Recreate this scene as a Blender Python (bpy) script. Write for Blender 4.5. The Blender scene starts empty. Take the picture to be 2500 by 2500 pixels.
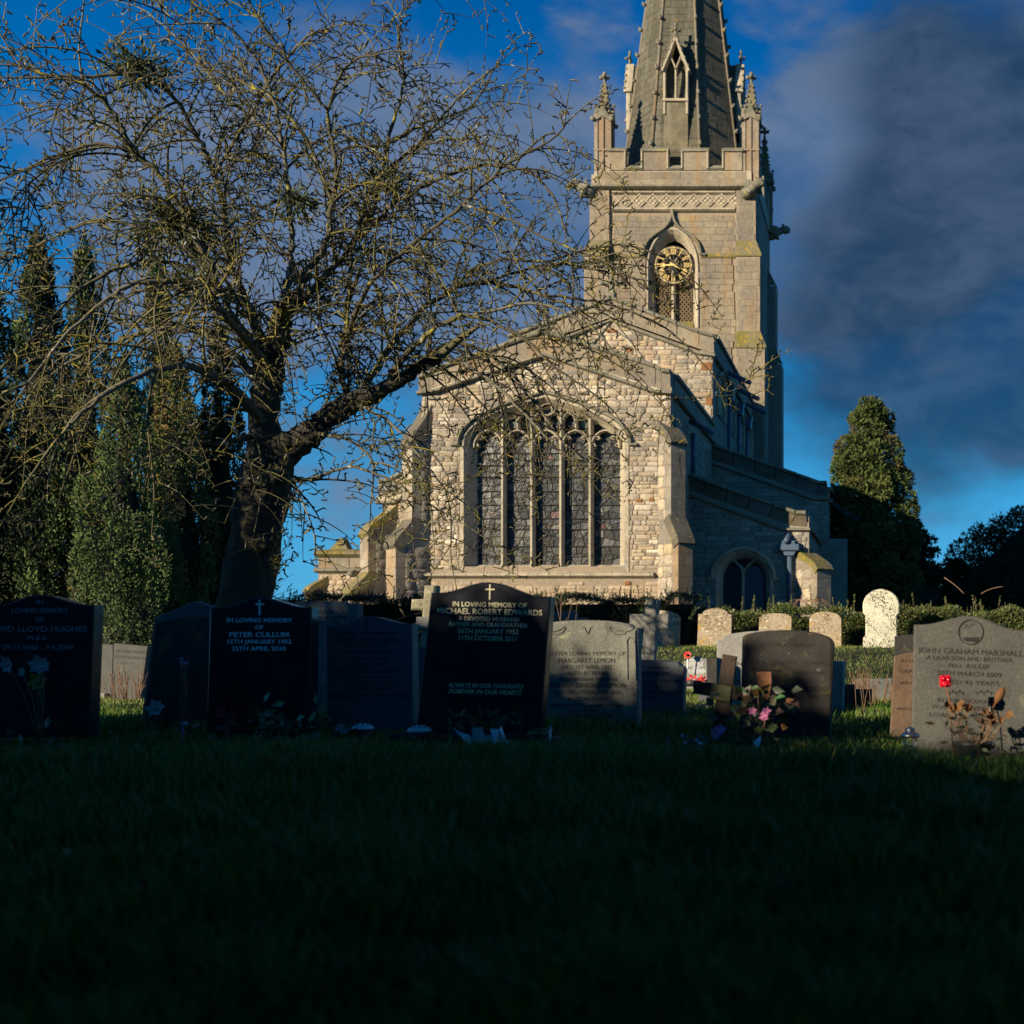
import bpy, bmesh, math, random
import numpy as np
from mathutils import Vector, Matrix, Quaternion
R = random.Random(7)
NR = np.random.default_rng(11)
PI = math.pi
C = bpy.context.scene.collection

# ------------------------------------------------------------------ camera
# The photograph is a crop of a level, lens-shifted view: principal point off to the lower right.
F, XP, YH, CZ = 3000.0, 2170.0, 1590.0, 0.5
SKYK = 9.
SUN_AZ, SUN_EL = math.radians(40), math.radians(16)
cam_d = bpy.data.cameras.new('camera')
cam = bpy.data.objects.new('camera', cam_d); C.objects.link(cam)
cam.location = (0, 0, CZ); cam.rotation_euler = (PI/2, 0, 0)
cam_d.sensor_width = 36; cam_d.sensor_fit = 'HORIZONTAL'; cam_d.lens = 36*F/2500
cam_d.shift_x = -(XP-1250)/2500; cam_d.shift_y = (YH-1250)/2500
cam_d.clip_start = 0.05; cam_d.clip_end = 4000
cam_d.dof.use_dof = True; cam_d.dof.focus_distance = 12; cam_d.dof.aperture_fstop = 3.2
S_ = bpy.context.scene
S_.camera = cam
S_.view_settings.view_transform = 'Standard'; S_.view_settings.look = 'None'
S_.view_settings.gamma = 1; S_.view_settings.exposure = 0.6
S_.view_settings.use_curve_mapping = False
S_.render.engine = 'CYCLES'
S_.cycles.max_bounces = 5; S_.cycles.diffuse_bounces = 3; S_.cycles.glossy_bounces = 3
S_.cycles.transparent_max_bounces = 8
try: S_.cycles.use_denoising = True
except Exception: pass

def P(x, y, D): return Vector(((x-XP)/F*D, D, CZ+(YH-y)/F*D))
def PX(x, D): return (x-XP)/F*D
def PZ(y, D): return CZ+(YH-y)/F*D

# ------------------------------------------------------------------ world
W = bpy.data.worlds.new('World'); S_.world = W; W.use_nodes = True
nt = W.node_tree; nt.nodes.clear()
def nd(t, typ, **kw):
    n = t.nodes.new(typ)
    for k, v in kw.items(): setattr(n, k, v)
    return n
def lk(t, a, b): t.links.new(a, b)
def math_(t, op, a, b=None, c=None, clamp=False):
    n = nd(t, 'ShaderNodeMath', operation=op); n.use_clamp = clamp
    for i, v in enumerate((a, b, c)):
        if v is None: continue
        if isinstance(v, (int, float)): n.inputs[i].default_value = v
        else: lk(t, v, n.inputs[i])
    return n.outputs[0]
def mrange(t, v, a, b, c=0., d=1., smooth=True):
    n = nd(t, 'ShaderNodeMapRange'); n.interpolation_type = 'SMOOTHSTEP' if smooth else 'LINEAR'
    n.clamp = True
    lk(t, v, n.inputs[0])
    for i, q in enumerate((a, b, c, d)): n.inputs[i+1].default_value = q
    return n.outputs[0]
def mixc(t, fac, a, b, mode='MIX'):
    n = nd(t, 'ShaderNodeMix', data_type='RGBA', blend_type=mode)
    if isinstance(fac, (int, float)): n.inputs[0].default_value = fac
    else: lk(t, fac, n.inputs[0])
    for i, v in ((6, a), (7, b)):
        if isinstance(v, tuple): n.inputs[i].default_value = (*v[:3], 1)
        else: lk(t, v, n.inputs[i])
    return n.outputs[2]
def noise_(t, vec, scale, detail=4, rough=.55, dist=0.):
    n = nd(t, 'ShaderNodeTexNoise'); n.inputs['Scale'].default_value = scale
    n.inputs['Detail'].default_value = detail; n.inputs['Roughness'].default_value = rough
    n.inputs['Distortion'].default_value = dist
    if vec is not None: lk(t, vec, n.inputs['Vector'])
    return n
sky = nd(nt, 'ShaderNodeTexSky', sky_type='NISHITA'); sky.sun_disc = False
sky.sun_elevation = SUN_EL; sky.sun_rotation = PI+SUN_AZ
sky.altitude = 60; sky.air_density = 1.0; sky.dust_density = 0.4; sky.ozone_density = 2.0
hs = nd(nt, 'ShaderNodeHueSaturation'); hs.inputs['Saturation'].default_value = 1.45
hs.inputs['Hue'].default_value = 0.5; hs.inputs['Value'].default_value = 1.0
lk(nt, sky.outputs[0], hs.inputs['Color'])
tc = nd(nt, 'ShaderNodeTexCoord'); gen = tc.outputs['Generated']
el = nd(nt, 'ShaderNodeSeparateXYZ'); lk(nt, gen, el.inputs[0])
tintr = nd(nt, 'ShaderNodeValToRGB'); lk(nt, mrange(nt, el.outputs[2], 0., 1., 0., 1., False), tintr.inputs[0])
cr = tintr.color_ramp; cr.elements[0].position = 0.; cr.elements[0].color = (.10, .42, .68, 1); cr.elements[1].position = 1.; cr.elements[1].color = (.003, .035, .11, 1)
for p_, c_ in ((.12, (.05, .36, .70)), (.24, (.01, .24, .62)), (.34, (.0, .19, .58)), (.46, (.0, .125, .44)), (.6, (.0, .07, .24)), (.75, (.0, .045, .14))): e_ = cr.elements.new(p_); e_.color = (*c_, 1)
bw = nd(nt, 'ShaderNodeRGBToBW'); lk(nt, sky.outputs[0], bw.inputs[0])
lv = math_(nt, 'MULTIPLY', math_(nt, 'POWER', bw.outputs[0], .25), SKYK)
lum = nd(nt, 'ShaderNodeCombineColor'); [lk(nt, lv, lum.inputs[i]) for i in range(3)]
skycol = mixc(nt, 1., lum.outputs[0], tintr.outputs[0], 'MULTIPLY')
def dirv(x, y):
    v = Vector(((x-XP)/F, 1, (YH-y)/F)); v.normalize(); return v
def blob(x, y, r, w):
    n = nd(nt, 'ShaderNodeVectorMath', operation='DOT_PRODUCT'); lk(nt, gen, n.inputs[0])
    n.inputs[1].default_value = dirv(x, y)
    return mrange(nt, n.outputs['Value'], math.cos(r), 1.0, 0., w)
def add_all(l):
    s = l[0]
    for q in l[1:]: s = math_(nt, 'ADD', s, q)
    return s
mp = nd(nt, 'ShaderNodeMapping'); lk(nt, gen, mp.inputs[0]); mp.inputs['Scale'].default_value = (1, 1, 1.9)
mp.inputs['Location'].default_value = (.37, .11, .2)
nz = noise_(nt, mp.outputs[0], 5., 9, .56, .35).outputs[0]
nz2 = noise_(nt, mp.outputs[0], 13., 7, .6, .4).outputs[0]
nzs = math_(nt, 'ADD', math_(nt, 'MULTIPLY', math_(nt, 'SUBTRACT', nz, .5), 3.0), math_(nt, 'MULTIPLY', math_(nt, 'SUBTRACT', nz2, .5), 1.5))
CLOUD_L = [(900, 800, .23, .8), (520, 620, .09, .35), (1330, 470, .12, .9), (1130, 640, .13, .5), (200, 520, .10, .45), (2130, 480, .13, 1.0), (1930, 190, .09, .6), (2010, 640, .14, .55),
           (2330, 150, .13, .6), (2420, 380, .14, .7), (1440, 30, .05, .5), (1750, 600, .12, .4), (2300, 640, .12, .4)]
ml = mrange(nt, math_(nt, 'ADD', add_all([blob(*b) for b in CLOUD_L]), nzs), .2, 1.1)
CLOUD_D = [(2400, 790, .2, .95), (2100, 850, .16, .5), (2620, 640, .18, .6), (2560, 40, .16, .8), (2520, 1040, .05, .4), (2300, 270, .10, .4), (2100, 110, .07, .35)]
md = mrange(nt, math_(nt, 'ADD', add_all([blob(*b) for b in CLOUD_D]), math_(nt, 'MULTIPLY', nzs, .55)), .05, 1.15)
cl_col = mixc(nt, mrange(nt, math_(nt, 'ADD', math_(nt, 'MULTIPLY', nz, .6), math_(nt, 'MULTIPLY', nz2, .4)), .38, .66), (.75, 1.6, 3.2), (2.3, 3.0, 4.4))
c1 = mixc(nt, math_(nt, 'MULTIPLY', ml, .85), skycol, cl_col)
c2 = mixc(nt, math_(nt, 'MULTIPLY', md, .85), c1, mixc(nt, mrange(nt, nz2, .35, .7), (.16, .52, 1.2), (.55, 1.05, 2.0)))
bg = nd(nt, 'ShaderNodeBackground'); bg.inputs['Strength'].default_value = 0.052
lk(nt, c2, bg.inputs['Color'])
wo = nd(nt, 'ShaderNodeOutputWorld'); lk(nt, bg.outputs[0], wo.inputs[0])

# ------------------------------------------------------------------ sun
sd = bpy.data.lights.new('sun', 'SUN'); sd.energy = 5.0; sd.angle = math.radians(.5); sd.color = (1, .84, .60)
so = bpy.data.objects.new('sun', sd); C.objects.link(so)
SUNV = Vector((math.sin(SUN_AZ)*math.cos(SUN_EL), math.cos(SUN_AZ)*math.cos(SUN_EL), -math.sin(SUN_EL)))
so.rotation_euler = SUNV.to_track_quat('-Z', 'Y').to_euler(); so.location = (-12, -14, 8)

# ------------------------------------------------------------------ materials
def mat(name, col=(.5, .5, .5), rough=.8, tint=False, mott=None, spots=(), bump=0., bscale=30., metal=0., spec=.4, emit=None, mscale=4.,
        streak=None, sub=False, coat=0.):
    """col base colour; tint multiplies in the per-piece colour; mott=(colour, amount) large mottling; spots=[(colour, scale, threshold, softness)]"""
    m = bpy.data.materials.new(name); m.use_nodes = True
    t = m.node_tree; b = t.nodes['Principled BSDF']
    b.inputs['Roughness'].default_value = rough; b.inputs['Metallic'].default_value = metal
    b.inputs['Specular IOR Level'].default_value = spec
    b.inputs['Coat Weight'].default_value = coat
    g = nd(t, 'ShaderNodeNewGeometry').outputs['Position']
    if tint:
        a = nd(t, 'ShaderNodeAttribute'); a.attribute_name = 'tint'
        cur = mixc(t, 1., a.outputs['Color'], tuple(col), 'MULTIPLY')
    else:
        r = nd(t, 'ShaderNodeRGB'); r.outputs[0].default_value = (*col, 1); cur = r.outputs[0]
    if mott:
        n = noise_(t, g, mscale, 6, .6).outputs[0]
        cur = mixc(t, math_(t, 'MULTIPLY', mrange(t, n, .35, .7), mott[1]), cur, tuple(mott[0]))
        n2 = noise_(t, g, mscale*9, 4, .65).outputs[0]
        v = mrange(t, n2, .25, .75, .72, 1.22, False)
        cm = nd(t, 'ShaderNodeCombineColor'); [lk(t, v, cm.inputs[i]) for i in range(3)]
        cur = mixc(t, 1., cur, cm.outputs[0], 'MULTIPLY')
    if streak:
        mpn = nd(t, 'ShaderNodeMapping'); lk(t, g, mpn.inputs[0]); mpn.inputs['Scale'].default_value = (streak[1], streak[1], streak[1]*.15)
        n = noise_(t, mpn.outputs[0], 1., 5, .6).outputs[0]
        cur = mixc(t, math_(t, 'MULTIPLY', mrange(t, n, .48, .72), streak[2]), cur, tuple(streak[0]))
    for sp_ in spots:
        sc, ss, th, sf = sp_[:4]; n = noise_(t, g, ss, 5, .62, .3).outputs[0]; k_ = mrange(t, n, th, th+sf)
        if len(sp_) > 4: k_ = math_(t, 'MULTIPLY', k_, mrange(t, noise_(t, g, sp_[4], 3, .6).outputs[0], sp_[5], sp_[5]+.12))
        cur = mixc(t, k_, cur, tuple(sc))
    lk(t, cur, b.inputs['Base Color'])
    if bump:
        n = noise_(t, g, bscale, 6, .65).outputs[0]
        bn = nd(t, 'ShaderNodeBump'); bn.inputs['Strength'].default_value = bump; bn.inputs['Distance'].default_value = .6/bscale
        lk(t, n, bn.inputs['Height']); lk(t, bn.outputs[0], b.inputs['Normal'])
    return m
M = {}
M['rubble'] = mat('rubble stone', (1, 1, 1), .92, True, ((.24, .22, .19), .6), [((.13, .125, .11), 9, .57, .1), ((.6, .56, .49), 17, .62, .06), ((.09, .085, .07), 40, .63, .05)], 1., 16, mscale=1.1)
M['mortar'] = mat('lime mortar', (.30, .24, .17), .95, False, ((.24, .21, .17), .6), [], .8, 30, mscale=1.3)
M['ashlar'] = mat('ashlar stone', (.74, .72, .68), .9, True, ((.17, .15, .125), .85), [((.14, .125, .105), 5.5, .56, .12, 1.0, .42), ((.46, .43, .37), 26, .66, .05), ((.10, .095, .085), 3.1, .62, .12)], .6, 30, mscale=.7, streak=((.30, .17, .06), 1.3, .6))
M['dress'] = mat('dressed stone', (.47, .41, .30), .88, True, ((.30, .26, .20), .7), [((.17, .16, .14), 8, .6, .1), ((.16, .15, .125), 2.6, .6, .12), ((.56, .53, .46), 21, .64, .05)], .5, 30, mscale=2., streak=((.2, .17, .13), 2.2, .5))
M['coping'] = mat('lichened coping', (.25, .23, .18), .95, True, ((.12, .12, .085), .8), [((.30, .27, .05), 4, .6, .07), ((.5, .5, .45), 13, .66, .05)], .8, 24, mscale=1.5)
M['moss'] = mat('mossy weathering', (.20, .175, .11), .95, False, ((.17, .15, .025), .9), [((.36, .24, .02), 5, .55, .09), ((.06, .07, .02), 6, .62, .1)], 1., 16, mscale=2.)
M['spire'] = mat('spire stone', (.11, .10, .073), .93, True, ((.07, .07, .05), .8), [((.27, .26, .22), 14, .58, .07, 1.1, .45), ((.2, .15, .04), 3.5, .62, .08)], .8, 18, mscale=.9, streak=((.24, .235, .2), 1.6, .5))
M['northstone'] = mat('weathered wall stone', (.30, .27, .22), .92, True, ((.18, .17, .15), .6), [((.42, .41, .38), 10, .66, .06)], .7, 22, mscale=1.2)
M['lead'] = mat('lead sheet', (.13, .14, .15), .55, False, ((.09, .1, .11), .6), metal=.3)
M['pipe'] = mat('blue grey paint', (.06, .10, .155), .45)
M['came'] = mat('lead came', (.012, .012, .012), .8)
M['weather'] = mat('dark weathering slab', (.16, .14, .105), .95, False, ((.09, .085, .06), .8), [((.30, .27, .06), 5, .62, .07), ((.4, .4, .35), 13, .67, .05)], .9, 20, mscale=2.)
M['glass'] = mat('leaded glass', (1, 1, 1), .28, True, spec=.3, bump=.25, bscale=9)
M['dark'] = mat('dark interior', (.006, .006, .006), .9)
M['iron'] = mat('black iron', (.02, .02, .022), .5)
M['gold'] = mat('gilding', (.75, .55, .20), .38, metal=.35)
M['ironstone'] = mat('ironstone block', (.26, .12, .045), .9, False, ((.17, .08, .03), .6), [], .6, 30)
M['lime'] = mat('rendered lime', (.5, .47, .4), .9, bump=.4, bscale=20, mott=((.38, .36, .3), .5))
M['lattice'] = mat('louvre lattice', (.13, .09, .05), .8)
# graveyard
M['black'] = mat('polished black granite', (.015, .018, .025), .2, False, ((.023, .025, .03), .7), [((.05, .05, .045), 25, .72, .05)], .04, 6, spec=.5, mscale=3.)
M['slate'] = mat('blue grey honed stone', (.075, .085, .1), .5, False, ((.055, .065, .08), .6), [((.12, .13, .14), 60, .68, .04)], .1, 90, mscale=8)
M['granite'] = mat('grey granite', (.26, .255, .24), .75, False, ((.18, .18, .165), .7), [((.40, .40, .37), 70, .6, .06), ((.10, .1, .095), 90, .58, .07)], .35, 120, mscale=7)
M['granitedim'] = mat('dimmed grey granite', (.085, .085, .078), .75, False, ((.055, .055, .05), .7), [((.14, .14, .13), 150, .58, .08), ((.045, .045, .042), 170, .56, .08), ((.12, .125, .1), 9, .62, .08)], .35, 150, mscale=7)  # grey granite darkened; vignette dimness is put into the base colour
M['granitelichen'] = mat('lichened grey granite', (.19, .19, .16), .8, False, ((.11, .11, .095), .8), [((.31, .32, .26), 130, .56, .08), ((.08, .08, .075), 150, .54, .08), ((.27, .29, .16), 7, .6, .08), ((.09, .09, .08), 5, .6, .1)], .45, 120, mscale=6)
M['darkgrave'] = mat('dark weathered headstone', (.034, .031, .027), .8, False, ((.016, .016, .016), .7), [((.12, .12, .11), 42, .69, .03), ((.07, .06, .03), 9, .56, .1), ((.16, .155, .14), 11, .68, .04)], .35, 60, mscale=6)
M['framegrave'] = mat('speckled grey headstone', (.10, .105, .105), .85, False, ((.06, .065, .07), .7), [((.24, .26, .26), 38, .66, .05)], .4, 50, mscale=7)
M['lichengrave'] = mat('blue grey lichened headstone', (.13, .14, .135), .9, False, ((.07, .075, .075), .8), [((.30, .32, .31), 30, .6, .08), ((.04, .04, .035), 14, .6, .08)], .5, 50, mscale=6)
M['oldgrave'] = mat('orange lichened limestone', (.40, .33, .24), .95, False, ((.26, .19, .09), .7), [((.45, .27, .04), 13., .5, .08, 2., .44), ((.62, .6, .52), 19, .56, .05, 3., .42), ((.08, .065, .045), 26, .53, .06, 2.5, .4), ((.42, .24, .03), 40, .6, .05)], .9, 30, mscale=3)
M['whitegrave'] = mat('white marble with black lichen', (.62, .60, .46), .8, False, ((.52, .5, .38), .5), [((.06, .045, .03), 34, .51, .03, 2.6, .42), ((.08, .065, .045), 34, .6, .03)], .25, 40, mscale=3)
M['browngrave'] = mat('brown weathered headstone', (.13, .085, .055), .9, False, ((.09, .06, .04), .7), [((.3, .27, .23), 34, .7, .04)], .4, 50, mscale=5)
M['crossstone'] = mat('lichened cross stone', (.30, .28, .2), .95, False, ((.2, .19, .12), .8), [((.42, .40, .26), 22, .58, .08), ((.1, .09, .06), 30, .6, .06)], .8, 45, mscale=8)
M['greycross'] = mat('grey granite cross', (.24, .23, .2), .9, False, ((.15, .145, .13), .8), [((.34, .33, .29), 60, .6, .06)], .6, 70, mscale=8)
M['lgold'] = mat('gold lettering', (.80, .74, .46), .5)
M['lwhite'] = mat('white lettering', (.75, .78, .8), .5)
M['lgrey'] = mat('grey lettering', (.22, .26, .3), .5)
M['lblack'] = mat('black lettering', (.012, .012, .012), .6)
M['wood'] = mat('weathered oak', (.03, .019, .013), .75, False, ((.05, .03, .02), .8), bump=.5, bscale=40, mscale=14, streak=((.03, .02, .012), 30, .7))
M['woodlight'] = mat('varnished wood', (.22, .09, .035), .55, False, ((.2, .08, .03), .7), bump=.3, bscale=40, mscale=12)
M['brass'] = mat('tarnished brass plate', (.12, .12, .06), .45, metal=.3)
M['metal'] = mat('brushed metal', (.45, .46, .48), .35, metal=.9)
M['disc'] = mat('pale painted vase lid', (.55, .6, .66), .4)
M['paper'] = mat('white wrapping paper', (.62, .66, .72), .6)
M['petalwhite'] = mat('white petal', (.26, .28, .28), .6)
M['petalyellow'] = mat('yellow petal', (.25, .18, .02), .6)
M['petalpink'] = mat('pink petal', (.66, .22, .42), .6)
M['petalred'] = mat('red petal', (.5, .02, .02), .6)
M['poppy'] = mat('poppy red', (.62, .04, .03), .6)
M['driedflower'] = mat('dried flower', (.15, .07, .025), .85)
M['redglass'] = mat('red glass rose', (.5, .005, .02), .12, spec=.8)
M['leaf'] = mat('green leaf', (1, 1, 1), .5, True, spec=.5)
M['leafdull'] = mat('conifer foliage', (1, 1, 1), .8, True, spec=.2)
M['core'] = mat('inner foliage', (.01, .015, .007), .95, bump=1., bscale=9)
M['stem'] = mat('dry stems', (.20, .12, .07), .85)
M['bark'] = mat('mossy apple bark', (.04, .036, .03), .95, False, ((.07, .065, .03), .6), [((.11, .11, .10), 7, .62, .08)], 1., 14, mscale=3, streak=((.02, .018, .015), 7, .7))
M['twig'] = mat('lichened twig', (1, 1, 1), .9, True, ((.10, .09, .045), .45), [((.30, .25, .03), 5, .6, .06), ((.34, .34, .31), 9, .62, .06)], .3, 50, mscale=5)
M['treebark'] = mat('conifer bark', (.13, .06, .03), .95, bump=.8, bscale=15)
M['ground'] = mat('turf soil', (.022, .03, .012), .95, False, ((.035, .05, .014), .7), [], .8, 12, mscale=1.3)
M['grass'] = mat('grass blade', (1, 1, 1), .55, True, spec=.35)
M['mistletoe'] = mat('mistletoe leaf', (1, 1, 1), .6, True)

# ------------------------------------------------------------------ builders
def setp(o, label=None, cat=None, group=None, kind=None):
    if label: o['label'] = label
    if cat: o['category'] = cat
    if group: o['group'] = group
    if kind: o['kind'] = kind
    return o
ORG = {}
def thing(name, label, cat, loc, group=None):
    o = bpy.data.objects.new(name, None); C.objects.link(o); o.location = loc; o.empty_display_size = .2
    ORG[o] = Vector(loc); return setp(o, label, cat, group)
def origin(o):
    v = Vector((0, 0, 0))
    while o is not None:
        v = v + Vector(o.location); o = o.parent
    return v
class MB:
    def __init__(s): s.v = []; s.f = []; s.t = []; s.m = []; s.sm = []
    def add(s, vs, fs, tint=(1, 1, 1), mi=0, smooth=False):
        n = len(s.v); s.v += [tuple(q) for q in vs]; s.t += [tint]*len(vs)
        for q in fs: s.f.append(tuple(i+n for i in q)); s.m.append(mi); s.sm.append(smooth)
    def box(s, lo, hi, tint=(1, 1, 1), mi=0, c=0.):
        (x0, y0, z0), (x1, y1, z1) = lo, hi
        if c <= 0:
            vs = [(x0, y0, z0), (x1, y0, z0), (x1, y1, z0), (x0, y1, z0), (x0, y0, z1), (x1, y0, z1), (x1, y1, z1), (x0, y1, z1)]
            fs = [(0, 3, 2, 1), (4, 5, 6, 7), (0, 1, 5, 4), (1, 2, 6, 5), (2, 3, 7, 6), (3, 0, 4, 7)]
            s.add(vs, fs, tint, mi)
        else:
            s.prism([(x0, z0), (x1, z0), (x1, z1), (x0, z1)], y0, y1, c, tint, mi)
    def prism(s, pts, y0, y1, c=0., tint=(1, 1, 1), mi=0, mp=None):
        """outline in (x,z), front y0 < back y1, chamfered front and back rim"""
        n = len(pts); a = sum(pts[i][0]*pts[(i+1) % n][1]-pts[(i+1) % n][0]*pts[i][1] for i in range(n))
        if a < 0: pts = pts[::-1]
        rings = []
        if c > 0: rings.append((inset(pts, c), y0)); rings.append((pts, y0+c))
        else: rings.append((pts, y0))
        if c > 0: rings.append((pts, y1-c)); rings.append((inset(pts, c), y1))
        else: rings.append((pts, y1))
        vs = [(p[0], y, p[1]) for ring, y in rings for p in ring]
        if mp: vs = [mp(q) for q in vs]
        fs = [tuple(range(n))]
        for k in range(len(rings)-1):
            for i in range(n):
                j = (i+1) % n
                fs.append((k*n+i, (k+1)*n+i, (k+1)*n+j, k*n+j))
        fs.append(tuple((len(rings)-1)*n+i for i in range(n))[::-1])
        s.add(vs, fs, tint, mi)
    def tube(s, pts, rad, n=6, tint=(1, 1, 1), mi=0, cap=True, smooth=True, tints=None):
        pts = [Vector(p) for p in pts]
        if isinstance(rad, (int, float)): rad = [rad]*len(pts)
        vs = []; ref = None
        for i, p in enumerate(pts):
            d = (pts[min(i+1, len(pts)-1)]-pts[max(i-1, 0)])
            if d.length < 1e-9: d = Vector((0, 0, 1))
            d.normalize()
            if ref is None: ref = Vector((0, 0, 1)) if abs(d.z) < .9 else Vector((1, 0, 0))
            u = d.cross(ref)
            if u.length < 1e-4: u = d.cross(Vector((.3, .7, .2)))
            u.normalize(); w = d.cross(u); ref = -u.cross(d) if False else ref
            for k in range(n):
                a = 2*PI*k/n
                vs.append(p+(u*math.cos(a)+w*math.sin(a))*rad[i])
        fs = []
        for i in range(len(pts)-1):
            for k in range(n):
                j = (k+1) % n
                fs.append((i*n+k, i*n+j, (i+1)*n+j, (i+1)*n+k))
        if cap:
            fs.append(tuple(range(n))[::-1]); fs.append(tuple((len(pts)-1)*n+k for k in range(n)))
        s.add(vs, fs, tint, mi, smooth)
    def blob(s, c, r, nu=8, nv=5, jit=.15, tint=(1, 1, 1), mi=0, smooth=True):
        if isinstance(r, (int, float)): r = (r, r, r)
        vs = [(c[0], c[1], c[2]-r[2])]
        for j in range(1, nv):
            ph = -PI/2+PI*j/nv
            for i in range(nu):
                th = 2*PI*i/nu; q = 1+R.uniform(-jit, jit)
                vs.append((c[0]+r[0]*q*math.cos(ph)*math.cos(th), c[1]+r[1]*q*math.cos(ph)*math.sin(th), c[2]+r[2]*q*math.sin(ph)))
        vs.append((c[0], c[1], c[2]+r[2])); fs = []
        for i in range(nu): fs.append((0, 1+(i+1) % nu, 1+i))
        for j in range(nv-2):
            for i in range(nu):
                a = 1+j*nu+i; b = 1+j*nu+(i+1) % nu
                fs.append((a, b, b+nu, a+nu))
        o = 1+(nv-2)*nu; L = len(vs)-1
        for i in range(nu): fs.append((o+i, o+(i+1) % nu, L))
        s.add(vs, fs, tint, mi, smooth)
    def lathe(s, prof, c, n=14, tint=(1, 1, 1), mi=0, smooth=True):
        vs = []; fs = []
        for r, z in prof:
            for k in range(n): a = 2*PI*k/n; vs.append((c[0]+r*math.cos(a), c[1]+r*math.sin(a), c[2]+z))
        for i in range(len(prof)-1):
            for k in range(n):
                j = (k+1) % n; fs.append((i*n+k, i*n+j, (i+1)*n+j, (i+1)*n+k))
        fs.append(tuple(range(n))[::-1]); fs.append(tuple((len(prof)-1)*n+k for k in range(n)))
        s.add(vs, fs, tint, mi, smooth)
    def bar(s, pts, w, y0, y1, nose=.35, mp=None, tint=(1, 1, 1), mi=0):
        """moulded bar swept along a 2-D polyline (x,z); narrow nose in front (y0), full width at y1"""
        n = len(pts); vs = []
        for i in range(n):
            a = pts[max(i-1, 0)]; b = pts[min(i+1, n-1)]
            dx, dz = b[0]-a[0], b[1]-a[1]; L = math.hypot(dx, dz) or 1; nx, nz_ = -dz/L, dx/L
            x, z = pts[i]; ym = (y0+y1)/2
            for off, y in ((-w*nose/2, y0), (w*nose/2, y0), (w/2, ym), (w/2, y1), (-w/2, y1), (-w/2, ym)):
                q = (x+nx*off, y, z+nz_*off); vs.append(mp(q) if mp else q)
        fs = []
        for i in range(n-1):
            for k in range(6):
                j = (k+1) % 6; fs.append((i*6+k, i*6+j, (i+1)*6+j, (i+1)*6+k))
        fs.append(tuple(range(6))[::-1]); fs.append(tuple((n-1)*6+k for k in range(6)))
        s.add(vs, fs, tint, mi)
    def build(s, name, mats, parent=None, o=None, label=None, cat=None, group=None, kind=None, loc=None):
        if not s.v: return None
        og = origin(parent) if parent is not None else Vector((0, 0, 0))
        if loc is not None: og = og+Vector(loc)-(origin(parent) if parent is not None and False else Vector((0, 0, 0)))
        me = bpy.data.meshes.new(name)
        me.from_pydata([(a-og.x, b-og.y, c-og.z) for a, b, c in s.v], [], s.f)
        at = me.attributes.new('tint', 'FLOAT_COLOR', 'POINT')
        at.data.foreach_set('color', np.array([(*t, 1) for t in s.t], dtype=np.float32).ravel())
        if not isinstance(mats, (list, tuple)): mats = [mats]
        for m in mats: me.materials.append(M[m] if isinstance(m, str) else m)
        me.polygons.foreach_set('material_index', s.m); me.polygons.foreach_set('use_smooth', s.sm)
        ob = bpy.data.objects.new(name, me); C.objects.link(ob)
        if parent is not None: ob.parent = parent
        if loc is not None: ob.location = loc
        return setp(ob, label, cat, group, kind)
def inset(pts, d):
    n = len(pts); out = []
    for i in range(n):
        p0, p1, p2 = pts[i-1], pts[i], pts[(i+1) % n]
        def nrm(a, b):
            dx, dz = b[0]-a[0], b[1]-a[1]; L = math.hypot(dx, dz) or 1
            return -dz/L, dx/L
        n1 = nrm(p0, p1); n2 = nrm(p1, p2)
        mx, mz = n1[0]+n2[0], n1[1]+n2[1]; L = math.hypot(mx, mz) or 1
        k = d/max(.5, (L/2)); out.append((p1[0]+mx/L*k, p1[1]+mz/L*k))
    return out
def np_mesh(name, v, faces, tint, mats, parent=None, **kw):
    """uniform polygons from numpy arrays (world coordinates)"""
    og = origin(parent) if parent is not None else Vector((0, 0, 0))
    v = v-np.array([og.x, og.y, og.z]); me = bpy.data.meshes.new(name)
    nf, k = faces.shape
    me.vertices.add(len(v)); me.vertices.foreach_set('co', v.astype(np.float32).ravel())
    me.loops.add(nf*k); me.loops.foreach_set('vertex_index', faces.astype(np.int32).ravel())
    me.polygons.add(nf); me.polygons.foreach_set('loop_start', np.arange(0, nf*k, k, dtype=np.int32))
    me.update(calc_edges=True)
    at = me.attributes.new('tint', 'FLOAT_COLOR', 'POINT')
    at.data.foreach_set('color', np.concatenate([tint, np.ones((len(v), 1))], 1).astype(np.float32).ravel())
    me.materials.append(M[mats]); ob = bpy.data.objects.new(name, me); C.objects.link(ob)
    if parent is not None: ob.parent = parent
    return setp(ob, **kw)
def inpoly(p, poly):
    x, y = p; c = False; j = len(poly)-1
    for i in range(len(poly)):
        xi, yi = poly[i]; xj, yj = poly[j]
        if (yi > y) != (yj > y) and x < (xj-xi)*(y-yi)/(yj-yi)+xi: c = not c
        j = i
    return c
def fill2d(outer, holes=()):
    bm = bmesh.new(); es = []
    for loop in [outer]+list(holes):
        vs = [bm.verts.new((p[0], p[1], 0)) for p in loop]
        for i in range(len(vs)): es.append(bm.edges.new((vs[i], vs[(i+1) % len(vs)])))
    bmesh.ops.triangle_fill(bm, use_beauty=True, edges=es)
    bm.verts.index_update(); vs = [(v.co.x, v.co.y) for v in bm.verts]; fs = []
    for f in bm.faces:
        l = [v.index for v in f.verts]
        if f.normal.z < 0: l = l[::-1]
        fs.append(l)
    bm.free(); return vs, fs
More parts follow.
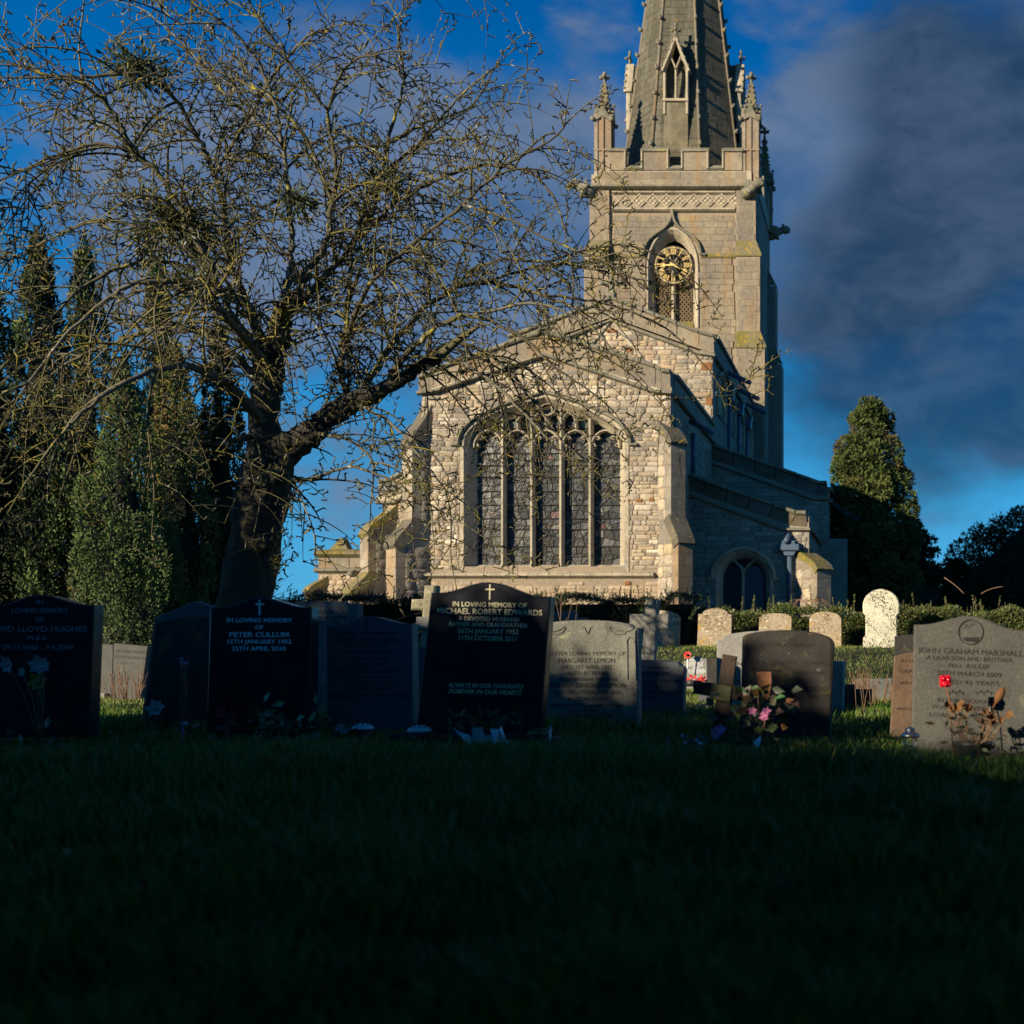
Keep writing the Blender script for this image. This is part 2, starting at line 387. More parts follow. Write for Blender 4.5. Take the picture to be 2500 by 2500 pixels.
def bez(p0, p1, p2, p3, n):
    out = []
    for i in range(n+1):
        t = i/n; a = (1-t)**3; b = 3*t*(1-t)**2; c = 3*t*t*(1-t); d = t**3
        out.append(tuple(a*p0[k]+b*p1[k]+c*p2[k]+d*p3[k] for k in range(len(p0))))
    return out
def arch(cx, zb, zs, w, rise, kind='four', n=10):
    """open polyline: left foot, up, over the arch, right foot"""
    k = {'four': ((1., .48), (.63, .71)), 'two': ((1., .55), (.55, .95)), 'ogee': ((1.02, .62), (.06, .56)), 'flat': ((1., .6), (.5, 1.))}[kind]
    rt = bez((w, 0), (w*k[0][0], rise*k[0][1]), (w*k[1][0], rise*k[1][1]), (0, rise), n)
    left = [(cx-x, zs+z) for x, z in rt]; right = [(cx+x, zs+z) for x, z in rt][::-1][1:]
    return [(cx-w, zb)]+left+right+[(cx+w, zb)]
def loft(mb, a, b, ya, yb, mp=None, tint=(1, 1, 1), mi=0):
    n = len(a); vs = [(p[0], ya, p[1]) for p in a]+[(p[0], yb, p[1]) for p in b]
    if mp: vs = [mp(q) for q in vs]
    mb.add(vs, [(i, i+1, n+i+1, n+i) for i in range(n-1)], tint, mi)
def catmull(pts, k=6):
    pts = [tuple(p) for p in pts]; n = len(pts); out = []
    for i in range(n-1):
        p0, p1, p2, p3 = pts[max(i-1, 0)], pts[i], pts[i+1], pts[min(i+2, n-1)]
        for j in range(k):
            t = j/k
            out.append(tuple(.5*((2*b)+(-a+c)*t+(2*a-5*b+4*c-d)*t*t+(-a+3*b-3*c+d)*t**3) for a, b, c, d in zip(p0, p1, p2, p3)))
    out.append(pts[-1]); return out
# ------------------------------------------------------------------ ground
def ground_z(x, y):
    def ss(a, b, t):
        t = max(0, min(1, (t-a)/(b-a))); return t*t*(3-2*t)
    return -.12*ss(8, 18, y)+.72*ss(20.5, 26.2, y)+.1*ss(27, 33, y)+.02*math.sin(x*1.3+y*.7)+.015*math.sin(x*.5-y*1.9)
mb = MB(); xs = [-1500, -300, -80]+[-40+i*1.0 for i in range(71)]+[60, 300, 1500]; ys = [-1500, -200, -40]+[-12+i*.75 for i in range(82)]+[70, 120, 400, 2500]
for y in ys:
    for x in xs: mb.v.append((x, y, ground_z(x, y) if -60 < y < 90 and -60 < x < 50 else .7*(y > 20))); mb.t.append((1, 1, 1))
nx = len(xs)
for j in range(len(ys)-1):
    for i in range(nx-1): mb.f.append((j*nx+i, j*nx+i+1, (j+1)*nx+i+1, (j+1)*nx+i)); mb.m.append(0); mb.sm.append(True)
mb.build('ground', 'ground', kind='structure')

# ------------------------------------------------------------------ church
DC, DN, DT, DP = 33.0, 40.7, 52.5, 36.0
GZ = .68
CH = thing('church', 'pale stone parish church with a tall spire, clock tower and great five-light east window', 'church', (-9.2, DC, GZ))
PIECES = {}
def piece(kind, area, vs, fs, tint, parent): PIECES.setdefault(kind, []).append((area, vs, fs, tint, parent))
CREAM = [(.50, .41, .29), (.46, .37, .26), (.56, .48, .36), (.38, .32, .24), (.44, .37, .28), (.62, .55, .44), (.47, .37, .23), (.30, .265, .21), (.24, .21, .17), (.54, .44, .31)]
TAN = [(.36, .31, .235), (.34, .295, .225), (.375, .32, .24), (.33, .29, .225), (.38, .33, .245), (.345, .295, .215)]
WARM = [(.50, .37, .22), (.46, .33, .2), (.54, .42, .28), (.42, .3, .19), (.5, .40, .28)]
def tn(pal, j=.1):
    c = R.choice(pal); k = 1+R.uniform(-j, j); return tuple(max(.02, q*k) for q in c)
def stone_geo(u0, v0, u1, v1, d, mapf, rnd=.3, bulge=.02):
    """one rough stone: eight-sided outline with knocked corners, domed front"""
    w, h = u1-u0, v1-v0; k = min(w, h)*rnd; j = lambda s: R.uniform(-s, s)*min(w, h)
    o = [(u0+k+j(.06), v0), (u1-k+j(.06), v0), (u1, v0+k+j(.06)), (u1, v1-k+j(.06)), (u1-k+j(.06), v1), (u0+k+j(.06), v1), (u0, v1-k+j(.06)), (u0, v0+k+j(.06))]
    cx, cz = (u0+u1)/2, (v0+v1)/2; s = 1-.22*min(1, .12/max(.05, min(w, h)))
    o = [(a+j(.03), b+j(.03)) for a, b in o]
    vs = [mapf(a, b, .02) for a, b in o]
    vs += [mapf(a, b, -d*.55) for a, b in [(cx+(a-cx)*.985, cz+(b-cz)*.985) for a, b in o]]
    vs += [mapf(cx+(a-cx)*s, cz+(b-cz)*s, -d-R.uniform(0, .4)*d) for a, b in o]
    vs.append(mapf(cx+j(.1), cz+j(.1), -d-bulge*R.uniform(.3, 1)))
    fs = []
    for r in (0, 8):
        for i in range(8): q = (i+1) % 8; fs.append((r+i, r+q, r+8+q, r+8+i))
    fs += [(16+i, 16+(i+1) % 8, 24) for i in range(8)]
    return vs, fs
def block_geo(u0, v0, u1, v1, d, mapf, c=.008):
    vs = [mapf(a, b, .03) for a, b in ((u0, v0), (u1, v0), (u1, v1), (u0, v1))]
    vs += [mapf(a, b, -d+c) for a, b in ((u0, v0), (u1, v0), (u1, v1), (u0, v1))]
    vs += [mapf(a, b, -d+R.uniform(-.002, .002)) for a, b in ((u0+c, v0+c), (u1-c, v0+c), (u1-c, v1-c), (u0+c, v1-c))]
    fs = [(r+i, r+(i+1) % 4, r+4+(i+1) % 4, r+4+i) for r in (0, 4) for i in range(4)]+[(8, 9, 10, 11)]
    return vs, fs
def masonry(kind, poly, holes, mapf, hr, wr, depth, joint, pal, parent, scale, rough=True, rnd=.3, jit=.1, skip=0.):
    us = [p[0] for p in poly]; vs_ = [p[1] for p in poly]
    v = min(vs_)
    ok = lambda a, b: inpoly((a, b), poly) and not any(inpoly((a, b), h) for h in holes)
    def place(a, b, c, d, lvl=0):
        if c-a < .06: return
        cs = [(a+.01, b+.01), (c-.01, b+.01), (c-.01, d-.01), (a+.01, d-.01), ((a+c)/2, (b+d)/2)]
        g = sum(ok(*q) for q in cs)
        if g == 5:
            dd = depth*R.uniform(.6, 1.3)
            if rough: q = stone_geo(a+joint/2, b+joint/2, c-joint/2, d-joint/2, dd, mapf, rnd)
            else: q = block_geo(a+joint/2, b+joint/2, c-joint/2, d-joint/2, depth+R.uniform(-.004, .004), mapf)
            piece(kind, (c-a)*(d-b)/scale**2, q[0], q[1], tn(pal, jit), parent)
        elif g > 0 and lvl < 2:
            m = (a+c)/2; place(a, b, m, d, lvl+1); place(m, b, c, d, lvl+1)
    while v < max(vs_):
        h = R.uniform(*hr); u = min(us)-R.uniform(0, wr[1])
        while u < max(us):
            w = R.uniform(*wr)*(1 if not rough else (.7+.5*h/hr[1]))
            if rough and R.random() < .22 and h > hr[0]*1.4:
                m = v+h*R.uniform(.4, .6); place(u, v, u+w, m); place(u, m, u+w, v+h)
            else: place(u, v, u+w, v+h)
            u += w
        v += h
def backing(name, outer, holes, mapf, matk, parent, **kw):
    vs, fs = fill2d(outer, holes); mb = MB(); mb.add([mapf(a, b, 0) for a, b in vs], fs); return mb.build(name, matk, parent, **kw)
def plane_y(Y): return lambda u, v, d: (u, Y+d, v)          # faces the camera (-Y)
def plane_x(X): return lambda u, v, d: (X-d, u, v)          # faces +X; u runs along Y
def Q(D): return lambda pts: [(PX(x, D), PZ(y, D)) for x, y in pts]
q_c, q_n, q_t, q_p = Q(DC), Q(DN), Q(DT), Q(DP)
sC, sN, sT, sP = DC/F, DN/F, DT/F, DP/F

# ---- chancel east wall
cx0, cx1 = PX(1030, DC), PX(1637, DC)
gz = GZ-.3
gable = q_c([(1030, 0), (1637, 0)]); wall_c = [(cx0, gz), (cx1, gz)]+q_c([(1637, 950), (1600, 945), (1331, 856), (1062, 945), (1030, 950)])
WCX, WSP = PX(1330, DC), PZ(1088, DC)
w_out = arch(WCX, PZ(1383, DC), WSP, 197*sC, 118*sC, 'four', 12)
w_in = arch(WCX, PZ(1378, DC), WSP, 181*sC, 100*sC, 'four', 12)
m_c = plane_y(DC)
CW = backing('chancel_wall', wall_c, [w_out], m_c, 'mortar', CH)
EXC = [arch(WCX, PZ(1412, DC), WSP, 204*sC, 124*sC, 'four', 12), q_c([(1020, 1396), (1640, 1396), (1640, 1413), (1020, 1413)]),
       q_c([(1016, 940), (1062, 940), (1331, 850), (1600, 940), (1645, 940), (1645, 960), (1598, 960), (1331, 872), (1064, 960), (1016, 960)])]
up = [(cx0+.02, PZ(1400, DC)), (cx1-.02, PZ(1400, DC))]+wall_c[2:]
masonry('rubble_stone', up, EXC, m_c, (.075, .19), (.11, .46), .017, .012, CREAM, CW, sC, True, .24, .16)
masonry('rubble_stone', [(cx0+.02, gz), (cx1-.02, gz), (cx1-.02, PZ(1408, DC)), (cx0+.02, PZ(1408, DC))], [EXC[1]], m_c, (.12, .25), (.2, .6), .010, .011, WARM, CW, sC, True, .2, .1)
for x, y, w, h in ((1525, 1223, 4, 4), (1536, 1223, 9, 6), (1561, 1222, 18, 10), (1591, 1220, 13, 12), (1533, 1424, 16, 10)):
    mb = MB(); vs, fs = stone_geo(PX(x-w/2, DC), PZ(y+h/2, DC), PX(x+w/2, DC), PZ(y-h/2, DC), .034, m_c, .2); mb.add(vs, fs); mb.build('ironstone_block', 'ironstone', CW)
# jamb and arch ring
EW = MB(); ring0 = arch(WCX, PZ(1412, DC), WSP, 206*sC, 126*sC, 'four', 12)
mpc = lambda dy: (lambda q: (q[0], q[1]+dy, q[2]))
def ring_stones(name, a, b, Y0, depth, parent, matk, group=2, gap=.012):
    """arch ring cut into separate blocks"""
    n = len(a); i = 0
    # subdivide the straight jambs
    def sub(p):
        out = []
        for k in range(n-1):
            m_ = max(1, round(math.hypot(p[k+1][0]-p[k][0], p[k+1][1]-p[k][1])/.4)) if k in (0, n-2) else 1
            cnt[k] = max(cnt.get(k, 1), m_)
        return out
    cnt = {}; sub(a)
    A, B = [], []
    for k in range(n-1):
        for s in range(cnt[k]):
            t = s/cnt[k]; A.append((a[k][0]+(a[k+1][0]-a[k][0])*t, a[k][1]+(a[k+1][1]-a[k][1])*t)); B.append((b[k][0]+(b[k+1][0]-b[k][0])*t, b[k][1]+(b[k+1][1]-b[k][1])*t))
    A.append(a[-1]); B.append(b[-1]); i = 0
    while i < len(A)-1:
        j = min(i+group if cnt else i+1, len(A)-1)
        out = A[i:j+1]+B[i:j+1][::-1]; mb = MB()
        k_ = R.uniform(.9, 1.08); mb.prism(inset_safe(out, gap/2), Y0-depth, Y0+.05, .006, (k_, k_, k_)); mb.build(name, matk, parent); i = j
def inset_safe(p, d):
    a = sum(p[i][0]*p[(i+1) % len(p)][1]-p[(i+1) % len(p)][0]*p[i][1] for i in range(len(p)))
    return inset(p if a > 0 else p[::-1], d)
WIN = MB(); loft(WIN, w_out, arch(WCX, PZ(1380, DC), WSP, 191*sC, 111*sC, 'four', 12), DC-.028, DC+.10)
loft(WIN, arch(WCX, PZ(1380, DC), WSP, 191*sC, 111*sC, 'four', 12), arch(WCX, PZ(1380, DC), WSP, 189*sC, 109*sC, 'four', 12), DC+.10, DC+.16)
loft(WIN, arch(WCX, PZ(1380, DC), WSP, 189*sC, 109*sC, 'four', 12), w_in, DC+.16, DC+.34)
loft(WIN, w_in, arch(WCX, PZ(1378, DC), WSP, 176*sC, 96*sC, 'four', 12), DC+.34, DC+.40)
EWO = WIN.build('east_window', 'dress', CH)
ring_stones('jamb_stone', ring0, arch(WCX, PZ(1383, DC), WSP, 196.5*sC, 117.5*sC, 'four', 12), DC, .028, EWO, 'dress')
# hood mould
hood = [p for p in arch(WCX, WSP, WSP, 211*sC, 131*sC, 'four', 14)][1:-1]
mb = MB(); hp = [(hood[0][0]-.17, hood[0][1]+.02), (hood[0][0]-.02, hood[0][1]+.02)]+hood+[(hood[-1][0]+.02, hood[-1][1]+.02), (hood[-1][0]+.17, hood[-1][1]+.02)]
mb.bar(hp, .10, DC-.13, DC+.02, .45); mb.build('hood_mould', 'coping', EWO)
# mullions, light heads, tracery
MX = [1222, 1293.5, 1365, 1437]; LX = [1149, 1222, 1293.5, 1365, 1437, 1510]
def arch_top(x, w=177, r=98):
    pts = arch(WCX, WSP, WSP, w*sC, r*sC, 'four', 16); X = PX(x, DC)
    for a, b in zip(pts, pts[1:]):
        if min(a[0], b[0]) <= X <= max(a[0], b[0]) and a[0] != b[0]:
            t = (X-a[0])/(b[0]-a[0]); return a[1]+(b[1]-a[1])*t
    return WSP
for x in MX:
    mb = MB(); mb.bar([(PX(x, DC), PZ(1384, DC)), (PX(x, DC), arch_top(x)+.03)], .125, DC+.14, DC+.36, .3); mb.build('mullion', 'dress', EWO)
for i in range(5):
    c = (LX[i]+LX[i+1])/2; hw = (LX[i+1]-LX[i])/2-2
    def clipt(pts): return [p for p in pts if p[1] < arch_top(min(max((p[0]/sC*1.0 if False else XP+p[0]/DC*F), 1155), 1505))+.04]
    hd = clipt(arch(PX(c, DC), PZ(1090, DC), PZ(1088, DC), hw*sC, 41*sC, 'two', 8))
    mb = MB()
    if len(hd) > 2: mb.bar(hd, .075, DC+.17, DC+.345, .35)
    for sg in (-1, 1):                                          # cusps
        for (ox, oz, l) in ((hw-2, 1080, 9), (hw*.62, 1062, 8)):
            a = (PX(c+sg*ox, DC), PZ(oz+1, DC)); b = (PX(c+sg*(ox-l), DC), PZ(oz+5, DC))
            if a[1] < arch_top(min(max(c+sg*ox, 1155), 1505))-.05: mb.bar([a, ((a[0]+b[0])/2, (a[1]+b[1])/2+.035), b], .06, DC+.2, DC+.34, .4)
            if a[1] < arch_top(min(max(c+sg*ox, 1155), 1505))-.05: mb.bar([(a[0], a[1]-.07), b], .035, DC+.22, DC+.33, .4)
    mb.build('light_head', 'dress', EWO)
    if 0 < i < 4:                                               # batement lights over the middle heads
        zt = arch_top(c)
        def tbar(pts, w):
            if len(pts) > 1: mb = MB(); mb.bar(pts, w, DC+.18, DC+.345, .35); mb.build('tracery_bar', 'dress', EWO)
        tbar([(PX(c, DC), PZ(1049, DC)), (PX(c, DC), min(zt, PZ(1024, DC)))], .08)
        for sg in (-1, 1):
            for p4, w in ((((0, 1030), (2, 1012), (12, 1006), (20, 1003)), .07), (((35, 1038), (34, 1018), (26, 1006), (16, 1001)), .065)):
                pts = bez(*[(PX(c+sg*a, DC), PZ(b, DC)) for a, b in p4], 6)
                tbar([p for p in pts if p[1] < arch_top(min(max(XP+p[0]/DC*F, 1155), 1505))+.03], w)
        if i == 2: tbar([(PX(c+14*math.cos(a), DC), PZ(996-14*math.sin(a), DC)) for a in [k*PI/8 for k in range(17)]], .06)
# saddle bars and leaded glass
BARS = [1101, 1131, 1160, 1195, 1229, 1262, 1289, 1331]
for y in BARS:
    mb = MB(); mb.box((PX(1150, DC), DC+.36, PZ(y+1, DC)), (PX(1510, DC), DC+.378, PZ(y-1, DC))); mb.build('saddle_bar', 'came', EWO)
bk = arch(WCX, PZ(1381, DC), WSP, 182*sC, 102*sC, 'four', 12); mb = MB(); vs, fs = fill2d(bk); mb.add([(a, DC+.425, b) for a, b in vs], fs); mb.build('leading', 'came', EWO)
GREYS = [(.036, .04, .039), (.05, .054, .052), (.028, .031, .033), (.065, .065, .062), (.018, .02, .02), (.044, .042, .038), (.11, .11, .105), (.03, .03, .03)]
HUES = [(.085, .036, .036), (.03, .05, .036), (.04, .047, .07), (.07, .063, .04), (.10, .045, .045), (.075, .09, .075), (.05, .043, .04), (.043, .05, .046)]
def pane(pts, hue=.1):
    cx_ = sum(p[0] for p in pts)/len(pts); cz_ = sum(p[1] for p in pts)/len(pts)
    ins = inset_safe(pts, .013)
    n = len(ins); tx, tz = R.uniform(-.03, .03), R.uniform(-.03, .03)
    vs = [(a, DC+.405+(a-cx_)*tx+(b-cz_)*tz, b) for a, b in ins]+[(a, DC+.42, b) for a, b in ins]
    mb = MB(); t = R.choice(HUES) if R.random() < hue else R.choice(GREYS)
    mb.add(vs, [tuple(range(n))]+[(i, n+i, n+(i+1) % n, (i+1) % n) for i in range(n)], t); mb.build('glass_pane', 'glass', EWO)
rows = [1380]+BARS[::-1]+[1050]
for li in range(5):
    xa, xb = LX[li]+(5 if li else 1), LX[li+1]-(5 if li < 4 else 1)
    for ri in range(len(rows)-1):
        yb, yt = rows[ri], rows[ri+1]; nx_, ny_ = 3, 2
        if yb-yt > 45: ny_ = 3
        if ri in (3, 6): nx_ = 4 if R.random() < .3 else 3
        g = {}
        for i in range(nx_+1):
            for j in range(ny_+1):
                fx, fy = i/nx_, j/ny_
                if 0 < i < nx_: fx += R.uniform(-.13, .13)
                if 0 < j < ny_: fy += R.uniform(-.2, .2)
                x = xa+(xb-xa)*fx; y = yb+(yt-yb)*fy
                g[i, j] = (PX(x, DC), PZ(y, DC))
        for i in range(nx_):
            for j in range(ny_):
                q = [g[i, j], g[i+1, j], g[i+1, j+1], g[i, j+1]]
                if ri == len(rows)-2:
                    c = (LX[li]+LX[li+1])/2; lim = arch(PX(c, DC), PZ(1102, DC), PZ(1088, DC), 33*sC, 40*sC, 'two', 6)
                    if not inpoly(((q[0][0]+q[2][0])/2, (q[0][1]+q[2][1])/2), lim): continue
                if R.random() < .35:                            # split on the diagonal
                    pane([q[0], q[1], q[2]], .12); pane([q[0], q[2], q[3]], .12)
                else: pane(q, .14)
for x, y in ((1186, 1068), (1258, 1066), (1330, 1064), (1400, 1066), (1473, 1070), (1243, 1030), (1274, 1030), (1313, 1028), (1346, 1028), (1386, 1030), (1418, 1030), (1330, 996)):
    pane([(PX(x+13*math.cos(a), DC), PZ(y+11*math.sin(a), DC)) for a in [k*PI/4+.3 for k in range(8)]], .2)
# sill and string course
mb = MB(); mb.add([(PX(1126, DC), DC-.03, PZ(1398, DC)), (PX(1530, DC), DC-.03, PZ(1398, DC)), (PX(1512, DC), DC+.36, PZ(1377, DC)), (PX(1148, DC), DC+.36, PZ(1377, DC)), (PX(1126, DC), DC-.03, PZ(1403, DC)), (PX(1530, DC), DC-.03, PZ(1403, DC))],
       [(0, 1, 2, 3), (4, 5, 1, 0)]); mb.build('sill', 'dress', EWO)
def string(name, x0, x1, yt, yb, D, proj, parent, matk='dress', n=8):
    """moulded string course cut into lengths; px coordinates at depth D"""
    for i in range(n):
        a = x0+(x1-x0)*i/n; b = x0+(x1-x0)*(i+1)/n; mb = MB(); g = .5
        X0, X1, T, B_ = PX(a+g, D), PX(b-g, D), PZ(yt, D), PZ(yb, D); k = R.uniform(.9, 1.08); m_ = (T+B_)/2
        pr = [(D+.05, T+.02), (D-proj*.25, T), (D-proj, m_+(T-m_)*.35), (D-proj, m_-(m_-B_)*.3), (D-proj*.3, B_), (D+.05, B_)]
        vs = [(X0, y, z) for y, z in pr]+[(X1, y, z) for y, z in pr]; c = len(pr)
        mb.add(vs, [(j, j+1, c+j+1, c+j) for j in range(c-1)]+[tuple(range(c))[::-1], tuple(range(c, 2*c))], (k, k, k)); mb.build(name, matk, parent)
string('string_stone', 1040, 1597, 1397, 1411, DC, .16, CW, 'dress', 11)
# gable parapet: mould + coping slabs
def gable_coping(pts_top, pts_low, D, parent, matk_slab='coping', matk_face='ashlar', proj=.06, back=.5, cap=.12, n=5, base='parapet_stone'):
    """pts_top / pts_low: matching px polylines of the coping top and the foot of the parapet band"""
    T = Q(D)(pts_top); L = Q(D)(pts_low)
    for k in range(len(T)-1):
        d = math.hypot(T[k+1][0]-T[k][0], T[k+1][1]-T[k][1]); m_ = max(1, round(d/.75))
        for s in range(m_):
            f0, f1 = s/m_+.004, (s+1)/m_-.004
            ip = lambda P0, f: (P0[k][0]+(P0[k+1][0]-P0[k][0])*f, P0[k][1]+(P0[k+1][1]-P0[k][1])*f)
            a, b, c, d_ = ip(L, f0), ip(L, f1), ip(T, f1), ip(T, f0); sh = R.uniform(.9, 1.1)
            cc, dd = (c[0], c[1]-cap), (d_[0], d_[1]-cap)
            if dd[1]-a[1] > .05:
                mb = MB(); mb.prism([a, b, cc, dd], D-proj, D+back, .008, tn(TAN, .08)); mb.build(base, matk_face, parent)
            j = R.uniform(-.01, .01)
            mb = MB(); mb.prism([(dd[0], dd[1]+.004), (cc[0], cc[1]+.004), (c[0], c[1]+j), (d_[0], d_[1]+j)], D-proj-.1, D+back+.08, .03, (sh, sh, sh)); mb.build('coping_stone', matk_slab, parent)
def mould(pts, D, w, proj, parent, matk='coping', name='moulding'):
    mb = MB(); mb.bar(Q(D)(pts), w, D-proj, D+.02, .5); return mb.build(name, matk, parent)
PAR = thing if False else None
cop_c = MB(); cop_c.prism(q_c([(1024, 958), (1060, 952), (1331, 862), (1602, 952), (1640, 958), (1640, 946), (1602, 940), (1331, 850), (1060, 940), (1024, 946)]), DC-.05, DC+.4)
GPC = cop_c.build('gable_parapet', 'dress', CH)
gable_coping([(1024, 916), (1050, 907), (1060, 898), (1331, 805), (1602, 890), (1616, 900), (1638, 903)], [(1024, 956), (1050, 952), (1060, 947), (1331, 860), (1602, 947), (1616, 953), (1638, 956)], DC, GPC)
mould([(1021, 961), (1062, 957), (1331, 867), (1600, 957), (1641, 961)], DC, .11, .17, GPC)
# gable cross stump
mb = MB(); X, Z = PX(1330, DC), PZ(806, DC)
mb.prism([(X-.16, Z-.15), (X+.16, Z-.15), (X+.12, Z+.12), (X-.12, Z+.12)], DC-.1, DC+.2, .02); mb.prism([(X-.075, Z+.1), (X+.075, Z+.1), (X+.06, Z+.62), (X-.06, Z+.62)], DC-.03, DC+.12, .02)
mb.build('gable_finial', 'coping', CH)
# chancel north wall + roof
CZt = PZ(912, DC)
mb = MB(); mb.box((cx1-.4, DC+.01, gz), (cx1, DN, CZt-.3)); NWC = mb.build('north_chancel_wall', 'northstone', CH)
mb = MB(); mb.box((cx1-.35, DC+.42, PZ(955, DC)), (cx1+.05, DN, CZt-.02)); mb.build('parapet_stone', 'northstone', NWC)
mb = MB(); mb.box((cx1-.45, DC+.42, CZt-.02), (cx1+.12, DN, CZt+.1)); mb.build('coping_stone', 'coping', NWC)
mb = MB(); mb.box((cx1-.1, DC+.3, PZ(962, DC)-.05), (cx1+.15, DN, PZ(955, DC)-.03)); mb.build('moulding', 'coping', NWC)
mb = MB(); mb.add([(cx0+.2, DC+.3, PZ(950, DC)), (-9.2, DC+.3, PZ(850, DC)), (cx1-.2, DC+.3, PZ(950, DC)), (cx0+.2, DN, PZ(950, DC)), (-9.2, DN, PZ(850, DC)), (cx1-.2, DN, PZ(950, DC))], [(0, 1, 4, 3), (1, 2, 5, 4)]); mb.build('chancel_roof', 'lead', CH)
mb = MB(); mb.box((cx0, DC+.01, gz), (cx0+.4, DN, CZt-.1)); mb.build('south_chancel_wall', 'northstone', CH)
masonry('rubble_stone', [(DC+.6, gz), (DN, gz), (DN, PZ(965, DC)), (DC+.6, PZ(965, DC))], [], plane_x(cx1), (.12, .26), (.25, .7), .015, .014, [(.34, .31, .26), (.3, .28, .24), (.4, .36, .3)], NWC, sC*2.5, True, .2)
def pipe(name, pts, r, parent, matk='pipe', n=8): mb = MB(); mb.tube(pts, r, n); return mb.build(name, matk, parent)
pipe('water_spout', [P(1696, 1028, DC+3.2)+Vector((-.25, 0, .05)), P(1720, 1046, DC+2.6), P(1738, 1057, DC+2.3)], .075, CH)
pipe('downpipe', [(cx1+.09, DC+3.3, PZ(1058, DC+3.3)), (cx1+.09, DC+3.3, PZ(1155, DC+3.3))], .06, CH)

# ---- diagonal buttresses
def buttress(corner, ang, w, stages, parent, pal, z0=gz, label=None, wm='weather', bk='ashlar_block', sc=sC):
    """stages: [(top z of the stage, projection, top z of its weathering)], from the ground up; ang = heading of the buttress"""
    dx, dy = math.cos(ang), math.sin(ang); ex, ey = -dy, dx; cx_, cy_ = corner
    mp = lambda p, t, z: (cx_+dx*p+ex*t, cy_+dy*p+ey*t, z)
    mbc = MB(); zz = z0
    for zt, pr, zw in stages:
        vs = [mp(p, t, z) for z in (zz-.05, zt-.03) for p, t in ((-.5, -w/2+.012), (pr-.012, -w/2+.012), (pr-.012, w/2-.012), (-.5, w/2-.012))]
        mbc.add(vs, [(0, 1, 5, 4), (1, 2, 6, 5), (2, 3, 7, 6), (3, 0, 4, 7), (4, 5, 6, 7)]); zz = zw-.2
    B = mbc.build('buttress', 'mortar', parent)
    zz = z0
    for si, (zt, pr, zw) in enumerate(stages):
        nxt = stages[si+1][1] if si+1 < len(stages) else -.15
        n = max(1, round((zt-zz)/.29)); h = (zt-zz)/n
        for i in range(n):
            a, b = zz+i*h+.004, zz+(i+1)*h-.004; splits = [(-w/2, w/2)] if R.random() < .4 else [(-w/2, R.uniform(-.12, .12))]
            if splits[0][1] < w/2: splits.append((splits[0][1], w/2))
            for t0, t1 in splits:
                g = .004; e = pr+R.uniform(-.002, .003)
                vs = [mp(p, t, z) for z in (a, b) for p, t in ((pr-.25-R.uniform(0, .3), t0+g), (e, t0+g), (e, t1-g), (pr-.3, t1-g))]
                piece(bk, (t1-t0)*h/sc**2, vs, [(0, 3, 2, 1), (0, 1, 5, 4), (1, 2, 6, 5), (2, 3, 7, 6), (3, 0, 4, 7), (4, 5, 6, 7)], tn(pal, .12), B)
            # flank stones; rough dark tints on the side away from the sun carry its shade
            for sg in (-1, 1):
                p = -.1
                while p < pr-.28:
                    l = min(R.uniform(.25, .5), pr-.26-p)
                    if l > .08:
                        fm = lambda u, v, d, sg=sg: mp(u, sg*(w/2-.004-d), v)
                        vs, fs = stone_geo(p+.006, a, p+l-.006, b, .012, fm, .22)
                        if sg < 0: fs = [f[::-1] for f in fs]
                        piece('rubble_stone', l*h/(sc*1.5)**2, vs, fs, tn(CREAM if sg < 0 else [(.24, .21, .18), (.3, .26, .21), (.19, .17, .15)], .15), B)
                    p += max(l, .1)
        # bell-cast weathering in two slabs
        prof = bez((pr+.07, zt-.04), (pr-.02, zt+(zw-zt)*.35), (nxt+.10, zt+(zw-zt)*.55), (nxt-.03, zw), 6)
        for k in range(0, 6, 3):
            seg = prof[k:k+4]; pts = [(p, z+.045) for p, z in seg]+[(p-.25 if p-.25 < nxt+.2 else p-.12, z-.10) for p, z in seg[::-1]]
            vs = [mp(p, -w/2-.035, z) for p, z in pts]+[mp(p, w/2+.035, z) for p, z in pts]; c = len(pts)
            mb = MB(); mb.add(vs, [(i, (i+1) % c, c+(i+1) % c, c+i) for i in range(c)]+[tuple(range(c))[::-1], tuple(range(c, 2*c))]); mb.build('weathering_slab', wm, B)
        # solid cheeks under the weathering
        cc = [(p-.02, z) for p, z in prof]+[(-.4, zw), (-.4, zt-.03), (pr-.02, zt-.03)]; c = len(cc)
        vs = [mp(p, -w/2+.01, z) for p, z in cc]+[mp(p, w/2-.01, z) for p, z in cc]; t_ = tn(pal)
        mb = MB(); mb.add(vs, [tuple(range(c))[::-1], tuple(range(c, 2*c))], t_); mb.build('weathering_cheek', 'ashlar', B)
        zz = zw-.12
    return B
PALE = [(.52, .46, .36), (.56, .50, .40), (.47, .41, .32), (.5, .45, .37)]
GREY = [(.36, .33, .28), (.42, .38, .32), (.32, .30, .26), (.45, .40, .33)]
buttress((cx0-.08, DC+.10), math.radians(225), .62, [(PZ(1337, DC), .80, PZ(1268, DC)), (PZ(1093, DC), .36, PZ(985, DC))], CH, PALE)
buttress((cx1-.12, DC+.12), math.radians(-45), .47, [(PZ(1330, DC), .85, PZ(1263, DC)), (PZ(1085, DC), .52, PZ(1010, DC)), ], CH, GREY)

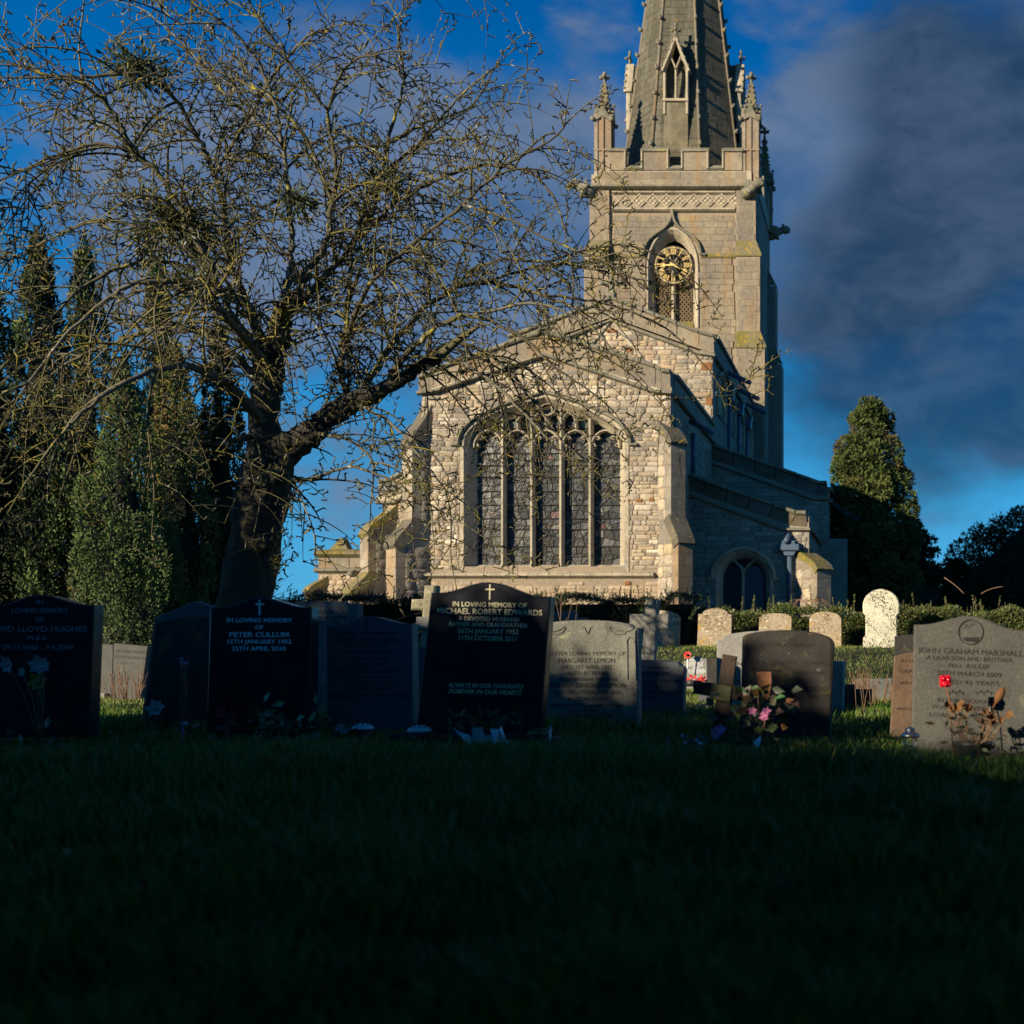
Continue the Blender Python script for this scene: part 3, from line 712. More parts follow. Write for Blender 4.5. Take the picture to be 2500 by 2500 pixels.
# ---- nave east gable
nx0, nx1 = PX(1245, DN), PX(1740, DN)
mn = plane_y(DN)
wall_n = [(nx0, 4.), (nx1, 4.)]+q_n([(1740, 862), (1706, 856), (1493, 778), (1280, 856), (1245, 862)])
NW_ = backing('nave_wall', wall_n, [], mn, 'mortar', CH)
masonry('rubble_stone', [(nx0+.02, PZ(1160, DN)), (nx1-.02, PZ(1160, DN))]+wall_n[2:], [q_n([(1555, 1160), (1550, 905), (1331, 850), (1245, 850), (1245, 1160)])], mn, (.08, .2), (.14, .55), .017, .014, WARM+CREAM, NW_, sN, True, .3, .12)
for x, y, w, h in ((1725, 895, 26, 19), (1731, 981, 16, 18), (1493, 809, 24, 9), (1537, 858, 13, 8)):
    mb = MB(); vs, fs = block_geo(PX(x-w/2, DN), PZ(y+h/2, DN), PX(x+w/2, DN), PZ(y-h/2, DN), .035, mn); mb.add(vs, fs); mb.build('ironstone_block', 'ironstone', NW_)
for x, y, w, h in ((1726, 926, 24, 13), (1729, 943, 18, 15), (1725, 1005, 24, 16), (1730, 1024, 18, 14)):
    mb = MB(); vs, fs = block_geo(PX(x-w/2, DN), PZ(y+h/2, DN), PX(x+w/2, DN), PZ(y-h/2, DN), .034, mn); mb.add(vs, fs, tn(PALE)); mb.build('quoin_stone', 'ashlar', NW_)
mb = MB(); mb.bar(q_n([(1493, 781), (1574, 884)]), .13, DN-.09, DN+.02, .5); mb.bar(q_n([(1493, 781), (1412, 884)]), .13, DN-.085, DN+.02, .5); mb.build('old_roof_mould', 'dress', NW_)
mb = MB(); mb.prism(q_n([(1242, 862), (1280, 852), (1493, 774), (1706, 852), (1744, 862), (1744, 850), (1706, 840), (1493, 762), (1280, 840), (1242, 850)]), DN-.05, DN+.4)
GPN = mb.build('gable_parapet', 'dress', CH)
gable_coping([(1242, 818), (1264, 812), (1493, 724), (1708, 808), (1744, 817)], [(1242, 860), (1266, 855), (1493, 772), (1706, 852), (1744, 860)], DN, GPN)
mould([(1240, 869), (1279, 864), (1493, 784), (1707, 864), (1747, 869)], DN, .11, .16, GPN)
mb = MB(); X, Z = PX(1493, DN), PZ(726, DN)
mb.prism([(X-.14, Z-.1), (X+.14, Z-.1), (X+.1, Z+.15), (X-.1, Z+.15)], DN-.1, DN+.2, .02); mb.prism([(X-.08, Z+.1), (X+.08, Z+.1), (X+.07, Z+.82), (X-.07, Z+.82)], DN-.03, DN+.14, .02)
mb.prism([(X-.3, Z+.42), (X+.3, Z+.42), (X+.3, Z+.58), (X-.3, Z+.58)], DN-.02, DN+.13, .02)
for dx_, dz_ in ((-.3, .5), (.3, .5), (0, .82)): mb.blob((X+dx_, DN+.05, Z+dz_), .1, 7, 5)
mb.build('gable_cross', 'coping', CH)
# nave north clerestory wall
NZt = PZ(818, DN)
mb = MB(); mb.box((nx1-.4, DN+.01, 4.), (nx1, DT, NZt-.3)); NNW = mb.build('clerestory_wall', 'northstone', CH)
mb = MB(); mb.box((nx1-.35, DN+.42, PZ(862, DN)), (nx1+.05, DT, NZt-.02)); mb.build('parapet_stone', 'northstone', NNW)
mb = MB(); mb.box((nx1-.45, DN+.42, NZt-.02), (nx1+.14, DT, NZt+.1)); mb.build('coping_stone', 'coping', NNW)
mb = MB(); mb.box((nx1-.1, DN+.3, PZ(874, DN)), (nx1+.14, DT, PZ(864, DN))); mb.build('moulding', 'coping', NNW)
mb = MB(); mb.add([(nx0+.2, DN+.3, PZ(850, DN)), (-9.2, DN+.3, PZ(765, DN)), (nx1-.2, DN+.3, PZ(850, DN)), (nx0+.2, DT, PZ(850, DN)), (-9.2, DT, PZ(765, DN)), (nx1-.2, DT, PZ(850, DN))], [(0, 1, 4, 3), (1, 2, 5, 4)]); mb.build('nave_roof', 'lead', CH)
mb = MB(); mb.box((nx0, DN+.01, 4.), (nx0+.4, DT, NZt)); mb.build('south_clerestory_wall', 'northstone', CH)
for k in range(4):                                             # clerestory windows, blind dark glass with a hood and a mullion
    yc = DN+1.7+k*2.75; mb = MB(); a = arch(yc, PZ(1000, DN), PZ(950, DN)+.1, .8, .8, 'two', 8)
    vs, fs = fill2d(a); mb.add([(nx1+.006, p, q) for p, q in vs], fs); CWN = mb.build('clerestory_window', 'came', NNW)
    mb = MB(); mb.bar(a, .14, -.14, .0, .5, mp=lambda q: (nx1+.01-q[1], q[0], q[2])); mb.bar([(yc, PZ(1000, DN)), (yc, PZ(940, DN))], .12, -.08, 0., .4, mp=lambda q: (nx1+.01-q[1], q[0], q[2])); mb.build('window_frame', 'dress', NNW)
for k in range(3):
    yy = DN+3.1+k*2.75; z = PZ(868, DN)+.08
    pipe('water_spout', [(nx1-.1, yy, z+.05), (nx1+.2, yy-.1, z), (nx1+.95, yy-.5, z-.42)], .085, CH)
    mb = MB(); mb.prism([(nx1+.01, z-.95), (nx1+.3, z-.95), (nx1+.36, z-.5), (nx1+.01, z-.5)], yy-.2, yy+.2, .02); mb.build('rain_hopper', 'pipe', CH)
    pipe('downpipe', [(nx1+.14, yy, z-.9), (nx1+.14, yy, 6.6)], .07, CH)

# ---- north chapel (in front of the aisle)
px1 = PX(1975, DP); wall_p = [(cx1+.01, gz), (px1, gz)]+q_p([(1975, 1285), (1910, 1285), (1664, 1190)])
wp = arch(PX(1815, DP), PZ(1500, DP), PZ(1412, DP), 66*sP, 64*sP, 'two', 10); mp_ = plane_y(DP)
PW = backing('chapel_wall', wall_p, [wp], mp_, 'northstone', CH)
exw = arch(PX(1815, DP), PZ(1510, DP), PZ(1412, DP), 72*sP, 70*sP, 'two', 10)
masonry('rubble_stone', wall_p, [exw], mp_, (.1, .22), (.25, .75), .016, .016, [(.36, .32, .25), (.30, .27, .22), (.42, .38, .31), (.26, .235, .19)], PW, sP*1.2, True, .18, .12)
WP = MB(); loft(WP, wp, arch(PX(1815, DP), PZ(1500, DP), PZ(1412, DP), 60*sP, 58*sP, 'two', 10), DP-.02, DP+.08); loft(WP, arch(PX(1815, DP), PZ(1500, DP), PZ(1412, DP), 60*sP, 58*sP, 'two', 10), arch(PX(1815, DP), PZ(1500, DP), PZ(1412, DP), 52*sP, 50*sP, 'two', 10), DP+.08, DP+.3)
WPO = WP.build('chapel_window', 'dress', CH)
hd = arch(PX(1815, DP), PZ(1412, DP), PZ(1412, DP), 76*sP, 74*sP, 'two', 12)[1:-1]
mb = MB(); mb.bar([(hd[0][0]-.12, hd[0][1])]+hd+[(hd[-1][0]+.12, hd[-1][1])], .13, DP-.14, DP+.02, .5); mb.build('hood_mould', 'dress', WPO)
ring_stones('jamb_stone', exw, arch(PX(1815, DP), PZ(1500, DP), PZ(1412, DP), 65.5*sP, 63.5*sP, 'two', 10), DP, .02, WPO, 'dress')
mb = MB(); mb.bar(q_p([(1812, 1500), (1812, 1395), (1806, 1380)]), .1, DP+.12, DP+.32, .4); mb.bar(q_p([(1812, 1395), (1826, 1378), (1848, 1362)]), .07, DP+.12, DP+.32, .4); mb.bar(q_p([(1806, 1382), (1790, 1368)]), .07, DP+.12, DP+.32, .4); mb.build('mullion', 'dress', WPO)
for c, t in ((1789, (.05, .07, .09)), (1838, (.10, .17, .24))):
    vs, fs = fill2d(arch(PX(c, DP), PZ(1500, DP), PZ(1408, DP), 23*sP, 30*sP, 'two', 8)); mb = MB(); mb.add([(a, DP+.3, b) for a, b in vs], fs, t); mb.build('glass_pane', 'glass', WPO)
    mb = MB()
    for k in range(-8, 13):
        for sg in (-1, 1):
            seg = []
            for s in range(60):
                x = c-23+46*s/59; y = 1400+k*11+sg*(x-c)*1.35
                if inpoly((PX(x, DP), PZ(y, DP)), arch(PX(c, DP), PZ(1498, DP), PZ(1408, DP), 23*sP, 30*sP, 'two', 8)): seg.append((PX(x, DP), PZ(y, DP)))
            if len(seg) > 2: mb.bar([seg[0], seg[-1]], .02, DP+.283, DP+.299, 1.)
    mb.build('lead_lattice', 'came', WPO)
bk = arch(PX(1815, DP), PZ(1500, DP), PZ(1412, DP), 53*sP, 51*sP, 'two', 10); vs, fs = fill2d(bk); mb = MB(); mb.add([(a, DP+.32, b) for a, b in vs], fs); mb.build('glazing', 'came', WPO)
mb = MB(); mb.prism(q_p([(1660, 1195), (1908, 1290), (1975, 1290), (1975, 1276), (1910, 1276), (1660, 1181)]), DP-.04, DP+.35); LPP = mb.build('chapel_parapet', 'northstone', CH)
gable_coping([(1664, 1148), (1944, 1247), (1969, 1248)], [(1664, 1190), (1930, 1283), (1971, 1286)], DP, LPP, 'coping', 'northstone')
mould([(1664, 1200), (1908, 1293), (1978, 1293)], DP, .1, .14, LPP)
mb = MB(); mb.box((px1-.4, DP+.01, gz), (px1, DN, PZ(1250, DP))); mb.build('chapel_side_wall', 'northstone', CH)
mb = MB(); mb.box((px1-.4, DP+.3, PZ(1296, DP)), (px1+.12, DN, PZ(1288, DP))); mb.build('moulding', 'coping', LPP)
mb = MB(); mb.add([(cx1, DP+.3, PZ(1160, DP)), (px1-.2, DP+.3, PZ(1262, DP)), (px1-.2, DN, PZ(1262, DP)), (cx1, DN, PZ(1160, DP))], [(0, 1, 2, 3)]); mb.build('chapel_roof', 'lead', CH)
buttress((px1-.1, DP+.1), math.radians(-45), .55, [(PZ(1392, DP), .8, PZ(1330, DP))], CH, GREY, wm='moss', sc=sP)
pipe('water_spout', [P(1926, 1300, DP+.05), P(1924, 1312, DP-.15), P(1919, 1322, DP-.4)], .085, CH)
mb = MB(); mb.prism(q_p([(1902, 1346), (1953, 1346), (1953, 1330), (1944, 1330), (1944, 1322), (1911, 1322), (1911, 1330), (1902, 1330)]), DP-.32, DP-.01, .02); mb.prism(q_p([(1918, 1358), (1938, 1358), (1946, 1346), (1909, 1346)]), DP-.24, DP-.01, .01); mb.build('rain_hopper', 'pipe', CH)
pipe('downpipe', [P(1928, 1356, DP-.1), P(1928, 1500, DP-.1)], .085, CH)

# ---- north aisle behind the chapel
ax1 = PX(2022, DN); wall_a = [(nx1-.1, gz), (ax1, gz)]+q_n([(2022, 1212), (1990, 1210), (1736, 1122)])
AW = backing('aisle_wall', wall_a, [], plane_y(DN-.02), 'northstone', CH)
masonry('rubble_stone', wall_a, [], plane_y(DN-.02), (.1, .22), (.3, .8), .016, .016, [(.33, .30, .24), (.28, .26, .21), (.38, .35, .29)], AW, sN*1.6, True, .18, .1)
mb = MB(); mb.prism(q_n([(1736, 1128), (1990, 1216), (2024, 1216), (2024, 1204), (1990, 1204), (1736, 1116)]), DN-.07, DN+.35); APP = mb.build('aisle_parapet', 'northstone', CH)
gable_coping([(1738, 1082), (2000, 1174), (2018, 1174)], [(1738, 1122), (1995, 1210), (2022, 1212)], DN-.02, APP, 'coping', 'northstone')
mould([(1738, 1130), (1989, 1219), (2027, 1219)], DN-.02, .11, .15, APP)
AZ = PZ(1180, DN)
mb = MB(); mb.box((ax1-.4, DN+.01, gz), (ax1, DT+7, AZ-.2)); ANW = mb.build('aisle_side_wall', 'northstone', CH)
mb = MB(); mb.box((ax1-.45, DN+.42, AZ-.2), (ax1+.12, DT+7, AZ-.06)); mb.build('coping_stone', 'coping', ANW)
mb = MB(); mb.box((ax1-.2, DN+.3, PZ(1224, DN)), (ax1+.13, DT+7, PZ(1214, DN))); mb.build('moulding', 'coping', ANW)
mb = MB(); mb.add([(nx1, DN+.3, PZ(1090, DN)), (ax1-.2, DN+.3, PZ(1190, DN)), (ax1-.2, DT+7, PZ(1190, DN)), (nx1, DT+7, PZ(1090, DN))], [(0, 1, 2, 3)]); mb.build('aisle_roof', 'lead', CH)
for k in range(3):
    yy = DN+1.6+k*4.6; z = PZ(1222, DN)+.05
    pipe('water_spout', [(ax1-.1, yy, z), (ax1+.2, yy-.1, z-.06), (ax1+1.05, yy-.5, z-.62)], .085, CH)
    pipe('downpipe', [(ax1+.1, yy+.4, z-.2), (ax1+.1, yy+.4, gz)], .05, CH, 'metal')
mb = MB(); mb.box((ax1-.05, DN+.02, gz), (ax1+.62, DN+.6, PZ(1315, DN))); mb.build('buttress', 'northstone', CH)

# ---- south aisle and porch (left of the chancel)
sx0 = PX(935, DN); wall_s = [(sx0, gz), (cx0+.3, gz)]+q_n([(1060, 1170), (985, 1208), (960, 1222), (935, 1222)])
SW = backing('south_aisle_wall', wall_s, [], plane_y(DN), 'mortar', CH)
masonry('rubble_stone', wall_s, [], plane_y(DN), (.12, .24), (.18, .6), .02, .018, WARM+CREAM, SW, sN, True, .25, .1)
mb = MB(); mb.prism(q_n([(921, 1224), (962, 1224), (1040, 1180), (1040, 1168), (962, 1212), (921, 1212)]), DN-.05, DN+.4); SP_ = mb.build('aisle_parapet', 'dress', CH)
gable_coping([(926, 1172), (950, 1168), (1040, 1120)], [(926, 1214), (962, 1212), (1040, 1168)], DN, SP_)
mould([(920, 1227), (962, 1227), (1042, 1182)], DN, .12, .16, SP_)
mb = MB(); mb.box((sx0, DN+.01, gz), (sx0+.4, DT, PZ(1180, DN))); mb.build('south_aisle_side_wall', 'northstone', CH)
buttress((sx0+.15, DN+.12), math.radians(225), .66, [(PZ(1452, DN), 1.35, PZ(1398, DN)), (PZ(1308, DN), .82, PZ(1222, DN))], CH, PALE, wm='moss', sc=sN)
DO = 47.; q_o = Q(DO); sO = DO/F; ox0 = PX(777, DO)
wall_o = [(ox0, gz), (PX(960, DO), gz)]+q_o([(960, 1345), (777, 1345)])
OW = backing('porch_wall', wall_o, [], plane_y(DO), 'mortar', CH)
masonry('rubble_stone', [(ox0, gz), (PX(960, DO), gz)]+q_o([(960, 1398), (777, 1398)]), [], plane_y(DO), (.16, .28), (.25, .7), .02, .018, WARM, OW, sO, True, .25, .1)
for a, b in ((777, 795), (796, 853), (854, 900), (901, 960)):
    mb = MB(); mb.prism(q_o([(a, 1386), (b, 1386), (b, 1361), (a, 1361)]), DO-.03, DO+.1, .01, tn(TAN)); mb.build('parapet_stone', 'ashlar', OW)
string('string_stone', 771, 940, 1386, 1399, DO, .22, OW, 'coping', 6); string('coping_stone', 773, 940, 1342, 1361, DO, .26, OW, 'moss', 5)
mb = MB(); mb.box((ox0, DO+.01, gz), (ox0+.4, DO+4.5, PZ(1350, DO))); mb.build('porch_side_wall', 'northstone', CH)
mb = MB(); mb.add([(PX(791, DO), DO+.3, PZ(1344, DO)), (PX(823, DO), DO+.3, PZ(1310, DO)), (PX(829, DO), DO+.3, PZ(1316, DO)), (PX(843, DO), DO+.3, PZ(1344, DO)), (PX(791, DO), DO+.8, PZ(1344, DO)), (PX(823, DO), DO+.8, PZ(1310, DO)), (PX(829, DO), DO+.8, PZ(1316, DO)), (PX(843, DO), DO+.8, PZ(1344, DO))],
       [(0, 3, 2, 1), (0, 1, 5, 4), (1, 2, 6, 5), (2, 3, 7, 6)]); mb.build('gable_apex', 'moss', OW)
mb = MB(); mb.add([(PX(843, DO), DO+.5, PZ(1338, DO)), (PX(960, DO), DO+.5, PZ(1336, DO)), (PX(960, DO), DO+3, PZ(1330, DO)), (PX(843, DO), DO+3, PZ(1334, DO))], [(0, 1, 2, 3)]); mb.build('porch_roof', 'pipe', OW)
buttress((ox0+.15, DO+.12), math.radians(225), .5, [(PZ(1444, DO), .62, PZ(1398, DO))], CH, WARM, wm='moss', sc=sO)
# floodlights and the carved head with its pipe
def flood(x, y, D, w, h, yaw, matk='iron'):
    mb = MB(); c = P(x, y, D); s = D/F; a, b, d = w*s/2, h*s/2, .22; ca, sa = math.cos(yaw), math.sin(yaw)
    f = lambda X, Y, Z: (c.x+X*ca-Y*sa, c.y+X*sa+Y*ca, c.z+Z)
    mb.add([f(-a, -d/2, -b*.8), f(a, -d/2, -b*.8), f(a*1.05, -d/2, b), f(-a*1.05, -d/2, b), f(-a*.7, d/2, -b*.5), f(a*.7, d/2, -b*.5), f(a*.7, d/2, b*.8), f(-a*.7, d/2, b*.8)],
           [(0, 1, 2, 3), (0, 4, 5, 1), (1, 5, 6, 2), (2, 6, 7, 3), (3, 7, 4, 0), (4, 7, 6, 5)])
    O = mb.build('floodlight', matk, CH)
    mb = MB(); k = .86; mb.add([f(-a*k, -d/2-.012, -b*.8*k), f(a*k, -d/2-.012, -b*.8*k), f(a*k, -d/2-.012, b*k), f(-a*k, -d/2-.012, b*k)], [(0, 1, 2, 3)], (.05, .055, .06)); mb.build('lens', 'glass', O)
    mb = MB(); mb.tube([f(0, d/2, b*.6), f(.05, d, b*1.2), f(.25, d*1.6, b*1.3)], .025, 6); mb.build('bracket', 'metal', O)
flood(955, 1194, DN-.6, 34, 26, -.25); flood(989, 1204, DN-1.2, 13, 27, .9); flood(860, 1436, DN+2.5, 17, 12, .6)
mb = MB(); c = P(864, 1400, DO-.35); mb.blob(c, (.14, .3, .15), 8, 6, .2); mb.blob((c.x, c.y-.25, c.z-.03), (.12, .14, .13), 8, 6, .2); mb.build('carved_head', 'coping', CH)
# ------------------------------------------------------------------ tower
TX0, TX1 = PX(1440, DT), PX(1846, DT); TCX = (TX0+TX1)/2; TB = DT+6.4
mt = plane_y(DT); bxw = 50*sT           # clasping buttress width on the upper stage
TZ1, TZ2, TZ3 = PZ(590, DT), PZ(812, DT), PZ(458, DT)
core = MB(); core.box((TX0+.03, DT+1.12, 5.), (TX1-.03, TB-.02, PZ(460, DT))); TW = core.build('tower', 'northstone', CH)
# front wall between the buttresses, with the belfry opening
BX = PX(1642, DT)
b_out = arch(BX, PZ(800, DT), PZ(655, DT), 60*sT, 95*sT, 'two', 10)
b_in = arch(BX, PZ(800, DT), PZ(655, DT), 46*sT, 76*sT, 'two', 10)
fx0, fx1 = PX(1490, DT), PX(1796, DT)
wall_t = [(fx0-.1, PZ(900, DT)), (fx1+.1, PZ(900, DT)), (fx1+.1, PZ(455, DT)), (fx0-.1, PZ(455, DT))]
TWF = backing('tower_wall', wall_t, [b_out], plane_y(DT+.045), 'mortar', CH)
exb = arch(BX, PZ(801, DT), PZ(655, DT), 63*sT, 100*sT, 'two', 10)
masonry('ashlar_block', [(fx0, PZ(512, DT)), (fx1, PZ(512, DT)), (fx1, PZ(459, DT)), (fx0, PZ(459, DT))] if False else [(fx0, PZ(900, DT)), (fx1, PZ(900, DT)), (fx1, PZ(622, DT)), (fx0, PZ(622, DT))], [exb], plane_y(DT), (.26, .34), (.4, .85), .012, .007, TAN, TWF, sT, False, jit=.05)
masonry('ashlar_block', [(fx0, PZ(620, DT)), (fx1, PZ(620, DT)), (fx1, PZ(516, DT)), (fx0, PZ(516, DT))], [exb], plane_y(DT+.04), (.24, .32), (.4, .85), .012, .007, TAN+[(.44, .36, .2), (.34, .32, .27)], TWF, sT, False, jit=.06)
# clasping corner buttresses in three stages
def clasp(sx, z0, z1, out, proj, nm):
    """corner buttress stage: sx -1/+1 = which corner; out = how far it stands out sideways, proj forwards"""
    xo = (TX0-out) if sx < 0 else (TX1+out); xi = (fx0 if sx < 0 else fx1)+(0.02*sx)
    a, b = min(xo, xi), max(xo, xi)
    mb = MB(); mb.box((a+.012, DT-proj+.012, z0), (b-.012, DT+1.1, z1)); O = mb.build('tower_buttress', 'mortar', CH)
    masonry('ashlar_block', [(a, z0), (b, z0), (b, z1), (a, z1)], [], plane_y(DT-proj+.012), (.26, .34), (.42, .9), .012, .007, TAN, O, sT, False, jit=.05)
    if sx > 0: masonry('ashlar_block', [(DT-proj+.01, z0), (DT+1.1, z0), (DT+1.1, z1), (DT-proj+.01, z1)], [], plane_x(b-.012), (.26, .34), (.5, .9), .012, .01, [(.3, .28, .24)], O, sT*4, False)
    return a, b, O
def weather(a, b, z0, z1, p0, p1, oa0, oa1, sx, O):
    """sloping mossy offset between two stages"""
    mb = MB(); e = .05
    lo = [(a-(e if sx < 0 else 0)-.0, DT-p0-e, z0), (b+(e if sx > 0 else 0), DT-p0-e, z0)]
    xa1 = a+(oa0-oa1 if sx < 0 else 0); xb1 = b-(oa0-oa1 if sx > 0 else 0)
    mb.add(lo+[(xb1, DT-p1, z1), (xa1, DT-p1, z1)]+[(x, y, z-.09) for x, y, z in lo]+[(lo[0][0], DT+1.1, z0), (lo[1][0], DT+1.1, z0), (xb1, DT+1.1, z1), (xa1, DT+1.1, z1)],
           [(0, 1, 2, 3), (4, 5, 1, 0), (1, 9, 10, 2), (8, 0, 3, 11), (5, 4, 8, 9)]); mb.build('weathering_slab', 'moss', O)
for sx in (-1, 1):
    a, b, O = clasp(sx, 6., PZ(852, DT), .42, .46, 0); weather(a, b, PZ(851, DT), PZ(812, DT), .46, .26, .42, .20, sx, O)
    a, b, O = clasp(sx, PZ(815, DT), PZ(626, DT), .20, .26, 1); weather(a, b, PZ(625, DT), PZ(588, DT), .26, .10, .20, 0., sx, O)
    a, b, O = clasp(sx, PZ(590, DT), PZ(457, DT), 0., .10, 2)
    # the same offsets on the far corner, seen in profile
    if sx > 0:
        for z0, z1, o in ((6., PZ(890, DT+5.4), .62), (PZ(890, DT+5.4), PZ(700, DT+5.4), .34)):
            mb = MB(); mb.box((TX1-.3, TB-1.1, z0), (TX1+o, TB+.1, z1)); mb.build('tower_buttress', 'northstone', CH)
        for z0, o, o1, h in ((PZ(890, DT+5.4), .62, .34, .75), (PZ(700, DT+5.4), .34, .02, .75)):
            mb = MB(); mb.add([(TX1+o+.06, TB-1.16, z0), (TX1+o+.06, TB+.16, z0), (TX1+o1, TB+.1, z0+h), (TX1+o1, TB-1.1, z0+h), (TX1-.1, TB-1.16, z0), (TX1-.1, TB-1.1, z0+h)], [(0, 1, 2, 3), (4, 0, 3, 5)]); mb.build('weathering_slab', 'coping', CH)
# offset band on the wall face level with the upper weathering
for x0, x1 in ((1491, 1574), (1712, 1795)):
    mb = MB(); mb.add([(PX(x0, DT), DT-.05, PZ(627, DT)), (PX(x1, DT), DT-.05, PZ(627, DT)), (PX(x1, DT), DT+.05, PZ(616, DT)), (PX(x0, DT), DT+.05, PZ(616, DT)), (PX(x0, DT), DT+.02, PZ(631, DT)), (PX(x1, DT), DT+.02, PZ(631, DT))], [(0, 1, 2, 3), (4, 5, 1, 0)]); mb.build('weathering_slab', 'moss', TWF)
# belfry window
BWm = MB(); loft(BWm, exb, b_out, DT-.03, DT-.03); loft(BWm, b_out, arch(BX, PZ(800, DT), PZ(655, DT), 54*sT, 87*sT, 'two', 10), DT-.03, DT+.14); loft(BWm, arch(BX, PZ(800, DT), PZ(655, DT), 54*sT, 87*sT, 'two', 10), b_in, DT+.14, DT+.5)
BW = BWm.build('belfry_window', 'dress', CH)
oh = bez((PX(1572, DT), PZ(622, DT)), (PX(1574, DT), PZ(560, DT)), (PX(1640, DT), PZ(580, DT)), (PX(1642, DT), PZ(514, DT)), 12); oh2 = [(2*BX-x, z) for x, z in oh[::-1]]
mb = MB(); mb.bar(oh, .13, DT-.17, DT+.02, .5); mb.bar(oh2, .13, DT-.172, DT+.02, .5); mb.bar([(oh[0][0]-.2, oh[0][1]-.02), oh[0]], .13, DT-.15, DT+.02, .5); mb.bar([oh2[-1], (oh2[-1][0]+.2, oh2[-1][1]-.02)], .13, DT-.15, DT+.02, .5); mb.build('hood_mould', 'coping', BW)
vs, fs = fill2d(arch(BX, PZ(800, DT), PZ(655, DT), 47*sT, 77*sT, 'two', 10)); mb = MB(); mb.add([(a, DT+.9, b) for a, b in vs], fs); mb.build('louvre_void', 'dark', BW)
mb = MB(); mb.bar(q_t([(1641, 805), (1641, 640)]), .17, DT+.2, DT+.42, .4); mb.build('mullion', 'dress', BW)
for c in (1618, 1665):                                         # heads of the two lights
    mb = MB(); mb.bar(arch(PX(c, DT), PZ(660, DT), PZ(655, DT), 23*sT, 42*sT, 'two', 8), .1, DT+.24, DT+.42, .4); mb.build('light_head', 'dress', BW)
lat = arch(BX, PZ(799, DT), PZ(655, DT), 45*sT, 75*sT, 'two', 10)
for sg in (-1, 1):                                             # diamond lattice bars, each its own part
    for k in range(-16, 18):
        seg = []
        for s in range(121):
            x = 1596+92*s/120; y = 690+k*11.5+sg*(x-1642)*1.15
            if 600 < y < 800 and inpoly((PX(x, DT), PZ(y, DT)), lat): seg.append((PX(x, DT), PZ(y, DT)))
        if len(seg) > 3: mb = MB(); mb.bar([seg[0], seg[-1]], .065, DT+.455+.006*sg, DT+.50+.006*sg, .9); mb.build('lattice_bar', 'lattice', BW)
mb = MB(); mb.add([(PX(1588, DT), DT-.02, PZ(806, DT)), (PX(1694, DT), DT-.02, PZ(806, DT)), (PX(1688, DT), DT+.45, PZ(778, DT)), (PX(1596, DT), DT+.45, PZ(778, DT))], [(0, 1, 2, 3)]); mb.build('sill', 'moss', BW)
# clock
kx, kz, kr, ky = PX(1643.5, DT), PZ(646.5, DT), 47*sT, DT+.06
mb = MB(); ringp = [(kx+kr*.97*math.cos(a), ky, kz+kr*.97*math.sin(a)) for a in [k*2*PI/48 for k in range(49)]]
def torus(mb, r, w, d, tint=(1, 1, 1)):
    n = 56; vs = []; 
    for k in range(n):
        a = 2*PI*k/n
        for rr, yy in ((r-w/2, ky-d/2), (r+w/2, ky-d/2), (r+w/2, ky+d/2), (r-w/2, ky+d/2)): vs.append((kx+rr*math.cos(a), yy, kz+rr*math.sin(a)))
    mb.add(vs, [(k*4+i, ((k+1) % n)*4+i, ((k+1) % n)*4+(i+1) % 4, k*4+(i+1) % 4) for k in range(n) for i in range(4)], tint)
torus(mb, kr*.925, kr*.15, .05); torus(mb, kr*.56, kr*.05, .05); torus(mb, kr*.1, kr*.1, .05)
for k in range(6):
    a = k*PI/6; mb.bar([(kx-kr*.9*math.cos(a), kz-kr*.9*math.sin(a)), (kx+kr*.9*math.cos(a), kz+kr*.9*math.sin(a))], .035, ky-.012, ky+.02, 1.)
CK = mb.build('clock', 'iron', CH)
mb = MB()
for k in range(60):
    a = 2*PI*k/60; r = kr*.925; s = .02 if k % 5 else .032; mb.add([(kx+r*math.cos(a)+s*x, ky-.034, kz+r*math.sin(a)+s*z) for x, z in ((-1, -1), (1, -1), (1, 1), (-1, 1))]+[(kx+r*math.cos(a)+s*x, ky-.02, kz+r*math.sin(a)+s*z) for x, z in ((-1, -1), (1, -1), (1, 1), (-1, 1))], [(0, 1, 2, 3), (4, 5, 1, 0), (5, 6, 2, 1), (6, 7, 3, 2), (7, 4, 0, 3)])
mb.build('minute_track', 'gold', CK)
NUM = ['XII', 'I', 'II', 'III', 'IIII', 'V', 'VI', 'VII', 'VIII', 'IX', 'X', 'XI']
for h, s in enumerate(NUM):
    a = PI/2-h*PI/6; mb = MB(); wd = {'I': .085, 'V': .15, 'X': .15}; tot = sum(wd[c] for c in s); sc = min(1, .3/tot); x = -tot/2; H = .27
    def st(p, q, w):
        f = lambda u, v: (kx+kr*(.70*math.cos(a)+ (u*sc)*math.sin(a)+v*math.cos(a)), kz+kr*(.70*math.sin(a)-(u*sc)*math.cos(a)+v*math.sin(a)))
        A, B = f(*p), f(*q); mb.bar([A, B], w*kr, ky-.045, ky-.02, 1.)
    for c in s:
        m_ = x+wd[c]/2
        if c == 'I': st((m_, -H/2), (m_, H/2), .034)
        if c == 'V': st((m_, -H/2), (m_-.05, H/2), .036); st((m_, -H/2), (m_+.05, H/2), .018)
        if c == 'X': st((m_+.05, -H/2), (m_-.05, H/2), .036); st((m_-.05, -H/2), (m_+.05, H/2), .018)
        x += wd[c]
    for v in (-H/2, H/2): st((-tot/2, v), (tot/2, v), .014)
    mb.build('numeral', 'gold', CK)
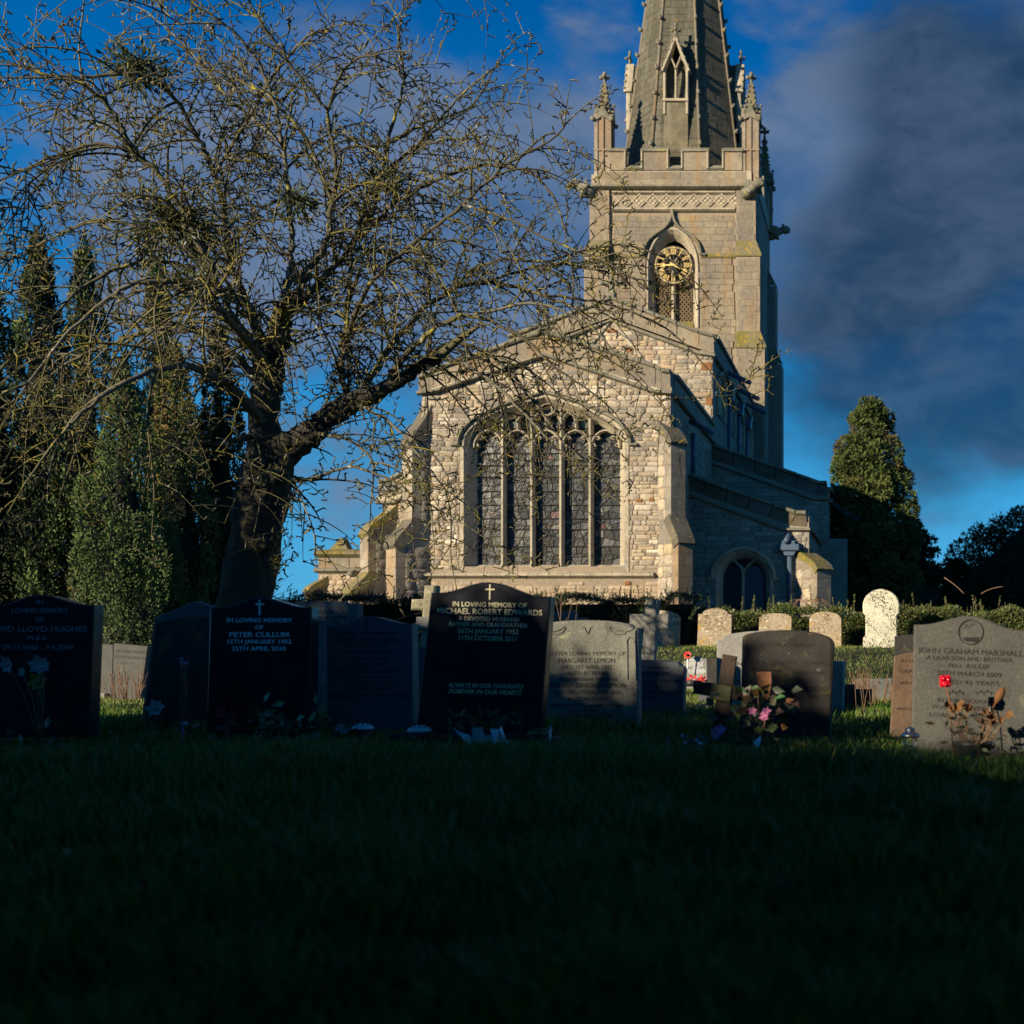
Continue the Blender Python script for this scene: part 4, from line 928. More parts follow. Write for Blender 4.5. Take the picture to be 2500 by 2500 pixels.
def hand(name, ang, l, w, spade, y):
    mb = MB(); dx, dz = math.cos(ang), math.sin(ang); f = lambda u, v: (kx+dx*u-dz*v, kz+dz*u+dx*v)
    out = [(-.2*kr, .02), (.0, w), (l*.62, w*.75), (l*.7, spade), (l*.8, w*.7), (l, .004), (l*.8, -w*.7), (l*.7, -spade), (l*.62, -w*.75), (0, -w), (-.2*kr, -.02)]
    mb.prism([f(*p) for p in out], y-.012, y+.012, 0); mb.build(name, 'gold', CK)
hand('hour_hand', math.radians(183), kr*.68, .035, .12, ky-.075); hand('minute_hand', math.radians(-29), kr*.93, .035, .045, ky-.105)
# string courses and the quatrefoil frieze
string('string_stone', 1436, 1850, 452, 463, DT-.1, .22, TWF, 'coping', 9); string('string_stone', 1494, 1796, 466, 473, DT, .10, TWF, 'dress', 6); string('string_stone', 1494, 1796, 507, 517, DT, .15, TWF, 'dress', 6)
mb = MB(); mb.box((fx0, DT+.26, PZ(512, DT)), (fx1, DT+.32, PZ(464, DT))); FR = mb.build('quatrefoil_frieze', 'dress', TWF.parent)
mb = MB(); n = 9; pw = (1795-1494)/n
for k in range(n):
    cx_ = 1494+pw*(k+.5); mb = MB(); zc = 490
    for sg in (-1, 1): mb.bar(q_t([(cx_-pw/2, zc+sg*16), (cx_+pw/2, zc-sg*16)]), .085, DT-.02+.004*sg, DT+.25, .5)
    for dx_, dz_ in ((0, 0),):
        for ang in range(4):
            a = ang*PI/2; ox, oz = math.cos(a)*6.5, math.sin(a)*6.5
            pts = [(PX(cx_+pw/2+ox+4.6*math.cos(b), DT), PZ(zc+oz+4.6*math.sin(b), DT)) for b in [q*PI/4 for q in range(8)]]
            if cx_+pw/2+ox < 1796: mb.prism(pts, DT+.0, DT+.27, .02)
    mb.build('quatrefoil_panel', 'dress', FR)
# embattled parapet
pz0 = PZ(455, DT-.1); PT = MB(); PT.box((TX0+.2, DT-.02, pz0), (TX1-.2, DT+.35, PZ(418, DT))); PT.box((TX1-.32, DT+.36, pz0), (TX1+.02, TB, PZ(418, DT))); PT.box((TX0-.02, DT+.36, pz0), (TX0+.32, TB, PZ(418, DT))); PT.box((TX0+.33, TB-.3, pz0), (TX1-.33, TB+.02, PZ(418, DT)))
BT = PT.build('battlement', 'dress', CH)
masonry('ashlar_block', [(TX0+.2, pz0), (TX1-.2, pz0), (TX1-.2, PZ(417, DT)), (TX0+.2, PZ(417, DT))], [], plane_y(DT-.02), (.28, .34), (.5, .9), .012, .01, [(.36, .31, .23), (.40, .345, .26), (.33, .28, .21)], BT, sT, False)
for a, b in ((1488, 1526), (1567, 1630), (1665, 1728), (1765, 1812)):
    mb = MB(); mb.box((PX(a, DT), DT-.03, PZ(416, DT)), (PX(b, DT), DT+.34, PZ(370, DT)), tn([(.37, .32, .24)])); MR = mb.build('merlon', 'ashlar', BT)
    mb = MB(); X0, X1 = PX(a-3, DT), PX(b+3, DT); z0, z1 = PZ(371, DT), PZ(357, DT)
    mb.add([(X0, DT-.1, z0), (X1, DT-.1, z0), (X1, DT+.42, z0), (X0, DT+.42, z0), (X0, DT-.1, z0+.07), (X1, DT-.1, z0+.07), (X1, DT+.16, z1), (X0, DT+.16, z1), (X1, DT+.42, z0+.07), (X0, DT+.42, z0+.07)],
           [(0, 1, 5, 4), (4, 5, 6, 7), (7, 6, 8, 9), (1, 2, 8, 6, 5), (3, 0, 4, 7, 9), (0, 3, 2, 1)]); mb.build('merlon_coping', 'coping', BT)
for a, b in ((1526, 1567), (1630, 1665), (1728, 1765)):
    mb = MB(); X0, X1 = PX(a-2, DT), PX(b+2, DT); z0, z1 = PZ(413, DT), PZ(400, DT)
    mb.add([(X0, DT-.1, z0), (X1, DT-.1, z0), (X1, DT+.16, z1), (X0, DT+.16, z1), (X1, DT+.42, z0+.05), (X0, DT+.42, z0+.05), (X0, DT-.02, z0-.07), (X1, DT-.02, z0-.07)], [(0, 1, 2, 3), (3, 2, 4, 5), (6, 7, 1, 0)]); mb.build('embrasure_coping', 'coping', BT)
    for x in (a, b): mb = MB(); mb.box((PX(x-1.6, DT), DT-.09, PZ(412, DT)), (PX(x+1.6, DT), DT+.36, PZ(371, DT))); mb.build('merlon_edge', 'dress', BT)
for k in range(3):                                             # merlons along the north and west sides
    for (lo, hi) in (((TX1-.3, DT+1.3+k*1.75), (TX1+.02, DT+2.2+k*1.75)), ((TX0-.02, DT+1.3+k*1.75), (TX0+.3, DT+2.2+k*1.75)), ((TX0+1.2+k*1.9, TB-.3), (TX0+2.3+k*1.9, TB+.02))):
        mb = MB(); mb.box((*lo, PZ(418, DT)), (*hi, PZ(362, DT))); mb.build('merlon', 'northstone', BT)
# pinnacles
def crocket_me():
    mb = MB(); mb.blob((0, 0, 0), (.085, .085, .075), 6, 4, .25); mb.blob((.05, 0, .05), (.05, .05, .05), 6, 4, .2)
    me = mb.build('crocket', 'coping'); d = me.data; bpy.data.objects.remove(me); return d
CRK = crocket_me()
def inst(name, me, parent, loc, rot=(0, 0, 0), sc=1.):
    o = bpy.data.objects.new(name, me); C.objects.link(o); o.parent = parent; o.location = Vector(loc)-origin(parent); o.rotation_euler = rot; o.scale = (sc,)*3; return o
def pinnacle(x, y, z0, zs, zt, w, matk='ashlar'):
    mb = MB(); h = w/2
    mb.box((x-h*.86, y-h*.86, z0), (x+h*.86, y+h*.86, zs), (.36, .31, .25))
    for dx_ in (-1, 1):
        for dy_ in (-1, 1): mb.box((x+dx_*h*.78-h*.2, y+dy_*h*.78-h*.2, z0), (x+dx_*h*.78+h*.2, y+dy_*h*.78+h*.2, zs), (.42, .36, .29))
    for dx_, dy_ in ((0, -1), (0, 1), (1, 0), (-1, 0)): mb.box((x+dx_*h*.9-h*.12, y+dy_*h*.9-h*.12, z0), (x+dx_*h*.9+h*.12, y+dy_*h*.9+h*.12, zs), (.42, .36, .29))
    mb.box((x-h*1.12, y-h*1.12, z0-.02), (x+h*1.12, y+h*1.12, z0+.22), (.4, .34, .27)); mb.box((x-h*1.04, y-h*1.04, z0+(zs-z0)*.5), (x+h*1.04, y+h*1.04, z0+(zs-z0)*.5+.07), (.4, .34, .27))
    PN = mb.build('pinnacle', matk, CH)
    for a in range(4):                                         # gablets
        ca, sa = math.cos(a*PI/2), math.sin(a*PI/2); f = lambda u, v, z: (x+u*ca-v*sa, y+u*sa+v*ca, z)
        mb = MB(); mb.add([f(-h*1.05, -h*1.1, zs-.3), f(0, -h*1.15, zs+.42), f(h*1.05, -h*1.1, zs-.3), f(0, -h*1.12, zs-.12), f(-h*1.05, -h*.6, zs-.3), f(0, -h*.4, zs+.42), f(h*1.05, -h*.6, zs-.3)], [(0, 3, 1), (3, 2, 1), (0, 1, 5, 4), (1, 2, 6, 5)]); mb.build('gablet', 'coping', PN)
        inst('crocket', CRK, PN, f(-h*1.1, -h*1.1, zs-.22), (0, 0, R.uniform(0, 6)), 1.35); inst('crocket', CRK, PN, f(0, -h*1.1, zs+.5), (0, 0, R.uniform(0, 6)), .9)
    mb = MB(); r0 = h*.68
    vs = [(x+r0*a, y+r0*b, zs) for a, b in ((-1, -1), (1, -1), (1, 1), (-1, 1))]+[(x+.055*a, y+.055*b, zt-.42) for a, b in ((-1, -1), (1, -1), (1, 1), (-1, 1))]
    mb.add(vs, [(i, (i+1) % 4, 4+(i+1) % 4, 4+i) for i in range(4)]+[(4, 5, 6, 7)], (.8, .72, .5)); mb.build('spirelet', 'coping', PN)
    L = zt-.42-zs
    for k in range(6):
        f_ = (k+.6)/6.4; rr = r0+(.055-r0)*f_
        for a, b in ((-1, -1), (1, -1), (1, 1), (-1, 1)): inst('crocket', CRK, PN, (x+a*rr*1.08, y+b*rr*1.08, zs+L*f_), (0, 0, math.atan2(b, a)), .95-.3*f_)
    mb = MB(); mb.tube([(x, y, zt-.5), (x, y, zt-.3)], [.06, .05], 6); mb.blob((x, y, zt-.06), (.09, .09, .1), 7, 5, .2)
    for a, b in ((1, 0), (-1, 0), (0, 1), (0, -1)): mb.blob((x+a*.15, y+b*.15, zt-.2), .09, 7, 5, .2)
    mb.blob((x, y, zt-.2), .11, 7, 5); mb.build('finial', 'coping', PN)
pw_ = 42*sT
zp0, zps, zpt = PZ(456, DT), PZ(278, DT), PZ(168, DT)
pinnacle(PX(1471, DT), DT+.38, zp0, zps, zpt, pw_); pinnacle(PX(1833, DT)-.02, DT+.38, zp0, zps, zpt, pw_)
pinnacle(PX(1471, DT)+.1, TB-.38, zp0, zps, zpt+.25, pw_); pinnacle(PX(1833, DT)-.02, TB-.38, zp0, zps-.6, zpt-.5+.55, pw_)
# gargoyles
def gargoyle(x, y, z, ang):
    mb = MB(); dx, dy = math.cos(ang), math.sin(ang); f = lambda u, v, w: (x+(dx*u-dy*v)*.82, y+(dy*u+dx*v)*.82, z+w*.82)
    mb.tube([f(-.1, 0, -.25), f(.25, 0, -.16), f(.55, 0, .0), f(.8, 0, .1)], [.24, .26, .21, .17], 8); mb.blob(f(.98, 0, .12), (.24, .2, .19), 8, 6, .2); mb.blob(f(1.16, 0, .05), (.13, .12, .1), 7, 5, .2)
    for s in (-1, 1): mb.blob(f(.9, s*.16, .3), (.07, .06, .12), 6, 4, .2); mb.tube([f(.35, s*.2, -.1), f(.5, s*.26, -.28), f(.62, s*.2, -.3)], [.1, .08, .06], 6); mb.blob(f(.4, s*.2, .12), (.2, .1, .16), 7, 5, .25)
    mb.build('gargoyle', 'coping', CH)
gargoyle(TX0+.12, DT-.02, PZ(464, DT), math.radians(205)); gargoyle(TX1-.45, DT-.15, PZ(466, DT), math.radians(-35)); gargoyle(TX1-.1, TB-.3, PZ(572, TB), math.radians(0)); gargoyle(TX0+.1, TB-.3, PZ(572, TB), math.radians(180))

# ------------------------------------------------------------------ spire
SX, SY = TCX, (DT+TB)/2; SZ0 = PZ(452, DT); AP = 42.9
def ar(z): return .121*(AP-z)          # half width across flats
K = math.tan(PI/8)
def octp(z, a): return [(SX+a/math.cos(PI/8)*math.cos(PI/8+i*PI/4), SY+a/math.cos(PI/8)*math.sin(PI/8+i*PI/4), z) for i in range(8)]
spm = MB(); spm.add(octp(SZ0, ar(SZ0)-.03)+[(SX, SY, AP)], [(i, (i+1) % 8, 8) for i in range(8)], (.8, .8, .75)); SPO = spm.build('spire', 'spire', CH)
# stone courses of the eight faces
zc = SZ0; ci = 0
while zc < 31.5:
    h = R.uniform(.3, .38); a0, a1 = ar(zc), ar(zc+h)
    for i in range(8):
        A, B, A1, B1 = *octp(zc, a0)[i:i+1], octp(zc, a0)[(i+1) % 8], octp(zc+h, a1)[i], octp(zc+h, a1)[(i+1) % 8]
        ln = math.hypot(A[0]-B[0], A[1]-B[1]); n = max(1, round(ln/.62)); off = .5/n if ci % 2 else 0
        ed = sorted(set([0, 1]+[min(1, max(0, (k+.0)/n+off)) for k in range(n+1)])); facing = (math.sin(PI/4+i*PI/4))
        for e0, e1 in zip(ed, ed[1:]):
            if e1-e0 < .05: continue
            g = .006/ln; e0_, e1_ = e0+g, e1-g; l = lambda p, q, t: tuple(p[k]+(q[k]-p[k])*t for k in range(3))
            q = [l(A, B, e0_), l(A, B, e1_), l(A1, B1, e1_), l(A1, B1, e0_)]; ja = R.uniform(.0, .012)
            ux, uy = math.cos(PI/4+i*PI/4), math.sin(PI/4+i*PI/4)
            q = [(x+ux*ja, y+uy*ja, z+(.006 if k < 2 else -.006)) for k, (x, y, z) in enumerate(q)]
            inn = [(x-ux*.06, y-uy*.06, z) for x, y, z in q]
            piece('spire_block', (e1-e0)*ln*h/sT**2*(1 if uy < -.3 else .05), q+inn, [(0, 1, 2, 3), (4, 5, 1, 0), (5, 6, 2, 1), (6, 7, 3, 2), (7, 4, 0, 3)], tuple(R.uniform(.85, 1.15) for _ in '1')*3, SPO)
    zc += h; ci += 1
for i in range(8):                                             # arris rolls with crockets
    a = PI/8+i*PI/4; r = lambda z: ar(z)/math.cos(PI/8)
    mb = MB(); mb.tube([(SX+r(z)*math.cos(a), SY+r(z)*math.sin(a), z) for z in (SZ0, 34.)], [.075, .055], 6, (.30, .27, .21)); mb.build('arris_roll', 'ashlar', SPO)
    for k in range(10):
        z = PZ(335, DT)+k*1.16
        if z < 33: inst('crocket', CRK, SPO, (SX+(r(z)+.1)*math.cos(a), SY+(r(z)+.1)*math.sin(a), z), (0, 0, a), 1.25)
# lucarnes
def lucarne(a):
    ca, sa = math.cos(a), math.sin(a); f = lambda u, v, z: (SX+u*(-sa)+v*ca, SY+u*ca+v*sa, z)     # u sideways, v outwards
    zb, zs, zg, ztop = PZ(350, DT), PZ(228, DT), PZ(152, DT), PZ(72, DT); v0 = ar(PZ(330, DT))+.05; hw = 30*sT; mp = lambda q: f(q[0], -q[1], q[2])
    mb = MB()
    for s in (-1, 1): mb.add([f(s*hw, v0, zs), f(s*hw, v0-1.2, zs), f(s*hw, v0-1.2, zg), f(s*hw, v0, zg)], [(0, 1, 2, 3)], (1, 1, 1)); mb.add([f(s*hw, v0+.02, zs-1.), f(s*hw, ar(zs)-.3, zs-1.), f(s*hw, ar(zs)-.3, zs), f(s*hw, v0+.02, zs)], [(0, 1, 2, 3)])
    mb.add([f(-hw, v0, zb), f(hw, v0, zb), f(hw, v0, zs), f(-hw, v0, zs), f(-hw, ar(zb)-.2, zb), f(hw, ar(zb)-.2, zb), f(-hw, ar(zs)-.2, zs), f(hw, ar(zs)-.2, zs)], [(0, 1, 2, 3), (1, 5, 7, 2), (4, 0, 3, 6)], (1.9, 1.75, 1.5)); L = mb.build('lucarne', 'spire', SPO.parent)
    mb = MB()
    for s in (-1, 1):
        mb.bar([(s*hw*.93, zs-.6), (s*hw*.93, zg)], .13, -v0-.06, -v0+.12, .6, mp=mp); mb.bar([(s*hw*1.12, zg-.1), (s*hw*.5, (zg+ztop)/2-.02), (0, ztop)], .14, -v0-.16, -v0+.2, .6, mp=mp)
        mb.bar(bez((s*hw*.9, zg), (s*hw*.85, zg+.32), (s*hw*.5, zg+.45), (s*hw*.46, zg+.5), 4), .05, -v0-.04, -v0+.1, .5, mp=mp)
        mb.bar(bez((0, zg), (s*.02, zg+.2), (s*hw*.3, zg+.35), (s*hw*.5, zg+.75), 4), .07, -v0-.04, -v0+.1, .5, mp=mp)
    mb.bar([(0, zs), (0, zg+.1)], .1, -v0-.04, -v0+.12, .5, mp=mp); mb.bar([(-hw*1.05, zs), (hw*1.05, zs)], .16, -v0-.12, -v0+.1, .6, mp=mp); mb.build('lucarne_frame', 'dress', L)
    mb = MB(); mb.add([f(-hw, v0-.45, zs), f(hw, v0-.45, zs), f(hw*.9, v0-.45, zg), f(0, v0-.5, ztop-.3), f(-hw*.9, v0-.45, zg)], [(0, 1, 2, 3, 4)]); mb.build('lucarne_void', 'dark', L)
    mb = MB()
    for s in (-1, 1): mb.add([f(s*hw*1.1, v0+.05, zg-.1), f(0, v0+.05, ztop), f(0, v0-2., ztop), f(s*hw*1.1, v0-1.6, zg-.1)], [(0, 1, 2, 3)], (1, 1, 1))
    mb.build('lucarne_roof', 'spire', L)
    for s in (-1, 1):
        for k in range(4): q = (k+.3)/4; inst('crocket', CRK, L, f(s*hw*(1.15-1.1*q), v0+.12, zg-.05+(ztop-zg)*q+.06), (0, 0, a), .8)
    mb = MB(); mb.tube([f(0, v0, ztop-.1), f(0, v0, ztop+.45)], [.07, .05], 6); mb.blob(f(0, v0, ztop+.55), (.07, .07, .13), 6, 5, .1)
    for u, v in ((.16, 0), (-.16, 0), (0, .16)): mb.blob(f(u, v0+v, ztop+.3), .08, 6, 4, .2)
    mb.build('finial', 'coping', L)
for a in (-PI/2, 0, PI): lucarne(a)

# ------------------------------------------------------------------ flush the masonry: the largest 290 of a kind as parts, the rest joined
def flush(kind, matk, cap=290, rest=None):
    L = sorted(PIECES.get(kind, []), key=lambda q: -q[0]); mb = MB()
    for i, (ar_, vs, fs, t, par) in enumerate(L):
        if i < cap: m_ = MB(); m_.add(vs, fs, t, 0, kind == 'rubble_stone'); m_.build(kind, matk, par)
        else: mb.add(vs, fs, t, 0, kind == 'rubble_stone')
    mb.build(rest, matk, CH, kind='stuff'); print(kind, len(L))
flush('rubble_stone', 'rubble', 290, 'rubble_masonry'); flush('ashlar_block', 'ashlar', 290, 'ashlar_masonry'); flush('spire_block', 'spire', 290, 'spire_masonry')
# ------------------------------------------------------------------ gravestones
def hump(xl, xr, yl, yr, ap, yb, xbl=None, xbr=None, kind='serp', n=18, sh=.06, rnd=0):
    """headstone outline in photo px: shoulders (xl,yl) (xr,yr), crest ap, foot yb"""
    xbl = xl if xbl is None else xbl; xbr = xr if xbr is None else xbr; pts = [(xbl, yb), (xbr, yb)]
    w = xr-xl; rt = []
    for i in range(n+1):
        f = i/n; x = xr-w*sh-(xr-w*sh-ap[0])*f
        e = .5-.5*math.cos(PI*f) if kind == 'serp' else (math.sin(PI/2*f) if kind == 'arc' else f)
        if kind == 'arc': e = math.sqrt(max(0, 1-(1-f)**2))
        rt.append((x, yr+(ap[1]-yr)*e))
    if rnd: pts += [(xr, yr+rnd), (xr-rnd*.3, yr+rnd*.3)]
    else: pts.append((xr, yr))
    pts += rt
    for i in range(1, n+1):
        f = 1-i/n; x = xl+w*sh+(ap[0]-xl-w*sh)*f
        e = .5-.5*math.cos(PI*f) if kind == 'serp' else f
        if kind == 'arc': e = math.sqrt(max(0, 1-(1-f)**2))
        pts.append((x, yl+(ap[1]-yl)*e))
    if rnd: pts += [(xl+rnd*.3, yl+rnd*.3), (xl, yl+rnd)]
    else: pts.append((xl, yl))
    return pts
def text_part(s, x, y, w, h, D, Y, matk, parent, rot=0., shear=0., bold=0., name='inscription'):
    cu = bpy.data.curves.new('t', 'FONT'); cu.body = s; cu.align_x = 'CENTER'; cu.resolution_u = 2; cu.shear = shear; cu.offset = bold; cu.extrude = .004
    to = bpy.data.objects.new('t', cu); me0 = bpy.data.meshes.new_from_object(to); n = len(me0.vertices)
    co = np.zeros(n*3); me0.vertices.foreach_get('co', co); co = co.reshape(-1, 3); sc = D/F
    mn, mx = co.min(0), co.max(0); W_, H_ = mx[0]-mn[0], .72
    u = (co[:, 0]-(mn[0]+mx[0])/2)/W_*w; v = (co[:, 1]-.36)/H_*h
    ca, sa = math.cos(rot), math.sin(rot); u, v = u*ca-v*sa, u*sa+v*ca
    og = origin(parent); c = P(x, y, D)
    out = np.stack([c.x+u*sc-og.x, Y-.0015-co[:, 2]*.2-og.y, c.z+v*sc-og.z], 1)
    me0.vertices.foreach_set('co', out.ravel()); me0.materials.clear(); me0.materials.append(M[matk]); me0.update(); me0.name = name
    bpy.data.objects.remove(to); o = bpy.data.objects.new(name, me0); C.objects.link(o); o.parent = parent; return o
def grave(name, label, cat, out, D, matk, thick=.09, texts=(), lm='lblack', ch=.008, rot=0., plinth=None, cross=None, group=None, bold=0.):
    xs_ = [p[0] for p in out]; yb = max(p[1] for p in out); T = thing(name, label, cat, P((min(xs_)+max(xs_))/2, yb, D), group)
    mb = MB(); mb.prism(Q(D)(out), D, D+thick, ch); mb.build('slab', matk, T)
    if plinth:
        (xa, ya, xb, yb_), pd, pm = plinth; mb = MB(); mb.prism(Q(D)([(xa, yb_), (xb, yb_), (xb, ya), (xa, ya)]), D-pd, D+thick+.05, .01); mb.build('plinth', pm, T)
    for t in texts:
        s, x, y, w, h = t[:5]; text_part(s, x, y, w, h, D, D, t[5] if len(t) > 5 and t[5] else lm, T, rot, t[6] if len(t) > 6 else 0., bold)
    if cross:
        x, y0, y1, ya, xa, xb, w = cross; mb = MB(); r = lambda p: Q(D)([p])[0]
        dx = (y1-y0)*math.tan(-rot)*.5
        mb.prism([r((x-w+dx, y0)), (r((x+w+dx, y0))), r((x+w-dx, y1)), r((x-w-dx, y1))][::-1], D-.003, D+.01); mb.prism([r((xa, ya+w)), r((xb, ya+w)), r((xb, ya-w)), r((xa, ya-w))], D-.0036, D+.01); mb.build('carved_cross', lm, T)
    return T
HG = grave('gravestone', 'black polished gravestone with a curved top cut off by the left edge of the view', 'gravestone', hump(-38, 229, 1481, 1477, (96, 1452), 1800, -50, 217), 6.6, 'black', .09,
    [('IN', 98, 1469, 17, 11), ('LOVING MEMORY', 98, 1490, 138, 12), ('OF', 97, 1512, 22, 11), ('DAVID LLOYD HUGHES', 90, 1535, 245, 14), ('M.B.E.', 93, 1557, 52, 11), ('29.12.1960 - 7.6.2009', 93, 1580, 172, 12)], 'lgrey', .006)
grave('gravestone', 'low grey headstone leaning right between two dark stones, dry stems before it', 'gravestone', [(273, 1714), (342, 1716), (362, 1578), (277, 1570)], 15., 'granitedim', .1,
    [('IN LOVING MEMORY', 322, 1591, 74, 7), ('ELLEN ELIZABETH', 318, 1605, 74, 7), ('1897', 306, 1619, 40, 6)], 'lblack', .01, -.06)
grave('gravestone', 'plain grey slab with a mossy ledge tucked behind the low leaning grey headstone', 'gravestone', [(230, 1694), (274, 1698), (277, 1575), (247, 1571)], 16., 'granitedim', .12, plinth=((224, 1692, 262, 1712), .05, 'granite'))
FRM = grave('gravestone', 'speckled grey gravestone with a pointed top and recessed dark panel, leaning right', 'gravestone', [(342, 1775), (505, 1775), (566, 1505), (556, 1498), (474, 1467), (385, 1505), (376, 1508)], 7.6, 'framegrave', .1)
mb = MB(); mb.prism(Q(7.6)([(352, 1768), (500, 1768), (555, 1522)]+bez((555, 1518), (520, 1504), (450, 1500), (383, 1522), 8)), 7.597, 7.61, 0); mb.build('panel', 'darkgrave', FRM)
PC = grave('gravestone', 'dark navy gravestone with white capital lettering and a white cross, curved top', 'gravestone', hump(512, 760, 1483, 1482, (634, 1459), 1790, 503, 757), 7.0, 'black', .1,
    [('IN LOVING MEMORY', 634, 1514, 160, 10.5), ('OF', 633, 1531, 20, 10), ('PETER CULLUM', 633, 1549, 145, 12), ('15TH JANUARY 1952', 634, 1566, 156, 10.5), ('25TH APRIL 2010', 632, 1583, 132, 10.5)], 'lwhite', .008, 0., cross=(634, 1464, 1502, 1475, 624, 645, 1.9), bold=.018)
grave('gravestone', 'flat topped blue grey lichened headstone standing behind the navy and slate stones', 'gravestone', [(712, 1790), (866, 1790), (872, 1474), (838, 1473), (836, 1468), (720, 1468)], 9.6, 'lichengrave', .12,
    [('IN MEMORY OF', 800, 1494, 90, 9), ('A DEAR HUSBAND', 796, 1507, 100, 7), ('WM. JOHN', 796, 1520, 66, 10)], 'lblack')
ED = grave('gravestone', 'blue grey honed gravestone with black lettering and a serpentine top beside the tall black stone', 'gravestone', hump(794, 1006, 1528, 1522, (900, 1505), 1790, 797, 1009), 7.3, 'slate', .1,
    [('LOVING MEMORIES OF', 895, 1546, 143, 10), ('EDGAR ALLAN JEFFS', 897, 1562, 156, 12), ('WHO PASSED AWAY', 897, 1577, 109, 8), ('26TH JANUARY 1992', 897, 1591, 122, 10), ('AGED 69 YEARS', 897, 1607, 102, 9), ('AND HIS WIFE', 898, 1622, 84, 8),
     ('BETTY MAUD JEFFS', 899, 1637, 155, 12), ('WHO PASSED AWAY', 899, 1653, 108, 8), ('26TH MARCH 2007', 899, 1667, 116, 10), ('AGED 81 YEARS', 899, 1682, 101, 9), ('SADLY MISSED BY ALL THE FAMILY', 899, 1698, 198, 9)], 'lblack', .006, 0., cross=(896, 1510, 1538, 1519, 887, 905, 1.3))
def stone_cross(label, cx, top, bot, D, w, arm, aw, matk, lean=0., base=None):
    T = thing('stone_cross', label, 'grave cross', P(cx-lean*(bot-top), bot, D)); s = D/F
    f = lambda x, y: (PX(x+lean*(top-y)+0, D), PZ(y, D))
    ay = arm[0]; pts = [f(cx-w*1.12, bot), f(cx+w*1.12, bot), f(cx+w, ay+aw), f(arm[2], ay+aw), f(arm[2], ay-aw), f(cx+w, ay-aw), f(cx+w, top), f(cx-w, top), f(cx-w, ay-aw), f(arm[1], ay-aw), f(arm[1], ay+aw), f(cx-w, ay+aw)]
    mb = MB(); mb.prism(pts, D, D+.13, .014); mb.build('shaft', matk, T)
    if base:
        for (xa, ya, xb, yb, mk, k) in base: mb = MB(); mb.prism(Q(D)([(xa, yb), (xb, yb), (xb, ya), (xa, ya)]), D-.06*k, D+.2, .015); mb.build('plinth', mk, T)
    return T
stone_cross('lichened yellow stone cross leaning behind the left shoulder of the tall black gravestone', 1049, 1429, 1584, 10.2, 14, (1476, 1006, 1092), 13.5, 'crossstone', .07, [(1018, 1506, 1074, 1538, 'granite', .5), (1010, 1584, 1100, 1800, 'slate', 1.2)])
MI_L = [('IN LOVING MEMORY OF', 1196, 1476, 181, 12), ('MICHAEL ROBERT EDWARDS', 1196, 1493, 256, 14), ('A DEVOTED HUSBAND', 1194, 1511, 149, 10.5), ('FATHER AND GRANDFATHER', 1193, 1525, 191, 10.5), ('26TH JANUARY 1952', 1192, 1541, 148, 12), ('11TH OCTOBER 2011', 1191, 1558, 140, 12),
        ('ALWAYS IN OUR THOUGHTS', 1186, 1674, 184, 11, None, .25), ('FOREVER IN OUR HEARTS', 1185, 1689, 177, 11, None, .25)]
MI = grave('gravestone', 'tall black polished gravestone in the middle with gold lettering and a gold cross', 'gravestone', hump(1052, 1344, 1447, 1457, (1190, 1421), 1800, 1013, 1318, 'serp'), 6.4, 'black', .1, MI_L, 'lgold', .008, math.radians(-1.3),
           plinth=((975, 1788, 1338, 1836), .14, 'black'), cross=(1196, 1427, 1464, 1439, 1186, 1208, 1.5), bold=.004)
LE = grave('gravestone', 'light grey lichened granite gravestone with carved scroll border, shadow across its lower half', 'gravestone', hump(1308, 1558, 1528, 1532, (1435, 1514), 1810, 1300, 1560, 'arc', rnd=9, sh=.05), 7.9, 'granitelichen', .11,
    [('IN EVER LOVING MEMORY OF', 1432, 1595, 190, 10), ('MARGARET LEMON', 1433, 1612, 138, 12), ('DIED 1ST APRIL 1992', 1433, 1628, 124, 10), ('AGED 81 YEARS', 1433, 1643, 98, 9.5), ('ALSO HER DEAR HUSBAND', 1434, 1658, 147, 8.5), ('WILLIAM EDWARD LEMON', 1433, 1673, 190, 12), ('DIED 28TH FEBRUARY 2001', 1434, 1690, 164, 10),
     ('AGED 91 YEARS', 1434, 1706, 98, 9.5), ('MEMORY IS A GOLDEN CHAIN', 1433, 1722, 172, 8.5), ('THAT BINDS US', 1433, 1735, 88, 8.5), ('TILL WE MEET AGAIN', 1433, 1748, 127, 8.5)], 'lblack', .012)
mb = MB()
for sx in (-1, 1):                                             # carved border scrolls
    c = 1434; m_ = lambda l: [(PX(c+sx*(x-c), 7.9), PZ(y, 7.9)) for x, y in l]
    mb.bar(m_(bez((1488, 1530), (1490, 1550), (1515, 1552), (1528, 1545), 8)), .012, 7.892, 7.91, .4); mb.bar(m_(bez((1490, 1528), (1505, 1545), (1535, 1545), (1546, 1534), 8)), .012, 7.892, 7.91, .4); mb.bar(m_([(1550, 1540), (1552, 1660)]), .012, 7.892, 7.91, .4); mb.bar(m_([(1531, 1562), (1532, 1660)]), .01, 7.892, 7.91, .4); mb.bar(m_(bez((1531, 1570), (1530, 1548), (1548, 1552), (1551, 1570), 8)), .01, 7.892, 7.91, .4)
    mb.bar(m_(bez((1434, 1548), (1442, 1538), (1438, 1528), (1446, 1532), 8)), .01, 7.892, 7.91, .4)
mb.build('carved_border', 'granitelichen', LE, kind='stuff')
grave('gravestone', 'small grey stone just visible above the left shoulder of the light grey granite gravestone', 'gravestone', [(1347, 1600), (1407, 1600), (1408, 1494), (1403, 1491), (1350, 1493)], 25.5, 'lichengrave', .14)
